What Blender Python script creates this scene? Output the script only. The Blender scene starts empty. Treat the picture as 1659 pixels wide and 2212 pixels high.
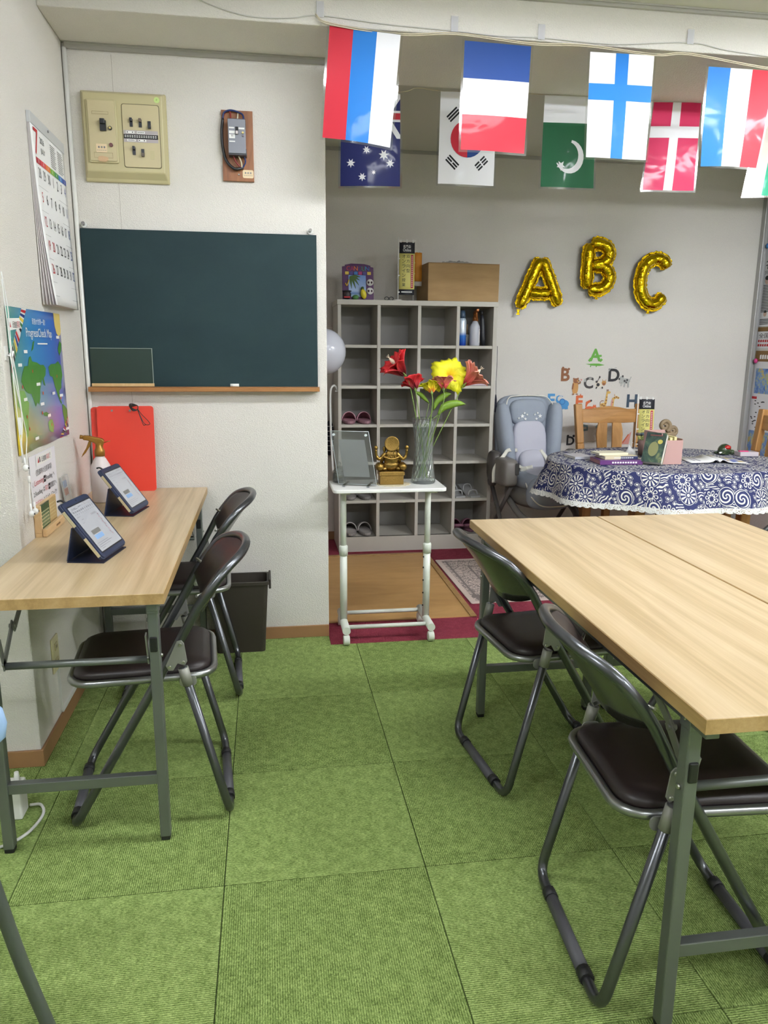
import bpy, math, random
from mathutils import Vector, Matrix
sin, cos, pi = math.sin, math.cos, math.pi
R = random.Random(7)
scene = bpy.context.scene
COL = scene.collection

# ------------------------------------------------------------------ camera
CAM_H, F_PX, PITCH, YAW, ROLL = 1.2853, 1640.0, 0.2132, 0.1537, 0.0081
cd = bpy.data.cameras.new('camera'); cam = bpy.data.objects.new('camera', cd); COL.objects.link(cam)
_r = Vector((cos(YAW), -sin(YAW), 0)); _f = Vector((sin(YAW), cos(YAW), 0)); _z = Vector((0, 0, 1))
_F = _f*cos(PITCH) - _z*sin(PITCH); _U = _f*sin(PITCH) + _z*cos(PITCH)
_R2 = _r*cos(ROLL) + _U*sin(ROLL); _U2 = _U*cos(ROLL) - _r*sin(ROLL)
M = Matrix((( _R2.x, _U2.x, -_F.x, 0), (_R2.y, _U2.y, -_F.y, 0), (_R2.z, _U2.z, -_F.z, CAM_H), (0, 0, 0, 1)))
cam.matrix_world = M
cd.sensor_fit = 'HORIZONTAL'; cd.sensor_width = 36.0; cd.lens = F_PX/1659*36.0; cd.clip_start = 0.02
scene.camera = cam

# ------------------------------------------------------------------ world, exposure, large lights
w = bpy.data.worlds.new('world'); scene.world = w; w.use_nodes = True
w.node_tree.nodes['Background'].inputs[0].default_value = (0.9, 0.95, 1.0, 1)
w.node_tree.nodes['Background'].inputs[1].default_value = 0.0
vs = scene.view_settings
vs.view_transform = 'Standard'; vs.look = 'None'; vs.gamma = 1.0; vs.use_curve_mapping = False
vs.exposure = 0.62
cy = scene.cycles
cy.use_light_tree = False; cy.adaptive_threshold = 0.02
cy.max_bounces = 8; cy.diffuse_bounces = 4; cy.glossy_bounces = 3; cy.transmission_bounces = 8; cy.transparent_max_bounces = 8
cy.caustics_reflective = False; cy.caustics_refractive = False
LAMPS = [(0.75, 1.8, 0.9), (0.8, -0.9, 0.8), (2.75, 1.75, 2.6), (2.75, -0.8, 2.0), (-1.2, 0.4, 1.0)]
TUBE_L = 64.0      # radiance of the bare fluorescent tubes; the fixtures are built with the ceiling below
CEIL = 2.525

# ------------------------------------------------------------------ colour and materials
def S(r, g=None, b=None):
    if g is None: r, g, b = r
    f = lambda c: (c/255/12.92) if c/255 <= 0.04045 else ((c/255+0.055)/1.055)**2.4
    return (f(r), f(g), f(b), 1.0)
class NT:
    def __init__(s, name):
        s.m = bpy.data.materials.new(name); s.m.use_nodes = True; s.t = s.m.node_tree
        s.b = s.t.nodes['Principled BSDF']; s.out = s.t.nodes['Material Output']
    def n(s, typ, **kw):
        nd = s.t.nodes.new('ShaderNode'+typ); ins = kw.pop('i', {})
        for k, v in kw.items(): setattr(nd, k, v)
        for k, v in ins.items(): s.put(nd.inputs[k], v)
        return nd
    def put(s, sock, v):
        if hasattr(v, 'is_linked') or hasattr(v, 'links'): s.t.links.new(v, sock)
        elif hasattr(v, 'outputs'): s.t.links.new(v.outputs[0], sock)
        else: sock.default_value = v
    def math(s, op, a, b=None, c=None):
        nd = s.t.nodes.new('ShaderNodeMath'); nd.operation = op
        for k, v in enumerate((a, b, c)):
            if v is not None: s.put(nd.inputs[k], v)
        return nd.outputs[0]
    def mix(s, fac, a, b):
        nd = s.t.nodes.new('ShaderNodeMix'); nd.data_type = 'RGBA'
        s.put(nd.inputs[0], fac); s.put(nd.inputs[6], a); s.put(nd.inputs[7], b); return nd.outputs[2]
    def ramp(s, fac, stops):
        nd = s.t.nodes.new('ShaderNodeValToRGB'); el = nd.color_ramp.elements
        while len(el) < len(stops): el.new(0.5)
        for e, (p, c) in zip(el, stops): e.position = p; e.color = c
        s.put(nd.inputs[0], fac); return nd.outputs[0]
    def coord(s, kind='Object', scale=(1, 1, 1), rot=(0, 0, 0), loc=(0, 0, 0)):
        tc = s.t.nodes.new('ShaderNodeTexCoord'); mp = s.t.nodes.new('ShaderNodeMapping')
        mp.inputs['Scale'].default_value = scale; mp.inputs['Rotation'].default_value = rot; mp.inputs['Location'].default_value = loc
        s.t.links.new(tc.outputs[kind], mp.inputs[0]); return mp.outputs[0]
    def noise(s, vec, scale, detail=3, rough=0.55, dist=0.0, out='Fac'):
        nd = s.n('TexNoise'); s.put(nd.inputs['Vector'], vec); nd.inputs['Scale'].default_value = scale
        nd.inputs['Detail'].default_value = detail; nd.inputs['Roughness'].default_value = rough; nd.inputs['Distortion'].default_value = dist
        return nd.outputs[out]
    def bump(s, h, strength=0.3, dist=0.002):
        nd = s.n('Bump'); nd.inputs['Strength'].default_value = strength; nd.inputs['Distance'].default_value = dist
        s.put(nd.inputs['Height'], h); s.t.links.new(nd.outputs[0], s.b.inputs['Normal'])
    def base(s, v): s.put(s.b.inputs['Base Color'], v)
    def set(s, **kw):
        for k, v in kw.items(): s.put(s.b.inputs[k.replace('_', ' ')], v)
_mc = {}
def pm(name, col, rough=0.5, metal=0.0, var=0.0, vs_=30, bump=0.0, bs=300, bd=0.001, coat=0.0, spec=None, alpha=None, trans=0.0, emit=0.0, ior=None, sss=0.0):
    if name in _mc: return _mc[name]
    t = NT(name); c = S(col)
    t.b.inputs['Roughness'].default_value = rough; t.b.inputs['Metallic'].default_value = metal
    if var:
        nz = t.noise(t.coord(), vs_, 4)
        t.base(t.mix(nz, tuple(max(0, x*(1-var)) for x in c[:3])+(1,), tuple(min(1, x*(1+var)) for x in c[:3])+(1,)))
    else: t.b.inputs['Base Color'].default_value = c
    if bump: t.bump(t.noise(t.coord(), bs, 2), bump, bd)
    if coat: t.b.inputs['Coat Weight'].default_value = coat; t.b.inputs['Coat Roughness'].default_value = 0.08
    if spec is not None: t.b.inputs['Specular IOR Level'].default_value = spec
    if alpha is not None: t.b.inputs['Alpha'].default_value = alpha
    if trans: t.b.inputs['Transmission Weight'].default_value = trans
    if ior: t.b.inputs['IOR'].default_value = ior
    if sss:
        t.b.inputs['Subsurface Weight'].default_value = sss; t.b.inputs['Subsurface Scale'].default_value = 0.01
    if emit:
        t.b.inputs['Emission Color'].default_value = c; t.b.inputs['Emission Strength'].default_value = emit
    _mc[name] = t.m; return t.m

def wallpaper(name, col, scl=(1, 1, 1)):
    t = NT(name); v = t.coord()
    a = t.noise(t.coord(scale=scl), 210, 3, 0.7); b = t.noise(v, 3, 2)
    c = S(col); t.base(t.mix(t.math('ADD', t.math('MULTIPLY', b, 0.4), t.math('MULTIPLY', a, 0.6)), tuple(x*0.90 for x in c[:3])+(1,), tuple(min(1, x*1.05) for x in c[:3])+(1,)))
    wv = t.noise(t.coord(scale=(0.5*scl[0], 0.5*scl[1], 2.2)), 330, 1)
    t.bump(t.math('ADD', a, wv), 0.8, 0.0030); t.set(Roughness=0.85); return t.m
def carpet(name, c0, c1, c2, along_y):
    t = NT(name); sc = (1.0, 0.40, 1) if along_y else (0.40, 1.0, 1)
    f1 = t.noise(t.coord(scale=sc), 330, 3, 0.8); f2 = t.noise(t.coord(), 34, 3, 0.6); f3 = t.noise(t.coord(), 420, 1, 0.5)
    rib = t.n('TexWave', wave_type='BANDS', bands_direction='X' if along_y else 'Y'); t.put(rib.inputs['Vector'], t.coord())
    rib.inputs['Scale'].default_value = 62; rib.inputs['Distortion'].default_value = 0.6
    s = t.math('ADD', t.math('MULTIPLY', f1, 0.62), t.math('MULTIPLY', f2, 0.22)); s = t.math('ADD', s, t.math('MULTIPLY', f3, 0.16))
    s = t.math('ADD', s, t.math('MULTIPLY', t.math('SUBTRACT', rib.outputs['Fac'], 0.5), 0.10))
    t.base(t.ramp(s, [(0.37, S(c0)), (0.5, S(c1)), (0.62, S(c2))]))
    t.bump(t.math('ADD', s, t.math('MULTIPLY', rib.outputs['Fac'], 0.25)), 0.9, 0.004); t.set(Roughness=0.95); t.b.inputs['Specular IOR Level'].default_value = 0.15
    return t.m
def laminate(name, c0, c1, c2, rot=0.0, gloss=0.34):
    t = NT(name); v = t.coord(scale=(1.0, 0.10, 1.0), rot=(0, 0, rot))
    n1 = t.noise(v, 5.0, 4, 0.6, 1.6); n2 = t.noise(t.coord(scale=(1.0, 0.025, 1.0), rot=(0, 0, rot)), 110, 3, 0.65)
    wv = t.n('TexWave', wave_type='BANDS', bands_direction='X'); t.put(wv.inputs['Vector'], v); wv.inputs['Scale'].default_value = 5; wv.inputs['Distortion'].default_value = 11; wv.inputs['Detail'].default_value = 3; wv.inputs['Detail Scale'].default_value = 1.2
    s = t.math('ADD', t.math('MULTIPLY', n1, 0.42), t.math('MULTIPLY', n2, 0.42)); s = t.math('ADD', s, t.math('MULTIPLY', wv.outputs['Fac'], 0.15))
    t.base(t.ramp(s, [(0.36, S(c0)), (0.5, S(c1)), (0.64, S(c2))]))
    t.bump(n2, 0.05, 0.0006); t.set(Roughness=gloss); return t.m
def wood(name, c0, c1, scale=18, stretch=(1, 1, 0.12), rough=0.45):
    t = NT(name); n = t.noise(t.coord(scale=stretch), scale, 4, 0.65, 1.2)
    t.base(t.ramp(n, [(0.3, S(c0)), (0.7, S(c1))])); t.bump(n, 0.08, 0.001); t.set(Roughness=rough); return t.m
def clear_plastic(name, tint=(0.95, 0.97, 0.98), rough=0.04, amount=0.16):
    t = NT(name); tr = t.n('BsdfTransparent'); tr.inputs[0].default_value = tint+(1,)
    gl = t.n('BsdfGlossy'); gl.inputs['Roughness'].default_value = rough
    fr = t.n('Fresnel'); fr.inputs[0].default_value = 1.45
    mx = t.n('MixShader'); t.put(mx.inputs[0], t.math('ADD', t.math('MULTIPLY', fr.outputs[0], 0.9), amount*0.35))
    t.t.links.new(tr.outputs[0], mx.inputs[1]); t.t.links.new(gl.outputs[0], mx.inputs[2]); t.t.links.new(mx.outputs[0], t.out.inputs[0]); return t.m

def thin_glass(name, tint=(0.90, 0.94, 0.93), white=0.05):
    t = NT(name); tr = t.n('BsdfTransparent'); tr.inputs[0].default_value = tint+(1,)
    gl = t.n('BsdfGlossy'); gl.inputs['Roughness'].default_value = 0.06; df = t.n('BsdfDiffuse'); df.inputs[0].default_value = (0.85, 0.9, 0.9, 1)
    lw = t.n('LayerWeight'); lw.inputs[0].default_value = 0.32
    m1 = t.n('MixShader'); m1.inputs[0].default_value = white; t.t.links.new(tr.outputs[0], m1.inputs[1]); t.t.links.new(df.outputs[0], m1.inputs[2])
    m2 = t.n('MixShader'); t.put(m2.inputs[0], t.math('MINIMUM', t.math('ADD', t.math('MULTIPLY', lw.outputs['Fresnel'], 1.0), 0.05), 0.8))
    t.t.links.new(m1.outputs[0], m2.inputs[1]); t.t.links.new(gl.outputs[0], m2.inputs[2]); t.t.links.new(m2.outputs[0], t.out.inputs[0]); return t.m
# ------------------------------------------------------------------ mesh builder
V = Vector
def catmull(pts, n=6, closed=False):
    pts = [V(p) for p in pts]; out = []; m = len(pts)
    rng = range(m) if closed else range(m-1)
    for i in rng:
        p0 = pts[(i-1) % m] if closed or i > 0 else pts[0]*2-pts[1]
        p1 = pts[i]; p2 = pts[(i+1) % m]
        p3 = pts[(i+2) % m] if closed or i+2 < m else pts[-1]*2-pts[-2]
        for k in range(n):
            t = k/n
            out.append(0.5*((2*p1)+(p2-p0)*t+(2*p0-5*p1+4*p2-p3)*t*t+(3*p1-p0-3*p2+p3)*t**3))
    if not closed: out.append(pts[-1])
    return out
def fillet(pts, r, n=6, closed=False):
    """polyline with rounded corners (r one radius per point)"""
    pts = [V(p) for p in pts]; m = len(pts); out = []
    for i, p in enumerate(pts):
        if not closed and i in (0, m-1): out.append(p); continue
        a = (pts[i-1]-p); b = (pts[(i+1) % m]-p); ri = r[i] if isinstance(r, (list, tuple)) else r
        if ri <= 0: out.append(p); continue
        an = a.angle(b); d = min(ri/math.tan(an/2), a.length*0.49, b.length*0.49)
        s_ = p+a.normalized()*d; e_ = p+b.normalized()*d
        for k in range(n+1):
            t = k/n; out.append(s_*(1-t)**2+p*(2*t*(1-t))+e_*t*t)
    return out
def rrect(x0, x1, y0, y1, r, n=5):
    P = []
    for cx, cy, a in ((x1-r, y1-r, 0), (x0+r, y1-r, 90), (x0+r, y0+r, 180), (x1-r, y0+r, 270)):
        for k in range(n+1):
            t = math.radians(a+90*k/n); P.append((cx+r*cos(t), cy+r*sin(t)))
    return P
def star(cx, cy, r, n=5, inner=0.42, a0=pi/2):
    return [(cx+(r if k % 2 == 0 else r*inner)*cos(a0+pi*k/n), cy+(r if k % 2 == 0 else r*inner)*sin(a0+pi*k/n)) for k in range(2*n)]
def circ(cx, cy, r, n=20, ry=None): return [(cx+r*cos(2*pi*k/n), cy+(ry or r)*sin(2*pi*k/n)) for k in range(n)]
_tc = {}
def text2d(s, bold=0.0):
    key = (s, bold)
    if key in _tc: return _tc[key]
    c = bpy.data.curves.new('t', 'FONT'); c.body = s; c.resolution_u = 4 if bold or len(s) <= 2 else 2; c.offset = bold
    o = bpy.data.objects.new('t', c); COL.objects.link(o)
    dg = bpy.context.evaluated_depsgraph_get(); me = o.evaluated_get(dg).to_mesh()
    vs_ = [(v.co.x, v.co.y) for v in me.vertices]; fs = [tuple(p.vertices) for p in me.polygons]
    bpy.data.objects.remove(o); bpy.data.curves.remove(c)
    if vs_:
        x0 = min(v[0] for v in vs_); x1 = max(v[0] for v in vs_); y0 = min(v[1] for v in vs_); y1 = max(v[1] for v in vs_)
    else: x0 = y0 = 0; x1 = y1 = 1
    _tc[key] = (vs_, fs, (x0, x1, y0, y1)); return _tc[key]
class MB:
    def __init__(s): s.v = []; s.f = []; s.mi = []; s.sm = []; s.uv = {}
    def add(s, vs_, fs, mat=0, smooth=False):
        o = len(s.v); s.v += [tuple(v) for v in vs_]
        for f in fs: s.f.append(tuple(i+o for i in f)); s.mi.append(mat); s.sm.append(smooth)
        return s
    def box(s, x0, x1, y0, y1, z0, z1, mat=0):
        vs_ = [(x0, y0, z0), (x1, y0, z0), (x1, y1, z0), (x0, y1, z0), (x0, y0, z1), (x1, y0, z1), (x1, y1, z1), (x0, y1, z1)]
        return s.add(vs_, [(0, 3, 2, 1), (4, 5, 6, 7), (0, 1, 5, 4), (1, 2, 6, 5), (2, 3, 7, 6), (3, 0, 4, 7)], mat)
    def bar(s, p0, p1, wd, ht, up=(0, 0, 1), mat=0):
        p0, p1 = V(p0), V(p1); d = (p1-p0).normalized(); u = V(up)
        sd = d.cross(u)
        if sd.length < 1e-4: sd = d.cross(V((1, 0, 0)))
        sd.normalize(); u = sd.cross(d).normalized(); vs_ = []
        for p in (p0, p1):
            for a, b in ((-1, -1), (1, -1), (1, 1), (-1, 1)): vs_.append(p+sd*(a*wd/2)+u*(b*ht/2))
        return s.add(vs_, [(3, 2, 1, 0), (4, 5, 6, 7), (0, 1, 5, 4), (1, 2, 6, 5), (2, 3, 7, 6), (3, 0, 4, 7)], mat)
    def tube(s, pts, r, n=10, closed=False, mat=0, caps=True, flat=None):
        pts = [V(p) for p in pts]; m = len(pts); rr = r if isinstance(r, (list, tuple)) else [r]*m
        def tan(i):
            if closed: return (pts[(i+1) % m]-pts[i-1]).normalized()
            return (pts[min(i+1, m-1)]-pts[max(i-1, 0)]).normalized()
        t = tan(0); a = V((0, 0, 1)) if abs(t.z) < 0.9 else V((1, 0, 0)); nrm = (a-t*a.dot(t)).normalized(); vs_ = []
        for i in range(m):
            t = tan(i); nrm = (nrm-t*nrm.dot(t))
            nrm = nrm.normalized() if nrm.length > 1e-6 else t.orthogonal().normalized(); bn = t.cross(nrm)
            for k in range(n):
                an = 2*pi*k/n; vs_.append(pts[i]+(nrm*cos(an)+bn*sin(an))*rr[i])
        fs = []
        for i in range(m if closed else m-1):
            j = (i+1) % m
            for k in range(n): fs.append((i*n+k, i*n+(k+1) % n, j*n+(k+1) % n, j*n+k))
        s.add(vs_, fs, mat, True)
        if caps and not closed:
            o = len(s.v)-m*n
            s.f.append(tuple(o+k for k in reversed(range(n)))); s.mi.append(mat); s.sm.append(False)
            s.f.append(tuple(o+(m-1)*n+k for k in range(n))); s.mi.append(mat); s.sm.append(False)
        return s
    def cyl(s, p0, p1, r0, r1=None, n=14, mat=0, caps=True):
        return s.tube([p0, p1], [r0, r0 if r1 is None else r1], n, mat=mat, caps=caps)
    def lathe(s, prof, n=24, c=(0, 0, 0), mat=0, twist=0.0, lobes=0, depth=0.0, smooth=True):
        vs_ = []
        for i, (r, z) in enumerate(prof):
            for k in range(n):
                a = 2*pi*k/n + twist*z
                q = r*(1+depth*cos(lobes*2*pi*k/n)) if lobes else r
                vs_.append((c[0]+q*cos(a), c[1]+q*sin(a), c[2]+z))
        fs = [(i*n+k, i*n+(k+1) % n, (i+1)*n+(k+1) % n, (i+1)*n+k) for i in range(len(prof)-1) for k in range(n)]
        return s.add(vs_, fs, mat, smooth)
    def ell(s, c, rx, ry, rz, nu=16, nv=10, e1=1.0, e2=1.0, mat=0, rot=None):
        sp = lambda x, e: math.copysign(abs(x)**e, x); vs_ = []
        for i in range(nv+1):
            ph = -pi/2+pi*i/nv
            for k in range(nu):
                th = 2*pi*k/nu
                p = V((rx*sp(cos(ph), e1)*sp(cos(th), e2), ry*sp(cos(ph), e1)*sp(sin(th), e2), rz*sp(sin(ph), e1)))
                if rot is not None: p = rot @ p
                vs_.append(V(c)+p)
        fs = [(i*nu+k, i*nu+(k+1) % nu, (i+1)*nu+(k+1) % nu, (i+1)*nu+k) for i in range(nv) for k in range(nu)]
        return s.add(vs_, fs, mat, True)
    def prism(s, poly, fn, h, mat=0, smooth=False):
        """poly in 2D, fn(u,v,w)->3D, thickness h along w (both caps)"""
        n = len(poly); vs_ = [fn(u, v, 0) for u, v in poly]+[fn(u, v, h) for u, v in poly]
        fs = [tuple(reversed(range(n))), tuple(range(n, 2*n))]+[(k, (k+1) % n, n+(k+1) % n, n+k) for k in range(n)]
        return s.add(vs_, fs, mat, smooth)
    def face(s, poly, fn, w=0.0, mat=0): return s.add([fn(u, v, w) for u, v in poly], [tuple(range(len(poly)))], mat)
    def grid(s, fn, nu, nv, mat=0, smooth=True, uvs=False, closed_u=False):
        o = len(s.v); vs_ = []
        for j in range(nv+1):
            for i in range(nu if closed_u else nu+1): vs_.append(fn(i/nu, j/nv))
        w = nu if closed_u else nu+1
        fs = [(j*w+i, j*w+(i+1) % w, (j+1)*w+(i+1) % w, (j+1)*w+i) for j in range(nv) for i in range(nu)]
        return s.add(vs_, fs, mat, smooth)
    def text(s, st, fn, u, v, size, mat=0, align='L', w=0.0, fit=None, sx=1.0, tall=None, bold=0.0):
        vs_, fs, (x0, x1, y0, y1) = text2d(st, bold)
        k = size; kx = size*sx
        if fit: kx = fit/(x1-x0)
        if tall: k = tall/(y1-y0); kx = kx if fit else k*sx
        ox = {'L': x0, 'C': (x0+x1)/2, 'R': x1}[align]
        return s.add([fn(u+(x-ox)*kx, v+(y-(y0 if tall else 0))*k, w) for x, y in vs_], fs, mat)
    def build(s, name, mats, parent=None, bevel=0.0, seg=2, loc=None, rot=None, uv=None, solid=0.0, sub=0, auto=None, ang=0.6):
        me = bpy.data.meshes.new(name); me.from_pydata(s.v, [], s.f); me.update()
        if not isinstance(mats, (list, tuple)): mats = [mats]
        for m in mats: me.materials.append(m)
        me.polygons.foreach_set('material_index', [min(i, len(mats)-1) for i in s.mi])
        me.polygons.foreach_set('use_smooth', s.sm)
        if uv is not None:
            l = me.uv_layers.new(name='UVMap')
            for lp in me.loops: l.data[lp.index].uv = uv[lp.vertex_index]
        o = bpy.data.objects.new(name, me); COL.objects.link(o)
        if parent is not None: o.parent = parent
        if loc is not None: o.location = loc
        if rot is not None: o.rotation_euler = rot
        if solid: m = o.modifiers.new('solid', 'SOLIDIFY'); m.thickness = solid; m.offset = 0
        if sub: m = o.modifiers.new('sub', 'SUBSURF'); m.levels = sub; m.render_levels = sub
        if bevel: m = o.modifiers.new('bevel', 'BEVEL'); m.width = bevel; m.segments = seg; m.limit_method = 'ANGLE'; m.angle_limit = ang; m.harden_normals = False
        return o
def bx(*a): return MB().box(*a)
def T(name, label, cat, loc=(0, 0, 0), rz=0.0, group=None):
    o = bpy.data.objects.new(name, None); COL.objects.link(o); o.location = loc; o.rotation_euler = (0, 0, rz); o.empty_display_size = 0.05
    return tag(o, label, cat, group)
def tag(o, label, cat, group=None):
    o['label'] = label; o['category'] = cat
    if group: o['group'] = group
    return o
def st(o): o['kind'] = 'structure'; return o
def dup(o, parent=None):
    c = o.copy(); COL.objects.link(c); c.parent = parent
    for ch in o.children: dup(ch, c)
    return c
def plane(o, u, v):
    """mapping (u,v,w)->3D for flat prints"""
    o, u, v = V(o), V(u), V(v); n = u.cross(v).normalized()
    return lambda a, b, w=0.0: o+u*a+v*b+n*w
# ------------------------------------------------------------------ shared materials
WALL = wallpaper('wallpaper_cream', (233, 229, 222)); WALLY = wallpaper('wallpaper_cream_side', (233, 229, 222))
CEILM = pm('ceiling_board', (206, 204, 192), 0.9, bump=0.2, bs=120)
BASEB = pm('baseboard_vinyl', (150, 112, 76), 0.5, var=0.05)
GRAYTRIM = pm('grey_plastic_trim', (172, 170, 164), 0.4)
WHITE = pm('white_plastic', (232, 232, 228), 0.35)
WHITEP = pm('white_paper', (236, 236, 234), 0.7)
BLACK = pm('black_plastic', (22, 22, 24), 0.4)
INK = pm('black_ink', (28, 28, 30), 0.6); INKR = pm('red_ink', (190, 40, 48), 0.6); INKB = pm('blue_ink', (40, 70, 150), 0.6); INKG = pm('grey_ink', (130, 130, 132), 0.6); INKW = pm('white_ink', (240, 240, 238), 0.6)
GREEN_A = carpet('carpet_green_ribs_y', (72, 90, 38), (124, 146, 80), (174, 194, 120), True)
GREEN_B = carpet('carpet_green_ribs_x', (84, 104, 48), (134, 156, 88), (182, 202, 128), False)  # same carpet painted lighter, for how light catches the quarter-turned ribs
MAROON = carpet('carpet_maroon', (112, 36, 52), (136, 52, 68), (158, 72, 88), True)
UNDER = pm('carpet_backing', (48, 66, 24), 0.95)
LAM = laminate('laminate_light_oak', (178, 155, 118), (194, 171, 135), (205, 184, 150))
LAME = laminate('laminate_edge', (164, 132, 84), (180, 148, 98), (192, 160, 112), gloss=0.45)
TUBE = pm('chair_tube_grey', (98, 100, 104), 0.28, 0.85)
LEGM = pm('table_leg_grey', (118, 122, 120), 0.38, 0.6)
STEEL = pm('steel_plate', (150, 150, 146), 0.45, 0.45)
VINYL = pm('dark_brown_vinyl', (33, 23, 23), 0.42, bump=0.25, bs=700, bd=0.0004)
PANELM = pm('backrest_steel_panel', (92, 92, 90), 0.22, 0.75)

# ------------------------------------------------------------------ room shell
XL, YC, XE, XR, YW, YB, ZS = -0.72, 3.265, 0.257, 3.42, 5.04, 2.949, 2.382
CORNER_Y = 2.29
fl = st(bx(-2.4, XR, -2.6, YW, -0.12, -0.0065).build('floor', UNDER))
XS = [-2.13, -1.63, -1.13, -0.63, -0.13, 0.37, 0.87, 1.37, 1.87, 2.37, 2.87, 3.37]
YS = [-0.845, -0.345, 0.155, 0.655, 1.155, 1.655, 2.155, 2.655, 3.155]
_tm = {}
def tile(x0, x1, y0, y1, par):
    k = (round(x1-x0, 4), round(y1-y0, 4), par)
    if k not in _tm:
        hx, hy = (x1-x0)/2-0.0011, (y1-y0)/2-0.0011
        o = bx(-hx, hx, -hy, hy, -0.0062, 0.0).build('carpet_tile', GREEN_B if par else GREEN_A, fl); _tm[k] = o.data
    else:
        o = bpy.data.objects.new('carpet_tile', _tm[k]); COL.objects.link(o); o.parent = fl
    o.location = ((x0+x1)/2, (y0+y1)/2, 0)
for i in range(len(XS)-1):
    for j in range(len(YS)-1):
        x0, x1, y0, y1 = XS[i], XS[i+1], YS[j], YS[j+1]; par = (i+j) % 2
        if y0 >= CORNER_Y:
            if x1 <= XL: continue
            x0 = max(x0, XL)
        elif y1 > CORNER_Y and x0 < XL:
            tile(x0, min(x1, XL), y0, CORNER_Y, par)
            if x1 > XL: tile(XL, x1, y0, y1, par)
            continue
        tile(x0, x1, y0, y1, par)
for x0, x1, par in ((XL, -0.63, 1), (-0.63, -0.13, 0), (-0.13, XE, 1)): tile(x0, x1, 3.155, YC, par)
m = MB(); m.box(XE, XR, 3.157, YW, -0.0064, 0.0); m.box(-0.35, XE, YC+0.13, YW, -0.0064, 0.0)
en = st(m.build('floor_entry', MAROON))
tv = NT('tan_vinyl'); nz = tv.noise(tv.coord(scale=(0.3, 1, 1)), 9, 4, 0.6, 0.8)
tv.base(tv.ramp(nz, [(0.3, S(182, 140, 86)), (0.7, S(202, 160, 104))])); tv.set(Roughness=0.42)
bx(0.2, 0.985, 3.42, 4.575, 0.0002, 0.004).build('vinyl_panel', tv.m, en)
EDGE = wood('edge_strip_wood', (150, 116, 72), (178, 142, 92))
bx(0.962, 0.992, 3.412, 4.60, 0.0042, 0.009).build('edge_strip', EDGE, en)
bx(0.2, 0.96, 4.572, 4.60, 0.0042, 0.009).build('edge_strip', EDGE, en)
# walls
st(bx(-2.4, XL, CORNER_Y, 3.6, -0.006, CEIL).build('wall_left', WALLY, bevel=0.004))
wp = st(bx(XL, XE, YC, YC+0.13, -0.006, ZS).build('wall_partition', WALL, bevel=0.003))
for xs in (-0.545,):
    bx(xs, xs+0.0012, YC-0.0006, YC+0.001, 0.06, ZS-0.03).build('wallpaper_seam', pm('seam_line', (176, 168, 158), 0.9), wp)  # thin strip along the seam, slightly darker than the wallpaper
st(bx(-0.35, XR, YW, YW+0.1, -0.006, 2.6).build('wall_back', WALL))
st(bx(XR, XR+0.1, -2.6, YW+0.1, -0.006, 2.6).build('wall_right', WALLY))
st(bx(-2.5, XR+0.1, -2.7, -2.6, -0.006, 2.6).build('wall_rear', WALL))
st(bx(-2.5, -2.4, -2.6, 3.6, -0.006, 2.6).build('wall_side', WALLY))
st(bx(-0.45, -0.35, YC+0.13, YW+0.1, -0.006, 2.6).build('wall_alcove', WALLY))
st(bx(-2.4, XR, -2.6, YB, CEIL, CEIL+0.1).build('ceiling', CEILM))
st(bx(-0.35, XR, 3.51, YW, 2.492, 2.6).build('ceiling_entry', CEILM))
st(bx(XL, XR, YB, 3.51, ZS, CEIL+0.1).build('ceiling_beam', WALL, bevel=0.004))
# trims
st(bx(XL, XL+0.009, 2.29, YC, 0, 0.055).build('baseboard_left', BASEB, bevel=0.002))
st(bx(-2.4, XL+0.009, CORNER_Y-0.009, CORNER_Y, 0, 0.055).build('baseboard_corner', BASEB, bevel=0.002))
st(bx(XL+0.009, XE, YC-0.009, YC, 0, 0.055).build('baseboard_partition', BASEB, bevel=0.002))
st(bx(-0.35, XR, YW-0.009, YW, 0, 0.055).build('baseboard_back', BASEB))
m = MB(); m.box(XL+0.012, XE, YC-0.014, YC, ZS-0.022, ZS); m.box(XL+0.012, XE, YC-0.018, YC-0.014, ZS-0.009, ZS)
st(m.build('trim_1', GRAYTRIM, bevel=0.002))
st(MB().cyl((XL+0.011, YC-0.011, 0.06), (XL+0.011, YC-0.011, ZS-0.02), 0.0085, n=10).build('trim_2', WHITE))
st(bx(-0.3, XR, YW-0.012, YW, 2.472, 2.492).build('trim_3', GRAYTRIM, bevel=0.002))
m = MB(); m.box(XL, XR, YB-0.014, YB, CEIL-0.016, CEIL); m.box(XL, XR, YB-0.022, YB-0.014, CEIL-0.006, CEIL)
st(m.build('trim_4', GRAYTRIM, bevel=0.001))
m = MB()
for k, (a, b) in enumerate(((0.0, 0.03), (0.012, 0.02), (0.03, 0.014))): m.box(XR-0.045+a, XR-0.045+a+0.016, YW-b-0.012, YW, 0.055, 2.47)
st(m.build('trim_5', pm('aluminium_trim', (176, 176, 174), 0.4, 0.5), bevel=0.002))
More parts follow.
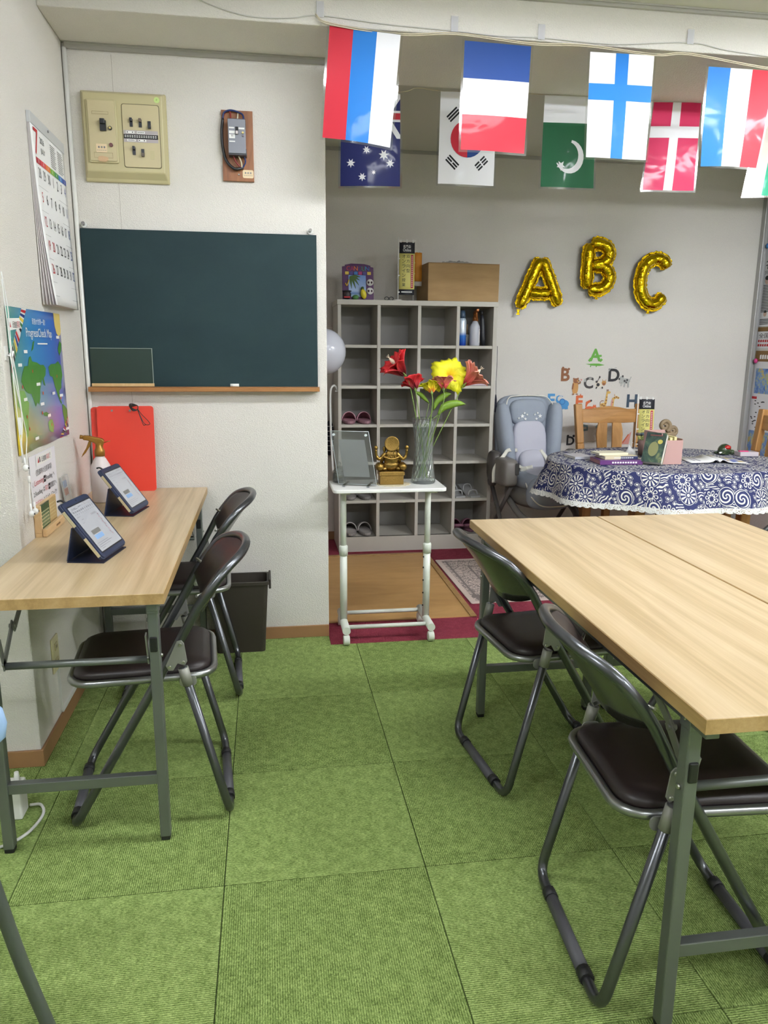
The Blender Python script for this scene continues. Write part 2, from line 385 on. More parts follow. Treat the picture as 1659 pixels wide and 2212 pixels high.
# ceiling lamp fixtures (out of the frame, they hold the tubes)
LAMPB = pm('lamp_housing', (235, 235, 230), 0.4); 
def tube_mat(k):
    m = pm('lit_tube_%d' % int(k*100), (255, 255, 255), 0.4, emit=TUBE_L*k); m.node_tree.nodes['Principled BSDF'].inputs['Emission Color'].default_value = (0.90, 0.935, 1.0, 1); return m
LDESC = ['over the near end of the two pushed-together tables', 'behind the camera in the middle of the room', 'on the right side of the room', 'rearmost beside the right wall', 'on the left side of the room']
for (lx, ly, k), d in zip(LAMPS, LDESC):
    t = T('ceiling_light', 'white twin-tube ceiling light '+d, 'ceiling light', (lx, ly, CEIL), group="ceiling lights")
    MB().box(-0.62, 0.62, -0.05, 0.05, -0.028, 0).build('housing', LAMPB, t, bevel=0.006)
    tm_ = tube_mat(k)
    for sy in (-0.066, 0.066): MB().cyl((-0.59, sy, -0.045), (0.59, sy, -0.045), 0.014, n=8).build('tube', tm_, t)
    for sy in (-1, 1): bx(-0.62, 0.62, sy*0.13-0.0015, sy*0.13+0.0015, -0.051, 0.0).build('added_shade_lip', LAMPB, t)  # added lips, block level light so the beam face stays darker
    for sx in (-0.605, 0.605): bx(sx-0.014, sx+0.014, -0.085, 0.085, -0.064, -0.005).build('socket', LAMPB, t)
# ------------------------------------------------------------------ folding chairs
RIVET = pm('rivet_steel', (168, 168, 160), 0.3, 0.9); CLIP = pm('foot_clip_black', (30, 30, 33), 0.5); GLIDE = pm('foot_glide_grey', (78, 78, 84), 0.5)
SLEEVE = pm('sleeve_grey', (140, 140, 132), 0.45, 0.2)
def loop_u(hw, prof, foot_x, z0, r=0.055):
    """profile points of one side (from the foot upwards) -> U path"""
    pass
def xt(z):
    pr_ = [(0.0, 0.405), (0.253, 0.268), (0.394, 0.19), (0.518, 0.117), (0.585, 0.084), (0.640, 0.05), (0.679, 0.024), (0.715, -0.002), (0.752, -0.028)]
    for (a, b), (c, d) in zip(pr_, pr_[1:]):
        if z <= c: return b+(d-b)*(z-a)/(c-a)
    return -0.03
def make_folding_chair():
    t = T('folding_chair', '', 'chair')
    H = 0.182
    side = [(0.405, 0.03), (0.268, 0.253), (0.117, 0.518), (0.055, 0.635)]
    pts = [(0.413, -0.12, 0.0125), (0.413, 0.12, 0.0125), (0.408, 0.165, 0.018), (0.396, H, 0.045), (0.33, H, 0.15), (0.268, H, 0.253), (0.19, H, 0.394), (0.117, H, 0.518), (0.066, 0.186, 0.615), (0.026, 0.183, 0.684), (-0.006, 0.160, 0.735), (-0.028, 0.10, 0.762), (-0.036, 0.0, 0.770),
           (-0.028, -0.10, 0.762), (-0.006, -0.160, 0.735), (0.026, -0.183, 0.684), (0.066, -0.186, 0.615), (0.117, -H, 0.518), (0.19, -H, 0.394), (0.268, -H, 0.253), (0.33, -H, 0.15), (0.396, -H, 0.045), (0.408, -0.165, 0.018)]
    lo_ = [(0.413, -0.07, 0.0125), (0.413, 0.07, 0.0125), (0.413, H, 0.0125), (0.117, H, 0.518)]
    up_ = catmull([(0.066, 0.186, 0.612), (0.030, 0.190, 0.662), (-0.012, 0.172, 0.708), (-0.058, 0.105, 0.735), (-0.076, 0.0, 0.742), (-0.058, -0.105, 0.735), (-0.012, -0.172, 0.708), (0.030, -0.190, 0.662), (0.066, -0.186, 0.612)], 5)
    path = fillet([(0.413, 0.0, 0.0125), (0.413, H, 0.0125), (0.117, H, 0.518), (0.066, 0.186, 0.612)], [0, 0.05, 0.2, 0])[:-1]+up_
    path += fillet([(0.066, -0.186, 0.612), (0.117, -H, 0.518), (0.413, -H, 0.0125), (0.413, 0.0, 0.0125)], [0, 0.2, 0.05, 0])[1:-1]
    MB().tube(path, 0.0122, 10, True).build('main_frame', TUBE, t)
    Hr = 0.204
    pts = [(0.109, Hr, 0.458), (0.098, Hr, 0.41), (0.062, Hr, 0.212), (0.022, Hr, 0.075), (0.006, 0.187, 0.022), (0.0, 0.145, 0.0125), (0.0, 0.05, 0.0125), (0.0, -0.05, 0.0125), (0.0, -0.145, 0.0125), (0.006, -0.187, 0.022), (0.022, -Hr, 0.075), (0.062, -Hr, 0.212), (0.098, -Hr, 0.41), (0.109, -Hr, 0.458)]
    MB().tube(fillet([(0.109, Hr, 0.458), (0.0, Hr, 0.0125), (0.0, -Hr, 0.0125), (0.109, -Hr, 0.458)], [0, 0.045, 0.045, 0]), 0.0118, 10).build('rear_leg_frame', TUBE, t)
    pts = [V((x, y, 0.415)) for x, y in rrect(0.028, 0.402, -0.166, 0.166, 0.06, 5)]
    MB().tube(pts, 0.0105, 8, True).build('seat_frame', pm('seat_frame_bright', (150, 152, 152), 0.3, 0.85), t)
    m = MB(); rings = []
    for ins, z in ((0.012, 0.409), (0.002, 0.416), (0.0, 0.428), (0.006, 0.438), (0.022, 0.445), (0.06, 0.4475)):
        rings.append([(x, y, z) for x, y in rrect(0.036+ins, 0.396-ins, -0.160+ins, 0.160-ins, max(0.012, 0.058-ins), 5)])
    n = len(rings[0]); vs_ = [p for r in rings for p in r]
    fs = [(i*n+k, i*n+(k+1) % n, (i+1)*n+(k+1) % n, (i+1)*n+k) for i in range(len(rings)-1) for k in range(n)]+[tuple(range((len(rings)-1)*n, len(rings)*n)), tuple(reversed(range(n)))]
    m.add(vs_, fs, 0, True).build('seat', VINYL, t)
    def arch(y): return 0.740-0.026*abs(y/0.176)**2.6-0.05*max(0, abs(y/0.176)-0.86)/0.14
    def back(u, v, off, ins, bow=0.064):
        y = (u*2-1)*(0.178-ins); z0 = 0.556+0.046*(y/0.178)**2+ins*0.7; z1 = arch(y)-ins*0.8
        z = z0+(z1-z0)*v
        return V((xt(z)-bow*(1-(y/0.19)**2)*(0.86+0.14*(z-0.56)/0.18)+0.010+off, y, z))
    MB().grid(lambda u, v: back(u, v, -0.006, 0.0), 14, 6).build('back_panel', PANELM, t, solid=0.004)
    m = MB(); m.grid(lambda u, v: back(u, v, 0.004+0.020*(max(0, 4*u*(1-u))*max(0, 4*v*(1-v)))**0.28, 0.008), 16, 8)
    m.grid(lambda u, v: back(1-u, v, 0.002, 0.008), 16, 8); m.build('backrest', VINYL, t)
    for s in (-1, 1):
        yo = s*0.1945
        fn = lambda u, v, w: (u, yo+w-0.002, v)
        MB().prism([(0.146, 0.447), (0.153, 0.462), (0.122, 0.528), (0.110, 0.530), (0.103, 0.520), (0.097, 0.470), (0.104, 0.458), (0.122, 0.466), (0.134, 0.447)], fn, 0.004).build('hinge_plate', STEEL, t, bevel=0.001)
        for u, v in ((0.143, 0.458), (0.113, 0.518), (0.107, 0.468)):
            MB().cyl((u, s*0.192, v), (u, s*0.2005, v), 0.0055, 0.004, n=10).build('rivet', RIVET, t)
        MB().cyl((0.1085, s*Hr, 0.457), (0.0975, s*Hr, 0.408), 0.0138, n=12).build('sleeve', SLEEVE, t)
        MB().prism(rrect(0.075, 0.12, 0.395, 0.424, 0.012, 3), lambda u, v, w: (u, s*0.186+w-0.002, v), 0.004).build('seat_bracket', STEEL, t)
        MB().cyl((0.066, s*0.186, 0.645), (0.046, s*0.15, 0.64), 0.004, n=8).build('screw', RIVET, t)
    for x, nm in ((0.0, 0), (0.413, 1)):
        MB().cyl((x, -0.105, 0.0135), (x, 0.105, 0.0135), 0.0145, n=10).build('foot_glide', GLIDE, t)
        for s in (-1, 1): MB().cyl((x, s*0.105, 0.0145), (x, s*0.132, 0.0145), 0.0158, n=10).build('foot_clip', CLIP, t)
    return t
fc = make_folding_chair()
CH = [((-0.1435, 2.14), pi+0.085, 'brown folding chair tucked under the tablet table at the end nearest the camera'),
      ((-0.134, 2.872), pi+0.05, 'brown folding chair at the tablet table nearest the waste bin'),
      ((0.633, 1.377), -0.06, 'brown folding chair at the pushed-together tables, nearest the camera'),
      ((0.636, 2.105), 0.114, 'brown folding chair at the pushed-together tables, nearest the patterned rug'),
      ((1.70, 1.40), pi, 'folding chair on the far side of the pushed-together tables, near end, mostly hidden'),
      ((1.70, 2.12), pi, 'folding chair on the far side of the pushed-together tables, by the cloth-covered table')]
for i, ((x, y), rz, lab) in enumerate(CH):
    o = fc if i == 0 else dup(fc)
    o.location = (x, y, 0); o.rotation_euler = (0, 0, rz); tag(o, lab, 'chair', 'brown folding chairs')

# ------------------------------------------------------------------ folding tables
RUB = pm('rubber_foot', (18, 18, 20), 0.6)
def folding_table(label, cx, y0, y1, W, inset):
    t = T('folding_table', label, 'table', (cx, (y0+y1)/2, 0), group='light oak folding tables'); L = y1-y0; h = L/2
    MB().box(-W/2, W/2, -h, h, 0.672, 0.70).build('table_top', [LAM], t, bevel=0.0015)
    m = MB(); e = 0.0012
    for a in ((-W/2-e, W/2+e, -h-e, -h, 0.6725, 0.6985), (-W/2-e, W/2+e, h, h+e, 0.6725, 0.6985), (-W/2-e, -W/2, -h, h, 0.6725, 0.6985), (W/2, W/2+e, -h, h, 0.6725, 0.6985)): m.box(*a)
    m.build('edge_band', LAME, t)
    lx = W/2-0.034
    for s in (-1, 1):
        m = MB(); m.box(s*lx-0.013, s*lx+0.013, -h+0.03, h-0.03, 0.645, 0.672); m.build('rail', LEGM, t, bevel=0.002)
    for sy in (-1, 1):
        y = sy*(h-inset)
        for sx in (-1, 1):
            x = sx*lx
            g = MB().bar((x, y, 0.012), (x, y, 0.66), 0.026, 0.030, up=(0, 1, 0)).build('leg', LEGM, t, bevel=0.003)
            MB().box(x-0.012, x+0.012, y-0.013, y+0.013, 0.0, 0.014).build('foot_cap', RUB, g, bevel=0.003)
            MB().box(x-0.0145, x+0.0145, y-0.017, y+0.017, 0.635, 0.672).build('leg_socket', LEGM, g, bevel=0.002)
            MB().box(x-sx*0.001-0.009, x-sx*0.001+0.009, y-sy*0.0-0.019*1, y+0.019, 0.535, 0.575).build('latch', BLACK, g, bevel=0.003)
            for zz in (0.655, 0.52): MB().cyl((x+sx*0.012, y, zz), (x+sx*0.018, y, zz), 0.006, 0.004, n=10).build('bolt', RIVET, g)
            # folding brace
            br = MB(); yi = y-sy*0.045; xi = x-sx*0.022
            br.bar((xi, y-sy*0.02, 0.50), (xi, y-sy*0.115, 0.585), 0.004, 0.020, up=(0, 0, 1)); br.bar((xi-sx*0.006, y-sy*0.10, 0.57), (xi-sx*0.006, y-sy*0.25, 0.66), 0.004, 0.020)
            br.bar((xi, y-sy*0.006, 0.575), (xi, y-sy*0.03, 0.49), 0.004, 0.016); br.cyl((xi-sx*0.012, y-sy*0.105, 0.578), (xi+sx*0.006, y-sy*0.105, 0.578), 0.006, n=8)
            br.build('brace', STEEL, t)
        MB().bar((-lx, y, 0.180), (lx, y, 0.180), 0.022, 0.028).build('stretcher', LEGM, t, bevel=0.002)
        MB().cyl((-lx+0.02, y-sy*0.03, 0.498), (lx-0.02, y-sy*0.03, 0.498), 0.0095, n=12).build('release_bar', LEGM, t)
    return t
folding_table('light oak folding table against the left wall with two tablets on it', -0.4885, 1.815, 3.255, 0.460, 0.052)
folding_table('light oak folding table in the foreground, aisle-side half of the pushed-together pair', 0.9275, 1.040, 2.512, 0.466, 0.092)
folding_table('light oak folding table, right-hand half of the pushed-together pair', 1.4005, 1.040, 2.512, 0.468, 0.092)

# ------------------------------------------------------------------ shoe rack
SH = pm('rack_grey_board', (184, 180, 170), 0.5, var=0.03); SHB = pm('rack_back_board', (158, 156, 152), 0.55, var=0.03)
rk = T('shoe_rack', 'tall light grey cubby shoe rack with four columns and six rows', 'shoe rack', (0, 0, 0))
RX0, RX1, RY0, RY1, RZ = 0.436, 1.427, 4.69, 5.03, 1.566
cols = [0.446, 0.687, 0.937, 1.18, 1.4165]
rows = [0.098, 0.3325, 0.5785, 0.815, 1.0535, 1.299, 1.536]
bx(RX0, RX0+0.02, RY0, RY1, 0, RZ-0.03).build('side_panel', SH, rk, bevel=0.001)
bx(RX1-0.024, RX1, RY0, RY1, 0, RZ-0.03).build('side_panel', SH, rk, bevel=0.001)
bx(RX0-0.004, RX1+0.004, RY0-0.004, RY1, RZ-0.03, RZ).build('top_panel', SH, rk, bevel=0.002)
bx(RX0+0.02, RX1-0.024, RY0+0.002, RY0+0.02, 0, 0.098).build('plinth', SH, rk)
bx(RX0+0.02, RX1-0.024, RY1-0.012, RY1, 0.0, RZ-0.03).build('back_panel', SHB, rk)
for c in cols[1:4]: bx(c-0.01, c+0.01, RY0, RY1-0.012, 0.098, RZ-0.03).build('divider', SH, rk, bevel=0.001)
for k in range(4):
    a = cols[k]+0.01; b = cols[k+1]-(0.01 if k < 3 else 0.0135)
    for r, z in enumerate(rows[:6]):
        bx(a, b, RY0+0.004, RY1-0.012, z-(0.016 if r else 0.02), z+(0.002 if r else 0.0)).build('shelf_board', SH, rk)

# ------------------------------------------------------------------ small white wheeled table
WM = pm('white_painted_steel', (222, 226, 216), 0.35); WT = pm('white_table_top', (238, 238, 234), 0.3)
ct = T('side_table', 'small white wheeled side table standing at the end of the partition wall', 'side table')
m = MB(); m.prism(rrect(0.268, 0.758, 3.12, 3.372, 0.022, 4), lambda u, v, w: (u, v, 0.684+w), 0.016); m.build('table_top', WT, ct, bevel=0.004)
for x in (0.324, 0.704):
    MB().cyl((x, 3.262, 0.07), (x, 3.262, 0.40), 0.0165, n=16).build('lower_post', WM, ct)
    MB().cyl((x, 3.262, 0.40), (x, 3.262, 0.68), 0.0135, n=16).build('upper_post', WM, ct)
    MB().lathe([(0.0, 0.378), (0.0195, 0.378), (0.0195, 0.418), (0.016, 0.424), (0.0, 0.424)], 16, (x, 3.262, 0)).build('collar', WM, ct)
    bx(x-0.02, x+0.02, 3.16, 3.34, 0.672, 0.684).build('top_bracket', WM, ct, bevel=0.002)
    MB().cyl((x, 3.135, 0.066), (x, 3.40, 0.066), 0.018, n=16).build('foot_bar', WM, ct)
    for y in (3.142, 3.392):
        ca = MB().cyl((x, y, 0.03), (x, y, 0.055), 0.006, n=8).build('caster', WM, ct)
        MB().cyl((x-0.014, y, 0.0225), (x+0.014, y, 0.0225), 0.0225, n=18).build('wheel', WM, ca, bevel=0.004)
if True:
    for k, z in enumerate((0.13, 0.19, 0.25, 0.31, 0.36)): MB().cyl((0.688, 3.255, z), (0.686, 3.254, z), 0.004, n=8).build('adjustment_hole', INK, ct)
for y in (3.185, 3.375): MB().cyl((0.324, y, 0.066), (0.704, y, 0.066), 0.0095, n=12).build('cross_rod', WM, ct)

# ------------------------------------------------------------------ waste bin
BIN = pm('dark_brown_bin', (52, 46, 40), 0.5)
bn = T('waste_bin', 'dark brown slim plastic waste bin against the partition wall', 'bin', (-0.132, 3.172, 0))
m = MB(); rings = []
for (hx, hy, z) in ((0.102, 0.055, 0.0), (0.120, 0.072, 0.305), (0.127, 0.077, 0.305), (0.127, 0.077, 0.318), (0.116, 0.067, 0.318), (0.098, 0.051, 0.006)):
    rings.append([(x, y, z) for x, y in rrect(-hx, hx, -hy, hy, 0.016, 4)])
n = len(rings[0]); vs_ = [p for r in rings for p in r]
fs = [(i*n+k, i*n+(k+1) % n, (i+1)*n+(k+1) % n, (i+1)*n+k) for i in range(5) for k in range(n)]+[tuple(reversed(range(n))), tuple(range(5*n, 6*n))]
m.add(vs_, fs, 0).build('bin_body', BIN, bn)
MB().box(0.123, 0.133, -0.070, 0.070, 0.285, 0.328).build('rim_clip', BIN, bn, bevel=0.004)
# ------------------------------------------------------------------ chalkboard
t_ = NT('chalkboard_green'); n1 = t_.noise(t_.coord(scale=(1, 1, 1.6)), 3.2, 5, 0.6, 0.4); n2 = t_.noise(t_.coord(), 160, 2)
t_.base(t_.ramp(t_.math('ADD', t_.math('MULTIPLY', n1, 0.85), t_.math('MULTIPLY', n2, 0.15)), [(0.35, S(28, 48, 52)), (0.7, S(34, 55, 58))])); t_.set(Roughness=0.65); t_.b.inputs['Specular IOR Level'].default_value = 0.25; CHK = t_.m
TRAY = wood('tray_wood', (142, 96, 52), (166, 116, 66), 24, (0.15, 1, 1))
cb = T('chalkboard', 'dark green chalkboard with a wooden chalk tray on the partition wall', 'chalkboard', (0, YC-0.001, 0))
bx(-0.698, 0.217, -0.015, 0, 1.121, 1.729).build('board', CHK, cb, bevel=0.0015)
m = MB(); m.box(-0.703, 0.222, -0.052, 0, 1.103, 1.119); m.box(-0.703, 0.222, -0.052, -0.047, 1.119, 1.123); m.build('chalk_tray', TRAY, cb, bevel=0.002)
HOOK = pm('chrome_hook', (200, 200, 200), 0.2, 0.9)
for hx in (-0.684, 0.192):
    h = MB().cyl((hx, 0, 1.743), (hx, -0.006, 1.743), 0.011, n=16).build('wall_hook', WHITE, cb); MB().cyl((hx, -0.006, 1.743), (hx, -0.02, 1.747), 0.0045, 0.007, n=10).build('pin', HOOK, h)
sl = T('small_slate', 'small dark green slate with a pale wooden ledge on the chalkboard tray', 'slate', (0, YC-0.0165, 1.1235))
bx(-0.692, -0.455, -0.004, 0, 0.012, 0.150).build('panel', pm('slate_green', (26, 48, 40), 0.5, var=0.06), sl)
m = MB(); m.box(-0.454, -0.452, -0.005, 0.0, 0.012, 0.152); m.box(-0.692, -0.452, -0.005, 0, 0.150, 0.152); m.build('rim', pm('slate_rim', (150, 160, 150), 0.4), sl)
bx(-0.692, -0.45, -0.012, 0, 0.0, 0.012).build('ledge', wood('ledge_wood', (200, 164, 112), (220, 186, 136)), sl)
tag(MB().cyl((-0.145, YC-0.034, 1.1285), (-0.11, YC-0.034, 1.1285), 0.0065, n=10).build('chalk', WHITE), 'short stick of white chalk on the chalkboard tray', 'chalk')

# ------------------------------------------------------------------ distribution board
PB = pm('aged_beige_plastic', (190, 181, 140), 0.42, var=0.05, vs_=9); PB2 = pm('aged_beige_cover', (196, 184, 146), 0.42, var=0.04, vs_=14)
db = T('distribution_board', 'yellowed beige electrical distribution board on the wall above the chalkboard', 'electrical panel', (-0.663, YC, 1.90))
m = MB(); vs_ = []
for (x0, x1, z0, z1, y) in ((0, 0.312, 0, 0.32, 0), (0, 0.312, 0.0, 0.32, -0.012), (0.004, 0.308, 0.012, 0.318, -0.016), (0.012, 0.300, 0.034, 0.308, -0.038)):
    vs_ += [(x0, y, z0), (x1, y, z0), (x1, y, z1), (x0, y, z1)]
fs = [(i*4+k, i*4+(k+1) % 4, (i+1)*4+(k+1) % 4, (i+1)*4+k) for i in range(3) for k in range(4)]+[(12, 13, 14, 15)]
m.add(vs_, fs).build('cover', PB, db, bevel=0.004)
fp = plane((0, -0.038, 0), (1, 0, 0), (0, 0, 1))
MB().prism(rrect(0.024, 0.132, 0.062, 0.284, 0.006), fp, 0.008).build('main_switch_frame', PB, db, bevel=0.002)
fp2 = plane((0, -0.046, 0), (1, 0, 0), (0, 0, 1))
ms = MB().prism(rrect(0.030, 0.126, 0.068, 0.278, 0.004), fp2, 0.004).build('main_switch_cover', PB2, db, bevel=0.001)
MB().prism(rrect(0.152, 0.286, 0.052, 0.272, 0.008), fp, 0.003).build('branch_cover', PB2, db, bevel=0.001)
MB().prism(rrect(0.1495, 0.2885, 0.0495, 0.2745, 0.009), fp, 0.0006).build('cover_gap', pm('gap_dark', (110, 102, 78), 0.8), db)
f3 = plane((0, -0.0505, 0), (1, 0, 0), (0, 0, 1)); f4 = plane((0, -0.0412, 0), (1, 0, 0), (0, 0, 1))
sw = MB().box(0.072, 0.094, -0.058, -0.050, 0.172, 0.208).build('main_switch', pm('switch_black', (26, 28, 36), 0.35), db)
bx(0.074, 0.092, -0.070, -0.058, 0.194, 0.212).build('toggle', _mc['switch_black'], sw, bevel=0.002)
MB().cyl((0.108, -0.050, 0.183), (0.108, -0.056, 0.183), 0.0068, n=16).build('button_ring', _mc['switch_black'], db)
MB().cyl((0.108, -0.050, 0.183), (0.108, -0.059, 0.183), 0.004, n=12).build('test_button', pm('yellow_button', (214, 196, 120), 0.4), db)
MB().cyl((0.108, -0.050, 0.124), (0.108, -0.057, 0.124), 0.0068, n=16).build('indicator_lamp', pm('dull_red_lamp', (104, 52, 54), 0.3), db)
for k, (x, z, up, c) in enumerate(((0.184, 0.208, 1, 'switch_black'), (0.217, 0.207, 1, 0), (0.250, 0.203, -1, 'switch_black'), (0.189, 0.109, 1, 'switch_black'), (0.221, 0.104, -1, 1))):
    s_ = bx(x-0.0055, x+0.0055, -0.044, -0.0405, z-0.014, z+0.013).build('branch_switch', _mc['switch_black'], db)
    mt = _mc['switch_black'] if c == 'switch_black' else pm('toggle_grey', (96, 84, 72), 0.4)
    bx(x-0.0045, x+0.0045, -0.056, -0.044, z+up*0.009-0.006, z+up*0.009+0.006).build('toggle', mt, s_, bevel=0.001)
MB().prism(rrect(0.248, 0.264, 0.082, 0.112, 0.002), f4, 0.001).build('blank_slot', PB, db)
ls = MB().face([(0.154, 0.140), (0.280, 0.140), (0.280, 0.182), (0.154, 0.182)], f4, 0.0006).build('label_strip', pm('lilac_label', (178, 170, 172), 0.6), db)
m = MB(); m.face([(0.154, 0.152), (0.280, 0.152), (0.280, 0.168), (0.154, 0.168)], f4, 0.0009)
m.build('black_band', INK, ls)
m = MB()
for z in (0.157, 0.162):
    for k in range(14): m.face([(0.158+k*0.0085, z), (0.1635+k*0.0085, z), (0.1635+k*0.0085, z+0.0022), (0.158+k*0.0085, z+0.0022)], f4, 0.0012)
m.build('print', INKW, ls)
m = MB()
for u0, u1, v0 in ((0.163, 0.194, 0.171), (0.203, 0.232, 0.171), (0.166, 0.197, 0.143), (0.207, 0.236, 0.143)): m.face([(u0, v0), (u1, v0), (u1, v0+0.008), (u0, v0+0.008)], f4, 0.0009)
m.build('paper_tag', WHITEP, ls)
m = MB()
for u0, v0 in ((0.168, 0.174), (0.187, 0.174), (0.211, 0.146), (0.229, 0.146)): m.face(circ(u0, v0+0.001, 0.0022, 8), f4, 0.0012)
for k in range(6): m.face([(0.206+k*0.004, 0.1735), (0.2085+k*0.004, 0.1735), (0.2085+k*0.004, 0.1765), (0.206+k*0.004, 0.1765)], f4, 0.0012); m.face([(0.17+k*0.004, 0.1455), (0.1725+k*0.004, 0.1455), (0.1725+k*0.004, 0.1485), (0.17+k*0.004, 0.1485)], f4, 0.0012)
m.build('tag_print', INK, ls)
GSTK = pm('pale_green_sticker', (196, 220, 140), 0.5)
MB().prism(circ(0.281, 0.292, 0.0105, 24), fp, 0.001).build('round_sticker', GSTK, db); MB().text('P', plane((0, -0.0393, 0), (1, 0, 0), (0, 0, 1)), 0.281, 0.288, 0.011, align='C').build('sticker_letter', pm('green_ink', (120, 170, 70), 0.6), db)
PSTK = pm('peach_sticker', (226, 204, 168), 0.6)
s_ = MB().prism(rrect(0.053, 0.092, 0.097, 0.127, 0.001, 1), f3, 0.001).build('inspection_sticker', PSTK, db)
m = MB(); f5 = plane((0, -0.0517, 0), (1, 0, 0), (0, 0, 1))
for k in range(3):
    m.face(rrect(0.060+k*0.010, 0.066+k*0.010, 0.112, 0.119, 0.001, 1), f5)
for k in range(5): m.face([(0.056+k*0.007, 0.104), (0.061+k*0.007, 0.104), (0.061+k*0.007, 0.1055), (0.056+k*0.007, 0.1055)], f5)
m.build('print', INKG, s_)
MB().prism([(0.056, 0.074), (0.062, 0.066), (0.084, 0.064), (0.094, 0.070), (0.095, 0.080), (0.085, 0.083), (0.072, 0.085), (0.060, 0.083)], f3, 0.001).build('torn_sticker', pm('torn_paper_tan', (206, 172, 136), 0.8, var=0.1, vs_=80), db)
m = MB()
for a in ((0.045, 0.104, 0.230, 0.240), (0.044, 0.112, 0.078, 0.097)):
    x0, x1, z0, z1 = a
    for q in ((x0, x1, z0, z0+0.0008), (x0, x1, z1-0.0008, z1), (x0, x0+0.0008, z0, z1), (x1-0.0008, x1, z0, z1)): m.face([(q[0], q[2]), (q[1], q[2]), (q[1], q[3]), (q[0], q[3])], f3, 0.0005)
m.build('printed_box', pm('brown_print', (140, 120, 84), 0.6), db)

# ------------------------------------------------------------------ breaker on a wooden board
WB = wood('breaker_board_wood', (112, 68, 40), (160, 104, 64), 26, (1, 1, 0.14))
bk = T('circuit_breaker', 'grey circuit breaker with a looped black cable on a brown wooden board', 'circuit breaker', (-0.146, YC, 1.922))
bx(0, 0.120, -0.014, 0, 0, 0.256).build('backing_board', WB, bk, bevel=0.001)
BG = pm('breaker_grey', (132, 134, 144), 0.4)
bd_ = MB().box(0.026, 0.092, -0.066, -0.014, 0.090, 0.212).build('breaker_body', BG, bk, bevel=0.002)
m = MB(); m.box(0.025, 0.093, -0.062, -0.014, 0.192, 0.214); m.box(0.026, 0.094, -0.060, -0.014, 0.086, 0.108); m.build('terminal_block', pm('terminal_dark', (62, 64, 72), 0.4, var=0.5, vs_=240), bd_)
fb = plane((0, -0.0665, 0), (1, 0, 0), (0, 0, 1))
m = MB()
for a in ((0.030, 0.052, 0.160, 0.170), (0.030, 0.052, 0.143, 0.157), (0.030, 0.052, 0.130, 0.134), (0.066, 0.088, 0.176, 0.182), (0.030, 0.05, 0.178, 0.183)): m.face([(a[0], a[2]), (a[1], a[2]), (a[1], a[3]), (a[0], a[3])], fb)
m.build('label', WHITEP, bd_)
MB().text('30', plane((0, -0.067, 0), (1, 0, 0), (0, 0, 1)), 0.041, 0.149, 0.010, align='C').build('rating_print', INK, bd_)
bx(0.054, 0.065, -0.069, -0.066, 0.157, 0.184).build('switch_slot', INK, bd_); bx(0.055, 0.064, -0.078, -0.069, 0.157, 0.168).build('toggle', pm('toggle_white', (214, 204, 204), 0.4), bd_, bevel=0.001)
MB().cyl((0.082, -0.066, 0.164), (0.082, -0.071, 0.164), 0.004, n=12).build('test_button', _mc['yellow_button'], bd_); MB().cyl((0.083, -0.066, 0.153), (0.083, -0.070, 0.153), 0.0035, n=12).build('reset_button', pm('button_grey', (120, 110, 120), 0.4), bd_)
CBLK = pm('cable_black', (24, 26, 30), 0.35); CBLU = pm('wire_blue', (30, 48, 100), 0.4); CRED = pm('wire_red', (130, 44, 44), 0.4); CWHT = pm('wire_white', (206, 196, 170), 0.4)
MB().tube(catmull([(0.078, -0.022, 0.047), (0.045, -0.03, 0.042), (0.014, -0.028, 0.072), (0.002, -0.024, 0.125), (0.001, -0.022, 0.18), (0.006, -0.022, 0.222)], 6), 0.0055, 8).build('cable', CBLK, bk)
MB().tube(catmull([(0.006, -0.022, 0.222), (0.012, -0.024, 0.243), (0.035, -0.026, 0.252), (0.065, -0.026, 0.247), (0.083, -0.03, 0.236), (0.0855, -0.04, 0.212)], 6), 0.0036, 8).build('blue_wire', CBLU, bk)
MB().tube(catmull([(0.005, -0.02, 0.225), (0.02, -0.02, 0.25), (0.034, -0.024, 0.246), (0.038, -0.036, 0.212)], 6), 0.003, 8).build('red_wire', CRED, bk)
MB().tube(catmull([(0.064, -0.02, 0.243), (0.063, -0.03, 0.228), (0.061, -0.04, 0.212)], 5), 0.003, 8).build('white_wire', CWHT, bk)
for x, mt, mid in ((0.042, CRED, 0.052), (0.062, CWHT, 0.072), (0.084, CBLU, 0.088)):
    MB().tube(catmull([(x, -0.036, 0.088), (mid, -0.03, 0.066), (0.074, -0.024, 0.044)], 5), 0.003, 8).build('outgoing_wire', mt, bk)
for x, z in ((0.071, 0.220), (0.061, 0.024)): MB().cyl((x, -0.014, z), (x, -0.018, z), 0.004, 0.0025, n=10).build('screw', RIVET, bk)
s_ = MB().prism(rrect(0.076, 0.118, 0.012, 0.042, 0.006), plane((0, -0.0145, 0), (1, 0, 0), (0, 0, 1)), 0.001).build('inspection_sticker', PSTK, bk)
m = MB(); f5 = plane((0, -0.0158, 0), (1, 0, 0), (0, 0, 1))
for k in range(3): m.face(rrect(0.084+k*0.010, 0.090+k*0.010, 0.028, 0.034, 0.001, 1), f5)
for k in range(5): m.face([(0.081+k*0.007, 0.021), (0.086+k*0.007, 0.021), (0.086+k*0.007, 0.0225), (0.081+k*0.007, 0.0225)], f5)
m.build('print', INKG, s_)

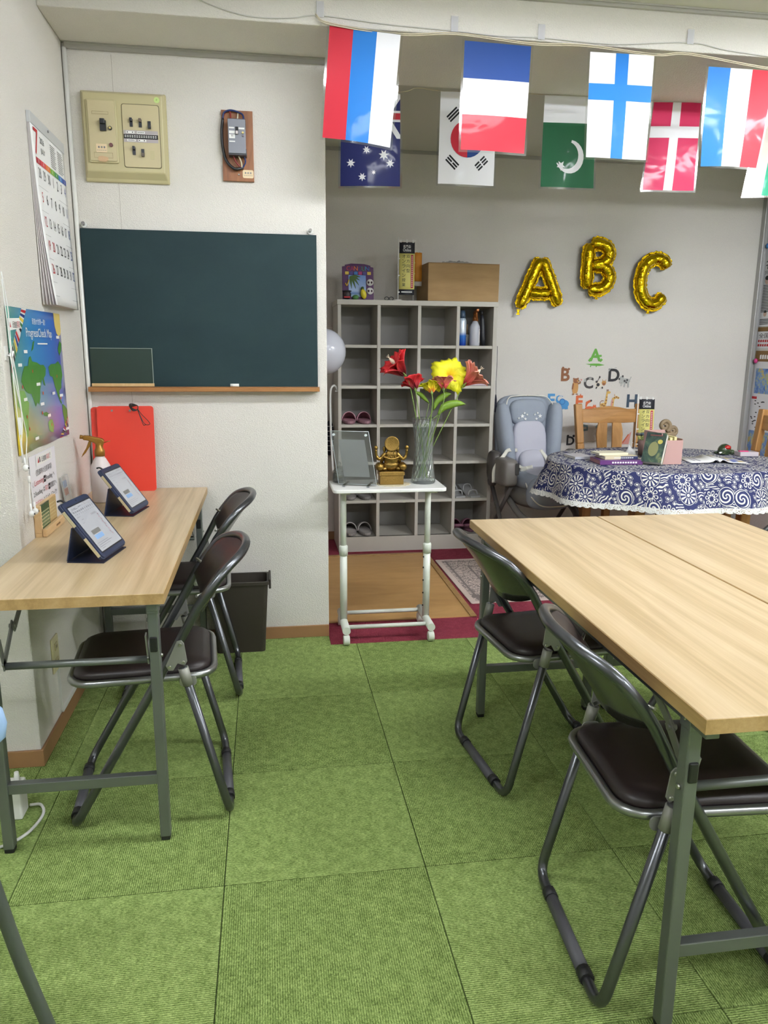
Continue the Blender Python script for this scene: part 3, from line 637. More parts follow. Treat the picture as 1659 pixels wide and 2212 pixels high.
# ------------------------------------------------------------------ wall calendar on the left wall
cl = T('wall_calendar', 'large white July wall calendar with curling sheets on the left wall', 'calendar', (XL, 2.713, 1.415))
CW_, CHH = 0.416, 0.585
def calsurf(lift, base):
    def fn(u, v, w=0.0):          # u along +Y (0..CW), v up (0..CH)
        k = 1-v/CHH; q = 1-u/CW_
        x = base+lift*(k**2.0)*(0.35+0.65*q**1.3)+0.004*k*sin(pi*u/CW_)
        return V((x+w, u+0.008*k*k*q*(lift/0.03), v))
    return fn
for li, (lf, b0) in enumerate(((0.004, 0.002), (0.012, 0.004), (0.020, 0.006), (0.027, 0.008))):
    fn = calsurf(lf, b0); MB().grid(lambda u, v: fn(u*CW_, v*(CHH-0.02)), 10, 14).build('under_sheet', pm('sheet_%d' % (li % 2), (226, 218, 220) if li % 2 else (234, 230, 228), 0.7), cl, solid=0.0006)
fs_ = calsurf(0.034, 0.010)
MB().grid(lambda u, v: fs_(u*CW_, v*(CHH-0.018)), 12, 18).build('front_sheet', pm('calendar_paper', (238, 238, 238), 0.6), cl, solid=0.0006)
bx(0.0005, 0.013, 0, CW_, CHH-0.034, CHH).build('top_strip', pm('calendar_strip', (196, 198, 200), 0.45), cl, bevel=0.001)
MB().cyl((0.012, 0.2, CHH-0.012), (0.017, 0.2, CHH-0.012), 0.004, n=10).build('pin', INKG, cl)
ft = lambda u, v, w=0.0: fs_(u, v, 0.0012)
MB().text('7', ft, 0.028, 0.466, 0, tall=0.080, fit=0.050).build('month_numeral', INKR, cl)
m = MB(); m.text('2026', ft, 0.095, 0.512, 0, tall=0.019, fit=0.05); m.text('JULY', ft, 0.098, 0.478, 0, tall=0.020, fit=0.05); m.build('month_name', INK, cl)
m = MB()
for c0 in (0.22, 0.315):
    for r in range(11):
        L_ = 0.055+0.02*R.random(); m.face([(c0, 0.535-r*0.0068), (c0+L_, 0.535-r*0.0068), (c0+L_, 0.5375-r*0.0068), (c0, 0.5375-r*0.0068)], ft)
m.build('mini_months', INKG, cl)
DC = [(176, 40, 60), (206, 70, 80), (222, 120, 60), (120, 170, 60), (70, 140, 80), (60, 120, 190), (50, 70, 150)]
x0_, dx_ = 0.030, 0.0545
for k in range(7): MB().face([(x0_+k*dx_, 0.440), (x0_+(k+1)*dx_, 0.440), (x0_+(k+1)*dx_, 0.458), (x0_+k*dx_, 0.458)], ft).build('weekday_block', pm('weekday_%d' % k, DC[k], 0.6), cl)
m = MB()
for k, s_ in enumerate('日月火水木金土'): m.text(s_, lambda u, v, w=0: fs_(u, v, 0.0018), x0_+(k+0.5)*dx_, 0.4435, 0, tall=0.011, align='C')
m.build('weekday_print', INKW, cl)
blk, red, blu, gry, lines = MB(), MB(), MB(), MB(), MB()
day = -2
for r in range(5):
    zr = 0.398-r*0.074
    for k in range(7):
        d = day; day += 1
        s_ = str(d) if d > 0 else str(30+d); tgt = gry if d <= 0 else red if (k == 0 or d == 20) else blu if k == 6 else blk
        tgt.text(s_, ft, x0_+(k+0.5)*dx_, zr, 0, tall=0.032, sx=0.68, align='C')
    lines.face([(0.024, zr-0.028), (0.412, zr-0.028), (0.412, zr-0.0272), (0.024, zr-0.0272)], ft)
lines.face([(0.024, 0.03), (0.412, 0.03), (0.412, 0.031), (0.024, 0.031)], ft)
blk.build('dates', INK, cl); red.build('holiday_dates', INKR, cl)['kind'] = 'stuff'; blu.build('saturday_dates', INKB, cl); gry.build('june_dates', INKG, cl); lines.build('ruled_lines', INKG, cl)

# ------------------------------------------------------------------ world map poster
po = T('map_poster', 'blue and green world map poster on the left wall beside the earphones', 'poster', (XL+0.002, 2.335, 0.967))
PW, PH = 0.575, 0.425
gp = NT('poster_print'); tc = gp.coord(); sp = gp.n('SeparateXYZ'); gp.put(sp.inputs[0], tc)
gy = gp.math('DIVIDE', sp.outputs[1], PW); gz = gp.math('DIVIDE', sp.outputs[2], PH); nz = gp.noise(tc, 6, 3)
horiz = gp.ramp(gp.math('ADD', gy, gp.math('MULTIPLY', gp.math('SUBTRACT', nz, 0.5), 0.12)), [(0.0, S(96, 160, 140)), (0.35, S(66, 146, 206)), (0.75, S(64, 120, 208)), (1.0, S(84, 86, 182))])
low = gp.ramp(gp.math('ADD', gy, gp.math('MULTIPLY', gp.math('SUBTRACT', nz, 0.5), 0.2)), [(0.0, S(236, 208, 60)), (0.2, S(150, 190, 104)), (0.45, S(140, 176, 150)), (0.75, S(126, 136, 200)), (1.0, S(60, 120, 206))])
gp.base(gp.mix(gp.ramp(gz, [(0.12, (0, 0, 0, 1)), (0.62, (1, 1, 1, 1))]), low, horiz)); gp.set(Roughness=0.3); gp.b.inputs['Coat Weight'].default_value = 0.5
psurf = lambda u, v, w=0.0: V((0.0015+w+0.0025*sin(u*14)*(1-v), u*PW, v*PH))
MB().grid(lambda u, v: psurf(u, v), 16, 8).build('sheet', gp.m, po, solid=0.0006)
pf = lambda d: (lambda u, v, w=0.0: psurf(u, v, d))
LAND = pm('map_land', (70, 130, 54), 0.4); LAND2 = pm('map_land_light', (120, 172, 88), 0.4)
def land(pts, mat, d=0.0012): return MB().face(pts, pf(d)).build('continent', mat, po)
land([(0.17, 0.56), (0.21, 0.60), (0.28, 0.60), (0.31, 0.66), (0.34, 0.67), (0.36, 0.63), (0.44, 0.62), (0.50, 0.60), (0.56, 0.60), (0.60, 0.57), (0.58, 0.52), (0.54, 0.50), (0.56, 0.44), (0.53, 0.45), (0.51, 0.50), (0.46, 0.42), (0.45, 0.36), (0.42, 0.31), (0.40, 0.33), (0.36, 0.30), (0.34, 0.34), (0.30, 0.40), (0.24, 0.41), (0.19, 0.43), (0.13, 0.50)], LAND)
land([(0.06, 0.42), (0.10, 0.44), (0.17, 0.43), (0.21, 0.36), (0.24, 0.34), (0.20, 0.24), (0.17, 0.12), (0.13, 0.10), (0.10, 0.20), (0.09, 0.30), (0.04, 0.34)], LAND2)
land([(0.66, 0.58), (0.72, 0.60), (0.82, 0.60), (0.88, 0.62), (0.94, 0.58), (0.95, 0.50), (0.92, 0.46), (0.91, 0.40), (0.86, 0.38), (0.87, 0.31), (0.90, 0.28), (0.88, 0.27), (0.83, 0.34), (0.78, 0.42), (0.74, 0.50), (0.68, 0.51)], LAND)
land([(0.90, 0.27), (0.95, 0.25), (0.995, 0.21), (0.98, 0.14), (0.95, 0.08), (0.94, 0.02), (0.925, 0.03), (0.92, 0.12), (0.90, 0.20)], LAND)
land([(0.55, 0.16), (0.60, 0.18), (0.65, 0.17), (0.68, 0.12), (0.65, 0.07), (0.60, 0.08), (0.56, 0.10)], LAND2)
land([(0.92, 0.66), (0.97, 0.70), (0.99, 0.76), (0.95, 0.78), (0.90, 0.72)], LAND)
land([(0.47, 0.24), (0.53, 0.245), (0.58, 0.225), (0.56, 0.21), (0.50, 0.215)], LAND)
land([(0.36, 0.70), (0.40, 0.72), (0.43, 0.78), (0.40, 0.77)], LAND)
MB().face([(0.0, 0.68), (0.25, 1.0), (0.33, 1.0), (0.0, 0.56)], pf(0.001)).build('flag_band', pm('flag_band_pale', (226, 226, 222), 0.4), po)
FB = [pm('fb%d' % k, c, 0.4) for k, c in enumerate(((190, 40, 50), (40, 60, 130), (230, 200, 70), (60, 120, 70), (30, 30, 40), (236, 236, 236)))]
for k in range(13):
    a = k/13; b = (k+0.62)/13
    lo = lambda s_: (0.0+0.33*s_, 0.56+0.44*s_); hi = lambda s_: (0.0+0.25*s_, 0.68+0.32*s_)
    MB().face([lo(a), lo(b), hi(b), hi(a)], pf(0.0014)).build('mini_flag', FB[(k*5) % 6], po)
    lo2 = lambda s_: (0.80+0.2*s_, 0.0+0.16*s_); hi2 = lambda s_: (0.86+0.14*s_, 0.0+0.11*s_)
    MB().face([lo2(a), hi2(a), hi2(b), lo2(b)], pf(0.0014)).build('mini_flag', FB[(k*7) % 6], po)
MB().face([(0.01, 0.84), (0.20, 0.86), (0.20, 0.93), (0.01, 0.92)], pf(0.0016)).build('name_plate', WHITEP, po)
m = MB(); m.text('近進館', pf(0.002), 0.075, 0.86, 0, tall=0.045, fit=0.07); m.build('plate_print', INK, po)
m = MB(); m.text('英語', pf(0.002), 0.146, 0.864, 0, tall=0.045, fit=0.045); m.face([(0.02, 0.86), (0.05, 0.865), (0.036, 0.90)], pf(0.002)); m.build('plate_red_print', INKR, po)
MB().face([(0.86, 1.0), (0.87, 0.9), (0.90, 0.84), (0.94, 0.82), (0.98, 0.83), (1.0, 0.86), (1.0, 1.0)], pf(0.0012)).build('moon', pm('moon_yellow', (226, 202, 120), 0.4), po)
m = MB(); m.text('目指せ世界一周！', pf(0.0016), 0.54, 0.895, 0, tall=0.045, fit=0.25, align='C'); m.text('ProgressCheck Map', pf(0.0016), 0.54, 0.785, 0, tall=0.085, fit=0.50, align='C')
m.face([(0.48, 0.752), (0.68, 0.752), (0.68, 0.762), (0.48, 0.762)], pf(0.0016)); m.build('title', INKW, po)
m = MB()
for u, v in ((0.22, 0.69), (0.10, 0.60), (0.40, 0.45), (0.44, 0.30), (0.86, 0.33), (0.70, 0.36), (0.55, 0.20), (0.30, 0.06), (0.93, 0.045), (0.88, 0.80), (0.14, 0.36)): m.face([(u, v), (u+0.065, v), (u+0.065, v+0.022), (u, v+0.022)], pf(0.002))
m.build('place_tag', WHITEP, po)
m = MB()
for u, v in ((0.35, 0.56), (0.14, 0.46), (0.50, 0.39), (0.83, 0.50), (0.46, 0.245), (0.62, 0.135), (0.945, 0.11), (0.20, 0.16), (0.88, 0.32), (0.17, 0.25)): m.face(circ(u, v, 0.008, 8, 0.014), pf(0.0022))
m.build('place_dot', pm('orange_dot', (206, 84, 50), 0.4), po)

# ------------------------------------------------------------------ notice sheet
no = T('notice_sheet', 'white notice sheet with handwritten-style red and black lines below the map poster', 'notice', (XL+0.0015, 2.425, 0.745))
NW, NH = 0.29, 0.205
nf = lambda d: (lambda u, v, w=0.0: V((0.001+d, u*NW, v*NH)))
bx(0.0, 0.001, 0, NW, 0, NH).build('sheet', pm('notice_paper', (232, 230, 236), 0.6), no)
MB().face([(0.22, 0.82), (0.84, 0.82), (0.84, 0.98), (0.22, 0.98)], nf(0.0012)).build('pasted_label', WHITEP, no)
k_, r_ = MB(), MB()
k_.text('近進館', nf(0.0016), 0.42, 0.85, 0, tall=0.085, fit=0.19); r_.text('英語', nf(0.0016), 0.62, 0.85, 0, tall=0.085, fit=0.12); k_.text('!', nf(0.0016), 0.76, 0.85, 0, tall=0.09)
r_.face([(0.28, 0.86), (0.34, 0.86), (0.31, 0.94)], nf(0.0016)); k_.face([(0.35, 0.86), (0.38, 0.86), (0.38, 0.94), (0.35, 0.94)], nf(0.0016))
k_.text('《受講時の注意事項》', nf(0.0006), 0.5, 0.67, 0, tall=0.095, fit=0.62, align='C')
k_.text('1.', nf(0.0006), 0.05, 0.53, 0, tall=0.08, fit=0.03); r_.text('Listening', nf(0.0006), 0.11, 0.51, 0, tall=0.11, fit=0.34); k_.text('➡Reading へ', nf(0.0006), 0.46, 0.51, 0, tall=0.11, fit=0.44)
k_.text('2.Reading は', nf(0.0006), 0.05, 0.36, 0, tall=0.10, fit=0.43); r_.text('英文', nf(0.0006), 0.49, 0.37, 0, tall=0.09, fit=0.12); k_.text('➡問題文へ', nf(0.0006), 0.62, 0.36, 0, tall=0.10, fit=0.34)
k_.text('3.', nf(0.0006), 0.05, 0.22, 0, tall=0.08, fit=0.03); r_.text('ログアウト', nf(0.0006), 0.10, 0.22, 0, tall=0.085, fit=0.28); k_.text('は 右上の 人マーク!!', nf(0.0006), 0.40, 0.21, 0, tall=0.10, fit=0.54)
for vv in (0.11, 0.03):
    r_.face(circ(0.08, vv+0.03, 0.02, 10, 0.028), nf(0.0006))
    for q in range(12 if vv > 0.1 else 5): r_.face([(0.13+q*0.06, vv), (0.175+q*0.06, vv), (0.175+q*0.06, vv+0.06), (0.165+q*0.06, vv+0.06), (0.165+q*0.06, vv+0.012), (0.13+q*0.06, vv+0.012)], nf(0.0006))
k_.build('black_print', INK, no); r_.build('red_print', INKR, no)

# ------------------------------------------------------------------ earphones hanging at the poster edge
EW = pm('earphone_white', (236, 236, 234), 0.3)
def bud(p, par, s=1):
    b = MB().ell(p, 0.009, 0.009, 0.010, 12, 8).build('earbud', EW, par)
    MB().cyl((p[0]+0.008, p[1]-0.003*s, p[2]), (p[0]+0.0095, p[1]-0.003*s, p[2]), 0.003, n=8).build('speaker_grille', INK, b)
    MB().cyl((p[0], p[1], p[2]), (p[0]-0.002, p[1], p[2]+0.03), 0.0035, 0.0028, n=8).build('bud_stem', EW, b)
X0 = XL+0.014
e1 = T('earphones', 'white wired earphones hanging lowest by the map poster with two buds touching side by side', 'earphones', (0, 0, 0), group='white wired earphones')
MB().tube(catmull([(X0, 2.302, 1.262), (X0+0.004, 2.318, 1.17), (X0+0.006, 2.345, 1.08), (X0+0.004, 2.37, 1.02), (X0+0.004, 2.352, 0.965), (X0+0.004, 2.358, 0.91)], 6), 0.0016, 6).build('cable', EW, e1)
MB().cyl((X0+0.004, 2.358, 0.905), (X0+0.004, 2.358, 0.885), 0.004, n=8).build('splitter', EW, e1)
for dy in (-0.014, 0.020): MB().tube(catmull([(X0+0.004, 2.358, 0.888), (X0+0.006, 2.353+dy*0.6, 0.86), (X0+0.008, 2.350+dy, 0.82)], 5), 0.0012, 6).build('branch_cable', EW, e1)
bud((X0+0.010, 2.334, 0.795), e1); bud((X0+0.010, 2.370, 0.795), e1, -1)
e2 = T('earphones', 'white wired earphones looped at the poster edge with one bud hanging higher up', 'earphones', (0, 0, 0), group='white wired earphones')
MB().tube(catmull([(X0, 2.295, 1.48), (X0+0.004, 2.308, 1.38), (X0, 2.320, 1.28), (X0+0.004, 2.332, 1.18), (X0+0.006, 2.338, 1.08), (X0+0.004, 2.318, 1.00), (X0+0.006, 2.325, 0.95)], 6), 0.0016, 6).build('cable', EW, e2)
MB().tube(catmull([(X0, 2.293, 1.46), (X0+0.002, 2.297, 1.36), (X0, 2.312, 1.27), (X0+0.003, 2.305, 1.12), (X0+0.003, 2.318, 0.95)], 6), 0.0014, 6).build('cable', EW, e2)
bx(X0-0.004, X0+0.004, 2.328, 2.338, 1.03, 1.08).build('remote', EW, e2, bevel=0.002)
bud((X0+0.010, 2.318, 0.935), e2)
ch_ = T('cable_clip', 'small clear plastic hook holding the earphone cables by the map poster', 'hook', (XL, 2.312, 1.262))
bx(0, 0.004, -0.012, 0.012, -0.02, 0.02).build('base', WHITE, ch_); MB().tube([(0.004, 0, -0.005), (0.018, 0, -0.01), (0.02, 0, 0.006)], 0.003, 6).build('hook', EW, ch_)

# ------------------------------------------------------------------ red clipboards against the partition wall
REDM = pm('red_plastic_board', (216, 62, 46), 0.38)
def board(label, x0, x1, y, z1, holes):
    t = T('red_board', label, 'board', ((x0+x1)/2, y, 0.7), group='red boards'); w_ = (x1-x0)/2; h_ = z1-0.7
    lean = lambda u, v, w: V((u, 0.036*v/h_-w, v))
    p = rrect(-w_, w_, 0.0, h_, 0.012); MB().prism(p, lean, 0.004).build('panel', REDM, t)
    for hx in holes: MB().cyl(lean(hx, h_-0.018, 0.0041), lean(hx, h_-0.018, 0.0055), 0.0045, n=12).build('eyelet', STEEL, t)
    return t
board('red plastic board, narrow strip showing behind the other red board', -0.705, -0.56, 3.212, 1.040, ())
board('red plastic board with two eyelets leaning on the partition wall above the table', -0.679, -0.457, 3.196, 1.045, (-0.052, 0.018))
co = T('cord_loop', 'thin black cord coiled over the top corner of the red board', 'cord', (-0.519, 3.208, 1.045))
m = MB()
for k in range(4): m.tube(catmull([(-0.028+0.002*k, -0.004-0.002*k, 0.004), (-0.018, -0.014, 0.012-0.004*k), (0.005, -0.012, 0.004), (0.004, -0.014, -0.012), (-0.014, -0.016, -0.016+0.003*k)], 5, True), 0.0019, 5, True)
m.tube(catmull([(0.004, -0.012, -0.008), (0.02, -0.018, -0.03), (0.045, -0.019, -0.058), (0.05, -0.019, -0.07), (0.035, -0.02, -0.072), (0.022, -0.02, -0.055), (0.006, -0.016, -0.012)], 6), 0.0014, 5)
m.tube(catmull([(0.004, -0.014, -0.01), (0.016, -0.02, -0.045), (0.026, -0.021, -0.074), (0.036, -0.02, -0.07)], 6), 0.0014, 5)
m.build('cord', BLACK, co)

# ------------------------------------------------------------------ outlet and cord duct under the table
ol = T('wall_outlet', 'beige double wall outlet under the tablet table', 'outlet', (XL, 2.512, 0.28))
OBE = pm('outlet_beige', (206, 198, 158), 0.4)
bx(0, 0.007, -0.036, 0.036, -0.06, 0.06).build('plate', OBE, ol, bevel=0.003)
for z in (-0.026, 0.026):
    s_ = bx(0.007, 0.010, -0.014, 0.014, z-0.013, z+0.013).build('socket', pm('socket_beige', (186, 176, 136), 0.4), ol, bevel=0.002)
    for y in (-0.005, 0.005): bx(0.0095, 0.0105, y-0.001, y+0.001, z-0.005, z+0.005).build('slot', INK, s_)
du = T('cord_duct', 'thin white cord duct running from the wall outlet down to the baseboard', 'cord duct', (XL, 0, 0))
bx(0, 0.007, 2.528, 2.536, 0.064, 0.22).build('vertical_duct', WHITE, du); bx(0, 0.008, 2.536, 3.22, 0.056, 0.068).build('horizontal_duct', WHITE, du)
# ------------------------------------------------------------------ flag garlands
SLV = clear_plastic('clear_sleeve', rough=0.08, amount=0.5)
def fcol(name, c):
    t = NT('flag_'+name); t.base(S(c)); t.set(Roughness=0.5); t.b.inputs['Specular IOR Level'].default_value = 0.2; t.b.inputs['Coat Weight'].default_value = 0.10; t.b.inputs['Coat Roughness'].default_value = 0.10
    h = t.noise(t.coord(), 5, 2, 0.5, 0.8); bn_ = t.n('Bump'); bn_.inputs['Strength'].default_value = 0.5; bn_.inputs['Distance'].default_value = 0.010; t.put(bn_.inputs['Height'], h); t.t.links.new(bn_.outputs[0], t.b.inputs['Coat Normal']); return t.m
FC = dict(red=fcol('red', (190, 42, 58)), blue=fcol('blue', (36, 116, 196)), white=fcol('white', (226, 226, 230)), navy=fcol('navy', (32, 66, 132)), dnavy=fcol('dark_navy', (24, 32, 92)), green=fcol('green', (28, 92, 58)), mag=fcol('crimson', (196, 34, 84)), teal=fcol('teal_green', (40, 160, 122)), black=fcol('black', (24, 24, 28)), pale=fcol('pale', (212, 204, 194)))
GFRONT, GBACK = 'plastic-sleeved flags on the front string', 'plastic-sleeved flags on the back string'
def flag(label, group, corners, y, rects, extra=None, wave=0.006, ph=0.0, yaw=0.0):
    """corners TL TR BR BL as (x,z); rects (u0,u1,v0,v1,colour) with v downwards; extra(mapper)->list of (poly,colour)"""
    tl, tr, br, bl = corners; cx = (tl[0]+tr[0])/2
    t = T('flag', label, 'flag', (cx, y, max(tl[1], tr[1])), group=group)
    zt = max(tl[1], tr[1])
    def sf(u, v, w=0.0):
        x = (tl[0]*(1-u)+tr[0]*u)*(1-v)+(bl[0]*(1-u)+br[0]*u)*v; z = (tl[1]*(1-u)+tr[1]*u)*(1-v)+(bl[1]*(1-u)+br[1]*u)*v
        return V((x-cx, wave*sin(2.6*u*pi*0.5+ph+v*2.2)*v-w-(u-0.5)*yaw, z-zt))
    for k, (u0, u1, v0, v1, c) in enumerate(rects):
        MB().grid(lambda a, b: sf(u0+(u1-u0)*a, v0+(v1-v0)*b), max(2, int(8*(u1-u0))), max(2, int(10*(v1-v0)))).build('field', FC[c], t)
    if extra:
        by = {}
        for poly, c, d in extra: by.setdefault((c, d), []).append(poly)
        for (c, d), ps in by.items():
            for p in ps:
                us = sorted({round(q[0], 4) for q in p}); vv_ = sorted({round(q[1], 4) for q in p})
                if len(p) == 4 and len(us) == 2 and len(vv_) == 2:
                    MB().grid(lambda a, b: sf(us[0]+(us[1]-us[0])*a, vv_[0]+(vv_[1]-vv_[0])*b, 0.0008*d), max(1, int(8*(us[1]-us[0]))), max(1, int(10*(vv_[1]-vv_[0])))).build('emblem', FC[c], t)
                else: MB().face([(u, v) for u, v in p], lambda u, v, w=0: sf(u, v, 0.0008*d)).build('emblem', FC[c], t)
    e, f_ = 0.035, 0.022
    m = MB(); fr = [(-e, 1+e, -f_, 0), (-e, 1+e, 1, 1+f_), (-e, 0, 0, 1), (1, 1+e, 0, 1)]
    for u0, u1, v0, v1 in fr: m.grid(lambda a, b: sf(u0+(u1-u0)*a, v0+(v1-v0)*b), 6 if u1-u0 > 0.5 else 1, 8 if v1-v0 > 0.5 else 1)
    m.build('plastic_sleeve', SLV, t)
    return t
YF, YBk = 2.930, 3.502
TH = 1/3
flag('red, blue and white vertically striped flag at the left end of the front string', GFRONT, [(0.250, 2.380), (0.498, 2.360), (0.464, 1.992), (0.222, 2.020)], YF, [(0, TH, 0, 1, 'red'), (TH, 2*TH, 0, 1, 'blue'), (2*TH, 1, 0, 1, 'white')], wave=0.012, ph=0.4, yaw=0.02)
flag('blue, white and red horizontally striped flag on the front string', GFRONT, [(0.732, 2.360), (0.980, 2.356), (0.972, 1.996), (0.728, 1.998)], YF, [(0, 1, 0, TH, 'navy'), (0, 1, TH, 2*TH, 'white'), (0, 1, 2*TH, 1, 'red')], ph=1.2)
flag('white flag with a blue cross on the front string', GFRONT, [(1.206, 2.352), (1.457, 2.354), (1.456, 1.994), (1.211, 1.992)], YF, [(0, 1, 0, 1, 'white')], [([(0.40, 0), (0.60, 0), (0.60, 1), (0.40, 1)], 'blue', 1), ([(0, 0.29), (1, 0.29), (1, 0.445), (0, 0.445)], 'blue', 2)], ph=2.0)
flag('blue, white and red vertically striped flag at the right end of the front string', GFRONT, [(1.678, 2.330), (1.950, 2.330), (1.920, 1.985), (1.682, 1.980)], YF, [(0, TH, 0, 1, 'blue'), (TH, 2*TH, 0, 1, 'white'), (2*TH, 1, 0, 1, 'red')], ph=0.8, wave=0.010)
def u(cx, cy, r, n=7, asp=0.70): return [(cx+(x)*1.0, cy+(y)*asp) for x, y in star(0, 0, r, n, 0.45)]
aus = [([(0.5, 0.0), (1.0, 0.0), (1.0, 0.48), (0.5, 0.48)], 'dnavy', 1)]
for p in ([(0.5, 0), (0.56, 0), (1, 0.44), (1, 0.48), (0.94, 0.48), (0.5, 0.05)], [(1, 0), (1, 0.05), (0.56, 0.48), (0.5, 0.48), (0.5, 0.43), (0.94, 0)], [(0.68, 0), (0.82, 0), (0.82, 0.48), (0.68, 0.48)], [(0.5, 0.18), (1, 0.18), (1, 0.30), (0.5, 0.30)]): aus.append((p, 'white', 2))
for p in ([(0.71, 0), (0.79, 0), (0.79, 0.48), (0.71, 0.48)], [(0.5, 0.205), (1, 0.205), (1, 0.275), (0.5, 0.275)]): aus.append((p, 'red', 3))
for cx, cy, r in ((0.43, 0.605, 0.065), (0.17, 0.75, 0.075), (0.36, 0.90, 0.07), (0.83, 0.75, 0.075), (0.55, 0.85, 0.04), (0.72, 0.66, 0.09)):
    aus.append((u(cx, cy, r), 'white', 1))
flag('dark navy flag with white stars, half hidden behind the front string', GBACK, [(0.345, 2.342), (0.598, 2.345), (0.602, 1.976), (0.340, 1.968)], YBk, [(0, 1, 0, 1, 'dnavy')], aus, ph=0.3)
kor = [(circ(0.5, 0.5, 0.30, 28, 0.205), 'navy', 1)]
kor.append(([(0.5+0.30*cos(a), 0.5+0.205*sin(a)) for a in [pi/2+pi*k/14 for k in range(15)]], 'red', 2))
def tri(cx, cy, ang, br):
    out = []; ca, sa = cos(ang), sin(ang)
    for k in (-1, 0, 1):
        segs = ((-0.115, -0.012), (0.012, 0.115)) if br[k+1] else ((-0.115, 0.115),)
        for a, b in segs:
            P = [(a, k*0.045-0.014), (b, k*0.045-0.014), (b, k*0.045+0.014), (a, k*0.045+0.014)]
            out.append(([(cx+(x*ca-y*sa), cy+(x*sa+y*ca)*0.70) for x, y in P], 'black', 1))
    return out
kor += tri(0.24, 0.24, -0.75, (0, 0, 0)) + tri(0.24, 0.76, 0.75, (0, 1, 0)) + tri(0.76, 0.24, 0.75, (1, 0, 1)) + tri(0.76, 0.76, -0.75, (1, 1, 1))
flag('white flag with a red and blue circle and black bars on the back string', GBACK, [(0.775, 2.366), (1.024, 2.372), (1.026, 1.994), (0.771, 1.994)], YBk, [(0, 1, 0, 1, 'white')], kor, ph=1.0)
cres = [(0.52+0.27*cos(a), 0.66+0.185*sin(a)) for a in [math.radians(-60-0+k*15)-0.4 for k in range(17)]]
inner = [(0.47+0.215*cos(a), 0.645+0.150*sin(a)) for a in [math.radians(-48+k*13.5)-0.4 for k in range(17)]]
flag('green flag with a white crescent and star on the back string', GBACK, [(1.243, 2.376), (1.480, 2.380), (1.497, 2.002), (1.242, 1.998)], YBk, [(0, 1, 0, 0.29, 'white'), (0, 1, 0.29, 1, 'green')], [(cres+inner[::-1], 'white', 1), ([(x, y) for x, y in u(0.36, 0.76, 0.085, 5)], 'white', 1)], ph=1.6)
flag('crimson flag with a white cross on the back string', GBACK, [(1.757, 2.374), (1.985, 2.384), (1.988, 2.010), (1.728, 2.002)], YBk, [(0, 1, 0, 1, 'mag')], [([(0.40, 0), (0.58, 0), (0.58, 1), (0.40, 1)], 'white', 1), ([(0, 0.27), (1, 0.27), (1, 0.40), (0, 0.40)], 'white', 2)], ph=2.2)
flag('pale and green flag cut off by the right edge of the picture', GBACK, [(2.292, 2.364), (2.540, 2.374), (2.500, 2.004), (2.240, 1.996)], YBk, [(0, TH, 0, 1, 'pale'), (TH, 1, 0, 1, 'teal')], ph=0.6)
STR = pm('string_cream', (206, 196, 172), 0.8); STRW = pm('string_white_cord', (200, 198, 192), 0.5)
s1 = T('flag_string', 'cream string carrying the front row of flags along the beam edge', 'string', (0.2, 2.936, 2.39), group='flag strings')
def sag(p, q, d, n=8): return [V(p).lerp(V(q), k/n)+V((0, 0, -d*4*(k/n)*(1-k/n))) for k in range(n+1)]
m = MB(); pts = [(0.0, 0, 0.022), (0.05, -0.004, -0.004), (0.298, -0.004, -0.022), (0.50, 0, -0.006), (0.78, -0.004, -0.022), (0.99, 0, -0.014), (1.26, -0.004, -0.03), (1.40, 0, -0.018), (1.75, -0.004, -0.05), (2.05, 0, -0.04)]
m.tube(catmull(pts, 6), 0.0022, 6); m.tube(catmull([(x, y-0.002, z-0.006) for x, y, z in pts], 6), 0.0018, 6); m.build('twine', STR, s1)
s2 = T('flag_string', 'cream string carrying the back row of flags behind the beam', 'string', (0.33, 3.506, 2.375), group='flag strings')
m = MB(); pts = [(0.0, 0, -0.03), (0.27, 0, -0.02), (0.34, 0, 0.0), (0.45, 0, -0.006), (0.70, 0, 0.002), (0.92, 0, 0.004), (1.17, 0, 0.004), (1.45, 0, 0.0), (1.68, 0, 0.006), (2.2, 0, 0.0)]
m.tube(catmull(pts, 5), 0.002, 6); m.build('twine', STR, s2)
wc = T('thin_cable', 'thin white cable taped along the face of the ceiling beam', 'cable', (0, YB-0.003, 0))
m = MB(); m.tube(catmull([(-0.34, 0, 2.50), (-0.19, 0, 2.433), (-0.08, 0, 2.402), (0.01, 0, 2.392), (0.12, 0, 2.398), (0.218, 0, 2.412), (0.45, 0, 2.400), (0.697, 0, 2.394), (0.86, 0, 2.388), (1.021, 0, 2.392), (1.30, 0, 2.388), (1.603, 0, 2.412), (1.80, 0, 2.392), (2.3, 0, 2.375), (3.3, 0, 2.40)], 6), 0.002, 6); m.build('cable', STRW, wc)
TAPE = NT('clear_tape'); TAPE.base(S(226, 226, 232)); TAPE.set(Roughness=0.2); TAPE.b.inputs['Alpha'].default_value = 0.55
PL = ['above the left-end striped flag', 'above the horizontally striped flag', 'left of the blue cross flag', 'near the right edge']
for (x, z), d in zip(((0.218, 2.432), (0.697, 2.417), (1.021, 2.412), (1.603, 2.432)), PL):
    o = MB().box(x-0.013, x+0.013, YB-0.006, YB-0.0052, z-0.026, z+0.024).build('tape_piece', TAPE.m); tag(o, 'small piece of clear tape on the beam '+d, 'tape', 'tape pieces on the beam')

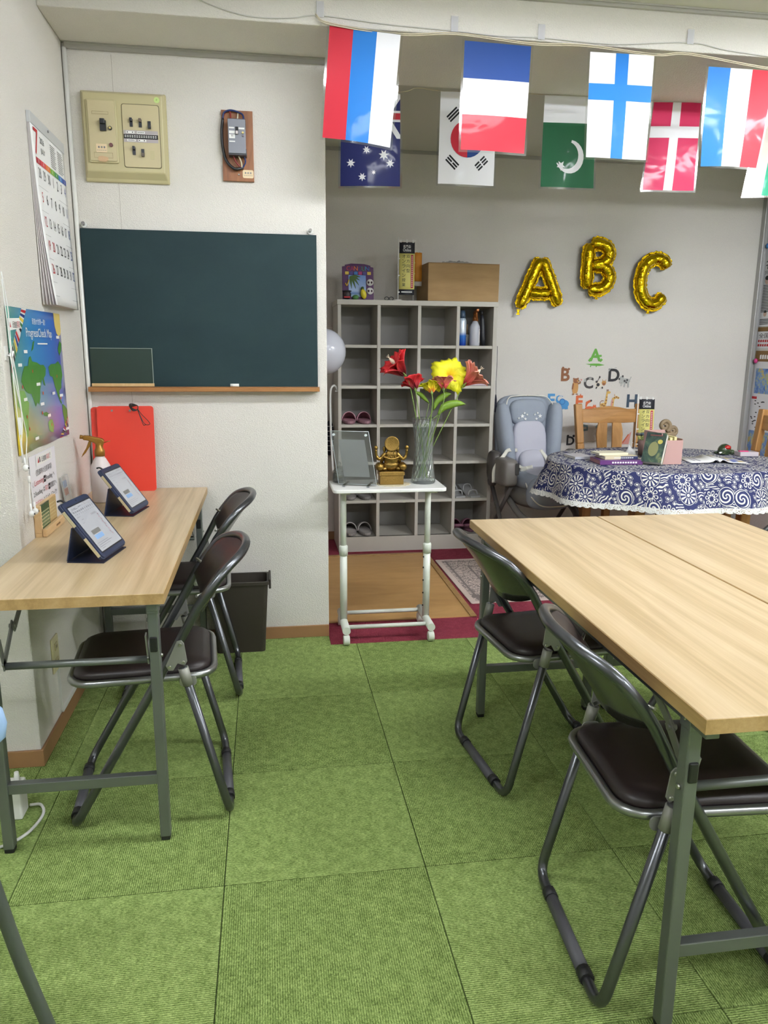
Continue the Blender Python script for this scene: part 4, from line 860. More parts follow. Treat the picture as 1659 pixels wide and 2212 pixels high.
# ------------------------------------------------------------------ gold foil letters
FOIL = NT('gold_foil'); FOIL.base(S(214, 180, 24)); FOIL.set(Roughness=0.14, Metallic=1.0)
FOIL.bump(FOIL.noise(FOIL.coord(), 26, 2, 0.5, 0.6), 0.55, 0.012); FOIL = FOIL.m
FLG = NT('gold_foil_seam'); FLG.base(S(200, 164, 20)); FLG.set(Roughness=0.22, Metallic=1.0); FLG.bump(FLG.noise(FLG.coord(), 120, 2), 0.9, 0.006); FLG = FLG.m
def foil_letter(label, loc, strokes, closed, tail, r=0.036):
    t = T('foil_balloon', label, 'balloon', loc, group='gold foil letter balloons')
    body = MB(); fl_ = MB()
    for pts, cl_ in zip(strokes, closed):
        p3 = catmull([(x, 0, z) for x, z in pts], 6, cl_); n = len(p3)
        rr = [r*(1+0.06*sin(i*2.4)+0.04*sin(i*5.1)) for i in range(n)]
        if not cl_:
            for i in range(n):
                e = min(i, n-1-i)/2.5
                if e < 1: rr[i] *= (0.35+0.65*math.sqrt(max(0, 1-(1-e)**2)))
        body.tube(p3, rr, 12, cl_)
        # crimped seam flange lying in the letter plane
        m = len(p3)
        for sd in (-1, 1):
            vs_ = []
            for i in range(m):
                tn = (p3[(i+1) % m]-p3[i-1]) if cl_ else (p3[min(i+1, m-1)]-p3[max(i-1, 0)]); nn = V((-tn.z, 0, tn.x)).normalized()*sd
                vs_ += [p3[i]+nn*(rr[i]*0.9), p3[i]+nn*(rr[i]+0.010+0.004*(i % 2))+V((0, 0.002*((i % 3)-1), 0))]
            fs = [(2*i, 2*((i+1) % m), 2*((i+1) % m)+1, 2*i+1) for i in range(m if cl_ else m-1)]
            fl_.add(vs_, fs)
    body.build('inflated_body', FOIL, t); fl_.build('seam_flange', FLG, t, solid=0.001)
    for (x, z) in tail:
        MB().prism([(-0.012, 0), (-0.006, -0.02), (-0.014, -0.034), (0.012, -0.036), (0.006, -0.02), (0.012, 0)], lambda u_, v_, w: V((x+u_, w-0.003, z+v_)), 0.004).build('tail_tab', FLG, t)
YL = YW-0.048
foil_letter('gold foil balloon shaped like the letter A, leftmost of three', (1.80, YL, 1.70), [[(-0.135, -0.155), (-0.085, -0.03), (-0.035, 0.09), (0.0, 0.165)], [(0.135, -0.135), (0.09, -0.02), (0.04, 0.09), (0.004, 0.165)], [(-0.075, -0.055), (0.0, -0.058), (0.075, -0.055)]], [False]*3, [(-0.140, -0.160)], 0.034)
foil_letter('gold foil balloon shaped like the letter B, highest of three', (2.198, YL, 1.822), [[(-0.072, -0.145), (-0.074, 0.0), (-0.070, 0.145)], [(-0.06, 0.142), (0.02, 0.140), (0.068, 0.105), (0.066, 0.055), (0.02, 0.018), (-0.05, 0.012)], [(-0.05, 0.004), (0.03, 0.0), (0.078, -0.04), (0.078, -0.098), (0.03, -0.143), (-0.06, -0.146)]], [False]*3, [(0.0, -0.175)], 0.036)
foil_letter('gold foil balloon shaped like the letter C, rightmost of three', (2.594, YL, 1.735), [[(0.092, 0.085), (0.062, 0.135), (0.0, 0.145), (-0.062, 0.105), (-0.09, 0.02), (-0.08, -0.075), (-0.03, -0.14), (0.035, -0.142), (0.085, -0.085)]], [False], [(-0.02, -0.175)], 0.037)

# ------------------------------------------------------------------ alphabet wall stickers
SG = 'alphabet animal wall stickers'
SK = {k: pm('sticker_'+k, c, 0.6) for k, c in dict(green=(104, 172, 66), brown=(140, 88, 54), dark=(66, 62, 62), black=(40, 40, 44), blue=(74, 148, 204), orange=(212, 104, 58), slate=(58, 76, 94), cream=(228, 220, 204), yellow=(216, 178, 96), tan=(196, 146, 84), grey=(176, 178, 174), teal=(120, 150, 160), pink=(214, 150, 140), white=(236, 236, 234), dblue=(50, 112, 176)).items()}
def sticker(name, label, x, z, parts, cat='wall sticker'):
    t = T(name, label, cat, (x, YW-0.0015, z), group=SG)
    for k, (poly, c) in enumerate(parts):
        MB().prism(poly, lambda u_, v_, w: V((u_, -w-0.0002-0.00025*k, v_)), 0.0004).build('shape', SK[c], t)
    return t
def letter(ch, label, x, z, h, c, extra=()):
    t = T('letter_sticker', label, 'wall sticker', (x, YW-0.0018, z), group=SG)
    MB().text(ch, lambda u_, v_, w=0: V((u_, -0.0003, v_)), 0, 0, 0, tall=h, align='C', bold=0.03).build('letter', SK[c], t, solid=0.0004)
    for k, (poly, cc) in enumerate(extra): MB().prism(poly, lambda u_, v_, w: V((u_, -w-0.0004-0.0002*k, v_)), 0.0004).build('shape', SK[cc], t)
    return t
def E_(cx, cy, rx, ry=None, n=18): return circ(cx, cy, rx, n, ry)
def cap(pts, r):
    """thick polyline as polygon"""
    L_, R_ = [], []
    for i, (x, y) in enumerate(pts):
        x0, y0 = pts[max(0, i-1)]; x1, y1 = pts[min(len(pts)-1, i+1)]; d = math.hypot(x1-x0, y1-y0) or 1; nx, ny = -(y1-y0)/d, (x1-x0)/d
        rr = r if not isinstance(r, (list, tuple)) else r[i]; L_.append((x+nx*rr, y+ny*rr)); R_.append((x-nx*rr, y-ny*rr))
    return L_+R_[::-1]
letter('A', 'green letter A sticker at the top of the alphabet group', 2.24, 1.205, 0.085, 'green', [(cap([(-0.045, 0.0), (-0.03, 0.02)], 0.008), 'green'), (cap([(0.035, 0.0), (0.05, 0.015)], 0.008), 'green'), (cap([(0.0, 0.035), (0.045, 0.037)], 0.007), 'green')])
sticker('crocodile_sticker', 'flat green crocodile sticker below the letter A', 2.242, 1.182, [([(-0.07, 0.006), (-0.02, -0.006), (0.03, -0.008), (0.07, -0.002), (0.045, 0.004), (0.028, 0.008), (-0.01, 0.008), (-0.04, 0.006)], 'green'), (cap([(-0.03, -0.004), (-0.034, -0.016)], 0.003), 'green'), (cap([(0.01, -0.006), (0.008, -0.016)], 0.003), 'green')])
letter('B', 'brown letter B sticker with bear ears', 2.032, 1.070, 0.088, 'brown', [(E_(-0.02, 0.09, 0.008), 'brown'), (E_(0.022, 0.082, 0.008), 'brown')])
sticker('bear_sticker', 'brown standing bear sticker beside the letter B', 2.108, 1.035, [(E_(0, -0.008, 0.022, 0.052), 'tan'), (E_(0.003, 0.038, 0.021, 0.017), 'brown'), (E_(-0.014, 0.052, 0.006), 'brown'), (E_(0.016, 0.053, 0.006), 'brown'), (E_(0.018, 0.038, 0.010, 0.008), 'tan'), (E_(0.022, 0.041, 0.004), 'black'), (cap([(0.016, 0.018), (0.032, 0.022), (0.034, 0.034)], 0.005), 'brown'), (E_(0.040, 0.044, 0.006), 'pink'), (cap([(-0.016, 0.02), (-0.02, -0.02)], 0.005), 'brown'), (E_(0.004, -0.056, 0.018, 0.008), 'white'), (cap([(-0.012, -0.05), (-0.012, -0.058)], 0.009), 'brown'), (cap([(0.012, -0.05), (0.012, -0.058)], 0.009), 'brown')])
letter('C', 'black and white letter C sticker', 2.203, 1.020, 0.078, 'dark', [(E_(-0.026, 0.055, 0.008, 0.012), 'grey'), (E_(0.01, 0.07, 0.012, 0.005), 'grey')])
sticker('cow_sticker', 'black and white cow sticker beside the letter C', 2.285, 1.050, [(E_(0, 0, 0.034, 0.022), 'cream'), (E_(-0.012, -0.004, 0.012, 0.012), 'black'), (E_(0.030, 0.010, 0.017, 0.014), 'tan'), (E_(0.030, 0.0, 0.012, 0.009), 'brown'), (E_(-0.024, 0.016, 0.008), 'dark'), (cap([(0.020, 0.022), (0.018, 0.032)], 0.002), 'tan'), (cap([(0.040, 0.022), (0.044, 0.032)], 0.002), 'tan'), (cap([(-0.02, 0.016), (-0.006, 0.044)], 0.002), 'dark'), (E_(-0.004, 0.048, 0.005, 0.008), 'dark'), (cap([(-0.02, -0.018), (-0.026, -0.03)], 0.004), 'black'), (cap([(0.018, -0.018), (0.022, -0.03)], 0.004), 'black')])
letter('D', 'black letter D sticker in the upper row with a small grey flick', 2.385, 1.068, 0.088, 'black', [(cap([(-0.04, 0.07), (-0.03, 0.088), (-0.016, 0.09)], 0.003), 'grey'), (cap([(0.0, 0.092), (0.016, 0.094)], 0.002), 'grey')])
sticker('dog_sticker', 'spotted grey and white dog sticker beside the upper letter D', 2.466, 1.072, [(E_(0.008, 0, 0.034, 0.018), 'grey'), (E_(-0.024, 0.018, 0.019, 0.015), 'grey'), (E_(-0.040, 0.014, 0.006), 'black'), (E_(-0.016, 0.032, 0.007, 0.008), 'dark'), (E_(0.0, 0.0, 0.008), 'dark'), (E_(0.018, 0.006, 0.007), 'black'), (E_(0.012, -0.01, 0.006), 'dark'), (cap([(0.038, 0.008), (0.046, 0.030)], 0.003), 'grey'), (cap([(-0.014, -0.01), (-0.026, -0.034)], 0.005), 'grey'), (cap([(0.004, -0.012), (-0.002, -0.042)], 0.005), 'grey'), (cap([(0.028, -0.012), (0.030, -0.044)], 0.005), 'grey'), (cap([(-0.03, 0.004), (-0.036, -0.014)], 0.004), 'grey')])
letter('E', 'blue letter E sticker half hidden by the high chair', 1.940, 0.900, 0.085, 'blue')
sticker('elephant_sticker', 'blue elephant sticker with raised trunk', 2.016, 0.930, [(E_(0.012, -0.016, 0.042, 0.030), 'blue'), (E_(0.004, 0.0, 0.022, 0.022), 'dblue'), (E_(0.004, 0.0, 0.016, 0.016), 'blue'), (cap([(-0.022, -0.008), (-0.038, 0.012), (-0.034, 0.034), (-0.018, 0.042)], [0.010, 0.007, 0.005, 0.004]), 'blue'), (cap([(0.034, -0.03), (0.036, -0.052)], 0.012), 'blue'), (cap([(0.01, -0.034), (0.014, -0.05)], 0.010), 'blue'), (cap([(-0.01, 0.036), (-0.008, 0.044)], 0.002), 'blue'), (cap([(0.0, 0.034), (0.006, 0.040)], 0.002), 'blue')])
letter('F', 'orange letter F sticker with little horns, behind the wooden chair', 2.143, 0.885, 0.088, 'orange', [([(-0.022, 0.088), (-0.012, 0.088), (-0.018, 0.102)], 'orange'), ([(0.002, 0.088), (0.012, 0.088), (0.008, 0.102)], 'orange')])
sticker('fox_sticker', 'orange fox sticker lying above the wooden chair back', 2.222, 0.900, [(E_(0, -0.016, 0.034, 0.014), 'orange'), (cap([(-0.028, -0.006), (-0.022, 0.022), (0.004, 0.036)], [0.004, 0.010, 0.008]), 'orange'), (E_(0.008, 0.037, 0.007), 'black'), ([(0.018, -0.008), (0.030, 0.012), (0.036, 0.002), (0.044, 0.012), (0.046, -0.004), (0.056, -0.014), (0.030, -0.024)], 'orange'), (E_(0.056, -0.014, 0.004), 'black'), ([(0.034, -0.012), (0.052, -0.014), (0.034, -0.022)], 'white')])
sticker('giraffe_sticker', 'yellow spotted giraffe sticker with a long upright neck', 2.332, 0.935, [(E_(-0.012, -0.03, 0.024, 0.016), 'yellow'), (cap([(0.004, -0.02), (0.010, 0.02), (0.012, 0.052)], [0.010, 0.007, 0.006]), 'yellow'), (E_(0.022, 0.058, 0.016, 0.009), 'yellow'), (cap([(0.012, 0.066), (0.010, 0.080)], 0.002), 'brown'), (cap([(0.018, 0.066), (0.020, 0.080)], 0.002), 'brown'), (E_(-0.020, -0.028, 0.006), 'brown'), (E_(-0.006, -0.034, 0.006), 'brown'), (E_(0.004, -0.018, 0.005), 'brown'), (E_(0.008, 0.004, 0.005), 'brown'), (E_(0.011, 0.026, 0.004), 'brown'), (cap([(-0.026, -0.04), (-0.028, -0.064)], 0.003), 'yellow'), (cap([(-0.010, -0.042), (-0.010, -0.066)], 0.003), 'yellow'), (cap([(0.006, -0.036), (0.010, -0.064)], 0.003), 'yellow'), (cap([(-0.034, -0.028), (-0.036, -0.01), (-0.026, 0.002), (-0.010, 0.0)], 0.0018), 'brown')])
sticker('letter_sticker', 'letter G sticker drawn as a bending giraffe neck', 2.402, 0.925, [(cap([(-0.010, -0.06), (-0.016, -0.02), (-0.010, 0.024), (0.012, 0.036), (0.034, 0.028)], [0.012, 0.011, 0.010, 0.009, 0.006]), 'yellow'), (cap([(-0.014, -0.06), (-0.020, -0.02), (-0.015, 0.02)], 0.005), 'pink'), (E_(-0.002, 0.032, 0.005), 'brown'), (E_(0.012, 0.036, 0.005), 'brown'), (E_(-0.012, 0.0, 0.004), 'brown'), (E_(0.026, 0.031, 0.004), 'brown'), (cap([(0.0, 0.042), (-0.004, 0.056)], 0.002), 'tan'), (cap([(-0.012, -0.045), (-0.008, -0.06)], 0.010), 'brown')])
letter('H', 'dark slate letter H sticker beside the small banner on the cloth table', 2.532, 0.890, 0.090, 'slate')
letter('D', 'black letter sticker with panda ears beside the high chair', 2.096, 0.628, 0.062, 'black', [(E_(-0.020, 0.064, 0.009), 'black'), (E_(0.022, 0.064, 0.009), 'black')])
sticker('panda_sticker', 'small black sticker peeking out behind the wooden chair post', 2.165, 0.615, [(E_(0, 0, 0.016, 0.014), 'black')])
sticker('letter_sticker', 'faded teal letter sticker seen between the slats of the wooden chair', 2.205, 0.72, [(cap([(-0.03, -0.03), (-0.03, 0.05)], 0.008), 'teal'), (cap([(-0.03, 0.046), (0.008, 0.04), (0.010, 0.016), (-0.028, 0.01)], 0.008), 'teal')])
sticker('letter_sticker', 'faded teal fish-like sticker seen above the second chair slat', 2.305, 0.755, [(E_(0, 0, 0.030, 0.016), 'teal'), ([(0.026, 0), (0.046, 0.014), (0.046, -0.014)], 'teal')])
sticker('flamingo_sticker', 'pink triangular sticker low behind the wooden chair', 2.495, 0.66, [([(-0.03, -0.03), (0.036, -0.03), (0.05, 0.06)], 'pink'), (cap([(-0.01, -0.02), (0.03, 0.04)], 0.004), 'orange')])

# ------------------------------------------------------------------ clippings on the right wall
def wallsheet(name, label, y1, y0, z0, z1, col=(228, 228, 232)):
    """sheet on the right wall; u=0 at the far end y1, u runs towards the camera"""
    t = T(name, label, 'poster', (XR-0.0015, y1, z0)); W_ = y1-y0; H_ = z1-z0
    bx(-0.001, 0, -W_, 0, 0, H_).build('sheet', pm(name+'_paper%d' % int(z0*100), col, 0.6), t)
    return t, (lambda d: (lambda u_, v_, w=0.0: V((-0.001-d, -u_*W_, v_*H_)))), W_, H_
t, g, W_, H_ = wallsheet('newspaper_clipping', 'newspaper clipping with a big headline pinned on the right wall', 5.015, 4.66, 1.45, 1.995)
m = MB(); m.text('名門校', g(0.0008), 0.05, 0.70, 0, tall=0.13, fit=0.75); m.text('完全1対1', g(0.0008), 0.04, 0.635, 0, tall=0.05, fit=0.5)
for c in range(3):
    for r in range(26):
        if c == 0 and 17 < r < 22: continue
        z = 0.50-r*0.019; m.face([(0.04+c*0.32, z), (0.32+c*0.32-0.03*R.random(), z), (0.32+c*0.32-0.03*R.random(), z+0.009), (0.04+c*0.32, z+0.009)], g(0.0008))
m.build('print', INK, t)
m = MB(); m.text('特', g(0.0008), 0.06, 0.92, 0, tall=0.06); m.build('red_print', INKR, t)
m = MB(); m.face(circ(0.14, 0.565, 0.07, 14, 0.05), g(0.0010)); m.face(circ(0.18, 0.155, 0.05, 14, 0.035), g(0.001)); m.build('portrait', pm('portrait_skin', (206, 176, 160), 0.6), t)
m = MB(); m.face(circ(0.14, 0.595, 0.07, 14, 0.028), g(0.0013)); m.face(circ(0.18, 0.18, 0.045, 14, 0.014), g(0.0013)); m.build('portrait_hair', INK, t)
t, g, W_, H_ = wallsheet('exam_leaflet', 'leaflet with brown bands and red lines under the newspaper clipping on the right wall', 5.008, 4.66, 1.30, 1.445)
MB().face([(0, 0.80), (1, 0.80), (1, 1), (0, 1)], g(0.0006)).build('brown_band', pm('brown_band', (132, 100, 54), 0.6), t)
m = MB(); m.text('全国自動車', g(0.0008), 0.05, 0.48, 0, tall=0.24, fit=0.8); m.build('print', INK, t)
m = MB()
for r in (0.30, 0.10):
    for q in range(12): m.face([(0.04+q*0.07, r), (0.09+q*0.07, r), (0.09+q*0.07, r+0.12), (0.04+q*0.07, r+0.10)], g(0.0008))
m.build('red_print', INKR, t)
t, g, W_, H_ = wallsheet('map_sheet', 'colourful printed map sheet with a brown header on the lower right wall', 5.005, 4.50, 0.42, 1.285)
MB().face([(0, 0.915), (1, 0.915), (1, 1), (0, 1)], g(0.0006)).build('brown_header', _mc['brown_band'], t)
m = MB(); [m.face([(0.10+q*0.05, 0.935), (0.135+q*0.05, 0.935), (0.135+q*0.05, 0.97), (0.10+q*0.05, 0.965)], g(0.0010)) for q in range(8)]; m.build('header_print', INKW, t)
mm = NT('printed_map'); nz = mm.noise(mm.coord(), 14, 4, 0.6); nz2 = mm.noise(mm.coord(), 60, 3)
mm.base(mm.ramp(mm.math('ADD', mm.math('MULTIPLY', nz, 0.75), mm.math('MULTIPLY', nz2, 0.25)), [(0.38, S(70, 110, 180)), (0.5, S(130, 160, 206)), (0.53, S(186, 190, 120)), (0.62, S(206, 150, 120))])); mm.set(Roughness=0.5)
for a in ((0.05, 0.98, 0.66, 0.86), (0.03, 0.6, 0.14, 0.36)): MB().face([(a[0], a[2]), (a[1], a[2]), (a[1], a[3]), (a[0], a[3])], g(0.0006)).build('map_field', mm.m, t)
m = MB()
for k in range(70):
    a, b = R.random()*0.92+0.03, 0.38+R.random()*0.22; m.face([(a, b), (a+0.035, b), (a+0.035, b+0.008), (a, b+0.008)], g(0.0006))
    a, b = R.random()*0.92+0.03, 0.01+R.random()*0.11; m.face([(a, b), (a+0.03, b), (a+0.03, b+0.009), (a, b+0.009)], g(0.0006))
m.build('print', INK, t)
m = MB(); m.face([(0.02, 0.615), (0.13, 0.615), (0.13, 0.635), (0.02, 0.635)], g(0.0008)); m.build('red_tab', INKR, t)
m = MB(); m.face([(0.42, 0.635), (0.58, 0.635), (0.58, 0.655), (0.42, 0.655)], g(0.0008)); m.build('green_tab', pm('green_tab', (50, 100, 60), 0.6), t)
for (yy, zz, c, d) in ((5.0, 1.985, (60, 130, 190), 'blue round magnet at the top of the newspaper clipping'), (4.995, 1.215, (200, 60, 130), 'pink round magnet at the top of the map sheet')):
    tag(MB().ell((XR-0.012, yy-0.01, zz), 0.011, 0.017, 0.017, 14, 8).build('magnet', pm('magnet_%d' % c[0], c, 0.4)), d, 'magnet')
# ------------------------------------------------------------------ tablets on the left table
NAVY = pm('navy_case', (34, 44, 72), 0.45, bump=0.15, bs=900, bd=0.0003); NAVYD = pm('navy_case_inside', (20, 26, 48), 0.5)
SCR = NT('tablet_screen'); SCR.base(S(120, 122, 126)); SCR.set(Roughness=0.25); SCR.b.inputs['Emission Color'].default_value = S(206, 208, 214); SCR.b.inputs['Emission Strength'].default_value = 0.28; SCR = SCR.m
def tablet(label, x, y, rz):
    t = T('tablet', label, 'tablet', (x, y, 0.70), rz, group='tablets in navy folding cases'); W_, H_, tl = 0.175, 0.188, 0.63
    # local: width along +Y, face normal towards +X, leaning back towards -X
    up = V((-sin(tl), 0, cos(tl))); nr = V((cos(tl), 0, sin(tl)))
    fn = lambda u_, v_, w=0.0: V((0, 0, 0.011))+V((0, 1, 0))*u_+up*v_+nr*w
    MB().prism(rrect(0, W_, 0, H_, 0.012), fn, -0.010).build('case_back', NAVY, t, bevel=0.002)
    MB().prism(rrect(0.003, W_-0.003, 0.003, H_-0.003, 0.010), lambda a, b, w=0: fn(a, b, w-0.001), 0.005).build('tablet_body', NAVY, t, bevel=0.0015)
    MB().prism(rrect(0.0135, W_-0.0095, 0.016, H_-0.016, 0.004), lambda a, b, w=0: fn(a, b, w+0.0036), 0.0006).build('bezel', BLACK, t)
    sc_ = MB().prism(rrect(0.016, W_-0.012, 0.020, H_-0.020, 0.002, 2), lambda a, b, w=0: fn(a, b, w+0.0042), 0.0004).build('screen', SCR, t)
    SW, SHh = W_-0.028, H_-0.040
    f2 = lambda d: (lambda a, b, w=0: fn(0.016+a*SW, 0.020+b*SHh, 0.0047+d))
    gk = MB()
    for q in range(11):
        gk.face([(0.06+q*0.085, 0.86), (0.10+q*0.085, 0.86), (0.10+q*0.085, 0.895), (0.06+q*0.085, 0.895)], f2(0)); gk.face([(0.06+q*0.085, 0.81), (0.085+q*0.085, 0.81), (0.085+q*0.085, 0.828), (0.06+q*0.085, 0.828)], f2(0))
    for a, b, c in ((0.06, 0.945, 0.2), (0.06, 0.925, 0.26), (0.38, 0.945, 0.12), (0.06, 0.76, 0.14), (0.62, 0.72, 0.22), (0.62, 0.70, 0.26), (0.16, 0.69, 0.1), (0.12, 0.62, 0.07), (0.06, 0.16, 0.5), (0.06, 0.12, 0.62), (0.06, 0.08, 0.5), (0.1, 0.04, 0.15)): gk.face([(a, b), (a+c, b), (a+c, b+0.009), (a, b+0.009)], f2(0))
    gk.build('screen_print', pm('screen_grey', (120, 120, 126), 0.4), sc_)['kind'] = 'stuff'
    MB().face([(0.58, 0.93), (0.96, 0.93), (0.96, 0.985), (0.58, 0.985)], f2(0)).build('grey_tabs', pm('screen_tab', (160, 160, 166), 0.4), sc_)
    MB().face([(0.16, 0.345), (0.52, 0.345), (0.52, 0.435), (0.16, 0.435)], f2(0)).build('grey_button', pm('screen_button_grey', (118, 118, 116), 0.4), sc_)
    MB().face([(0.16, 0.235), (0.52, 0.235), (0.52, 0.325), (0.16, 0.325)], f2(0)).build('blue_button', pm('screen_button_blue', (134, 170, 214), 0.4), sc_)
    m = MB()
    for q in range(9): m.face(circ(0.86-0.03*(q % 2), 0.66-q*0.058, 0.028, 8, 0.022), f2(0))
    m.build('chain_of_dots', pm('screen_mauve', (150, 128, 138), 0.4), sc_)
    for v0, v1 in ((0.012, 0.075), (0.115, 0.165)):
        MB().prism([(v0, -0.0075), (v1, -0.0075), (v1, 0.001), (v0, 0.001)], lambda a, b, w=0: fn(-0.0008-w, a, b), 0.001).build('edge_opening', pm('tablet_edge_gold', (206, 194, 160), 0.35, 0.4), t)
    MB().cyl(fn(W_/2, H_-0.009, 0.003), fn(W_/2, H_-0.009, 0.0046), 0.0025, n=8).build('camera_hole', INK, t)
    # folding stand: floor flap and rear flap
    rear = fn(0, 0.115, -0.011)
    MB().prism([(0.002, 0.002), (W_-0.002, 0.002), (W_-0.002, 0.104), (0.002, 0.104)], lambda a, b, w=0: V((0.002-b, a, 0.0+w)), 0.003).build('floor_flap', NAVYD, t)
    p0, p1 = V((-0.100, 0, 0.004)), V((rear.x-0.004, 0, rear.z))
    d = (p1-p0); dn = d.normalized(); nn = V((-dn.z, 0, dn.x))
    MB().prism([(0.002, 0), (W_-0.002, 0), (W_-0.002, d.length), (0.002, d.length)], lambda a, b, w=0: p0+dn*b+V((0, a, 0))+nn*w, 0.003).build('rear_flap', NAVY, t)
    MB().tube(catmull([fn(0.05, H_-0.002, -0.006), fn(0.045, H_+0.010, -0.010), fn(0.03, H_+0.012, -0.012)], 4), 0.003, 6).build('elastic_tab', BLACK, t)
    return t
tablet('tablet in a navy folding case on the left table, nearer the camera', -0.452, 2.098, -0.178)
tablet('tablet in a navy folding case on the left table beside the spray bottle', -0.470, 2.693, -0.175)

# ------------------------------------------------------------------ wooden desk calendar
LW = wood('pale_beech', (206, 172, 126), (224, 192, 146), 22, (1, 0.15, 1))
dc = T('desk_calendar', 'small beech stand holding a green card calendar against the left wall', 'desk calendar', (-0.7195, 2.425, 0.70))
bx(0, 0.0215, 0, 0.215, 0, 0.012).build('base', LW, dc, bevel=0.001); bx(0.022, 0.036, 0, 0.215, 0.0, 0.026).build('front_rail', LW, dc, bevel=0.003)
bx(0, 0.012, 0.0125, 0.215, 0.0125, 0.098).build('back_board', LW, dc, bevel=0.001)
bx(0.0, 0.0215, 0, 0.012, 0.0125, 0.098).build('end_block', LW, dc, bevel=0.001)
cdn = NT('green_card'); sp = cdn.n('SeparateXYZ'); cdn.put(sp.inputs[0], cdn.coord()); cdn.base(cdn.ramp(cdn.math('MULTIPLY', sp.outputs[2], 10), [(0.1, S(128, 146, 108)), (0.9, S(36, 84, 52))])); cdn.set(Roughness=0.25)
bx(0.015, 0.017, 0.018, 0.115, 0.014, 0.096).build('card', cdn.m, dc); bx(0.0135, 0.015, 0.115, 0.205, 0.014, 0.094).build('tan_card', pm('tan_card', (190, 164, 112), 0.5), dc)
m = MB()
for r in range(5):
    for k in range(7): m.box(0.0172, 0.0174, 0.026+k*0.012, 0.032+k*0.012, 0.026+r*0.011, 0.030+r*0.011)
    for k in range(6): m.box(0.0152, 0.0154, 0.124+k*0.012, 0.129+k*0.012, 0.034+r*0.011, 0.037+r*0.011)
m.build('date_print', pm('pale_print', (220, 214, 170), 0.5), dc)
m = MB(); [m.box(0.0362, 0.0364, 0.11+0.012*k, 0.119+0.012*k, 0.010, 0.016) for k in range(4)]; m.build('brand_print', pm('brown_mark', (120, 84, 52), 0.6), dc)
ac = T('acrylic_case', 'narrow clear acrylic case with colourful letters leaning on the left wall', 'acrylic case', (-0.7195, 2.735, 0.7008))
ACR = pm('acrylic_clear', (214, 216, 212), 0.15, alpha=0.35)
MB().prism(rrect(0, 0.085, 0.0, 0.135, 0.004), lambda a, b, w=0: V((0.022-b*0.13+w, a, b)), 0.006).build('case', ACR, ac)
for k, c in enumerate(((90, 140, 90), (206, 200, 190), (196, 120, 90), (120, 150, 190))): MB().prism(rrect(0.02, 0.062, 0.012+k*0.028, 0.034+k*0.028, 0.004), lambda a, b, w=0: V((0.0235-b*0.13+w, a, b)), 0.002).build('letter_piece', pm('letter_piece_%d' % k, c, 0.5), ac)

# ------------------------------------------------------------------ spray bottles
GOLDP = pm('gold_brown_plastic', (150, 108, 42), 0.3, 0.45); MILK = NT('milky_plastic'); MILK.base(S(226, 214, 212)); MILK.set(Roughness=0.35); MILK = MILK.m
def spray(label, loc, k, rz, body, head, lab=False, group='spray bottles'):
    t = T('spray_bottle', label, 'spray bottle', loc, rz, group=group); t.scale = (k, k, k)
    MB().lathe([(0, 0), (0.034, 0), (0.0375, 0.006), (0.0375, 0.125), (0.035, 0.140), (0.020, 0.168), (0.0165, 0.172), (0.0165, 0.182), (0, 0.182)], 28).build('bottle', body, t)
    MB().lathe([(0, 0.176), (0.019, 0.176), (0.019, 0.198), (0.014, 0.206), (0.013, 0.225), (0, 0.227)], 18).build('collar', head, t)
    MB().prism([(-0.055, 0.238), (-0.058, 0.250), (-0.052, 0.256), (-0.038, 0.254), (0.012, 0.242), (0.020, 0.234), (0.014, 0.214), (-0.008, 0.214), (-0.016, 0.226), (-0.04, 0.236)], lambda a, b, w=0: V((a, w-0.011, b)), 0.022).build('spray_head', head, t, bevel=0.004)
    MB().prism([(-0.034, 0.238), (-0.026, 0.234), (-0.032, 0.215), (-0.050, 0.188), (-0.066, 0.172), (-0.060, 0.186), (-0.046, 0.208)], lambda a, b, w=0: V((a, w-0.007, b)), 0.014).build('trigger', head, t, bevel=0.002)
    MB().cyl((-0.055, 0, 0.248), (-0.066, 0, 0.250), 0.007, 0.008, n=12).build('nozzle', head, t); MB().cyl((0.018, 0, 0.226), (0.04, 0, 0.232), 0.0015, n=6).build('lock_pin', head, t)
    if lab:
        L_ = MB().grid(lambda a, b: V((0.0381*cos(-pi/2+(a-0.5)*1.9), 0.0381*sin(-pi/2+(a-0.5)*1.9), 0.022+0.095*b)), 10, 1).build('label', WHITEP, t)
        m = MB(); pt = lambda a, b, d=0.0385: V((d*cos(-pi/2+(a-0.5)*1.9), d*sin(-pi/2+(a-0.5)*1.9), 0.022+0.095*b))
        for r in range(11):
            for q in range(5): m.add([pt(0.1+q*0.16, 0.06+r*0.068), pt(0.23+q*0.16, 0.06+r*0.068), pt(0.23+q*0.16, 0.085+r*0.068), pt(0.1+q*0.16, 0.085+r*0.068)], [(0, 1, 2, 3)])
        for q in range(3): m.add([pt(0.15+q*0.25, 0.84), pt(0.30+q*0.25, 0.84), pt(0.30+q*0.25, 0.92), pt(0.15+q*0.25, 0.92)], [(0, 1, 2, 3)])
        m.build('label_print', pm('label_brown', (110, 84, 78), 0.6), L_)
    return t
spray('white spray bottle with a gold trigger head in the corner of the left table', (-0.628, 2.985, 0.70), 1.0, 0.12, MILK, GOLDP)

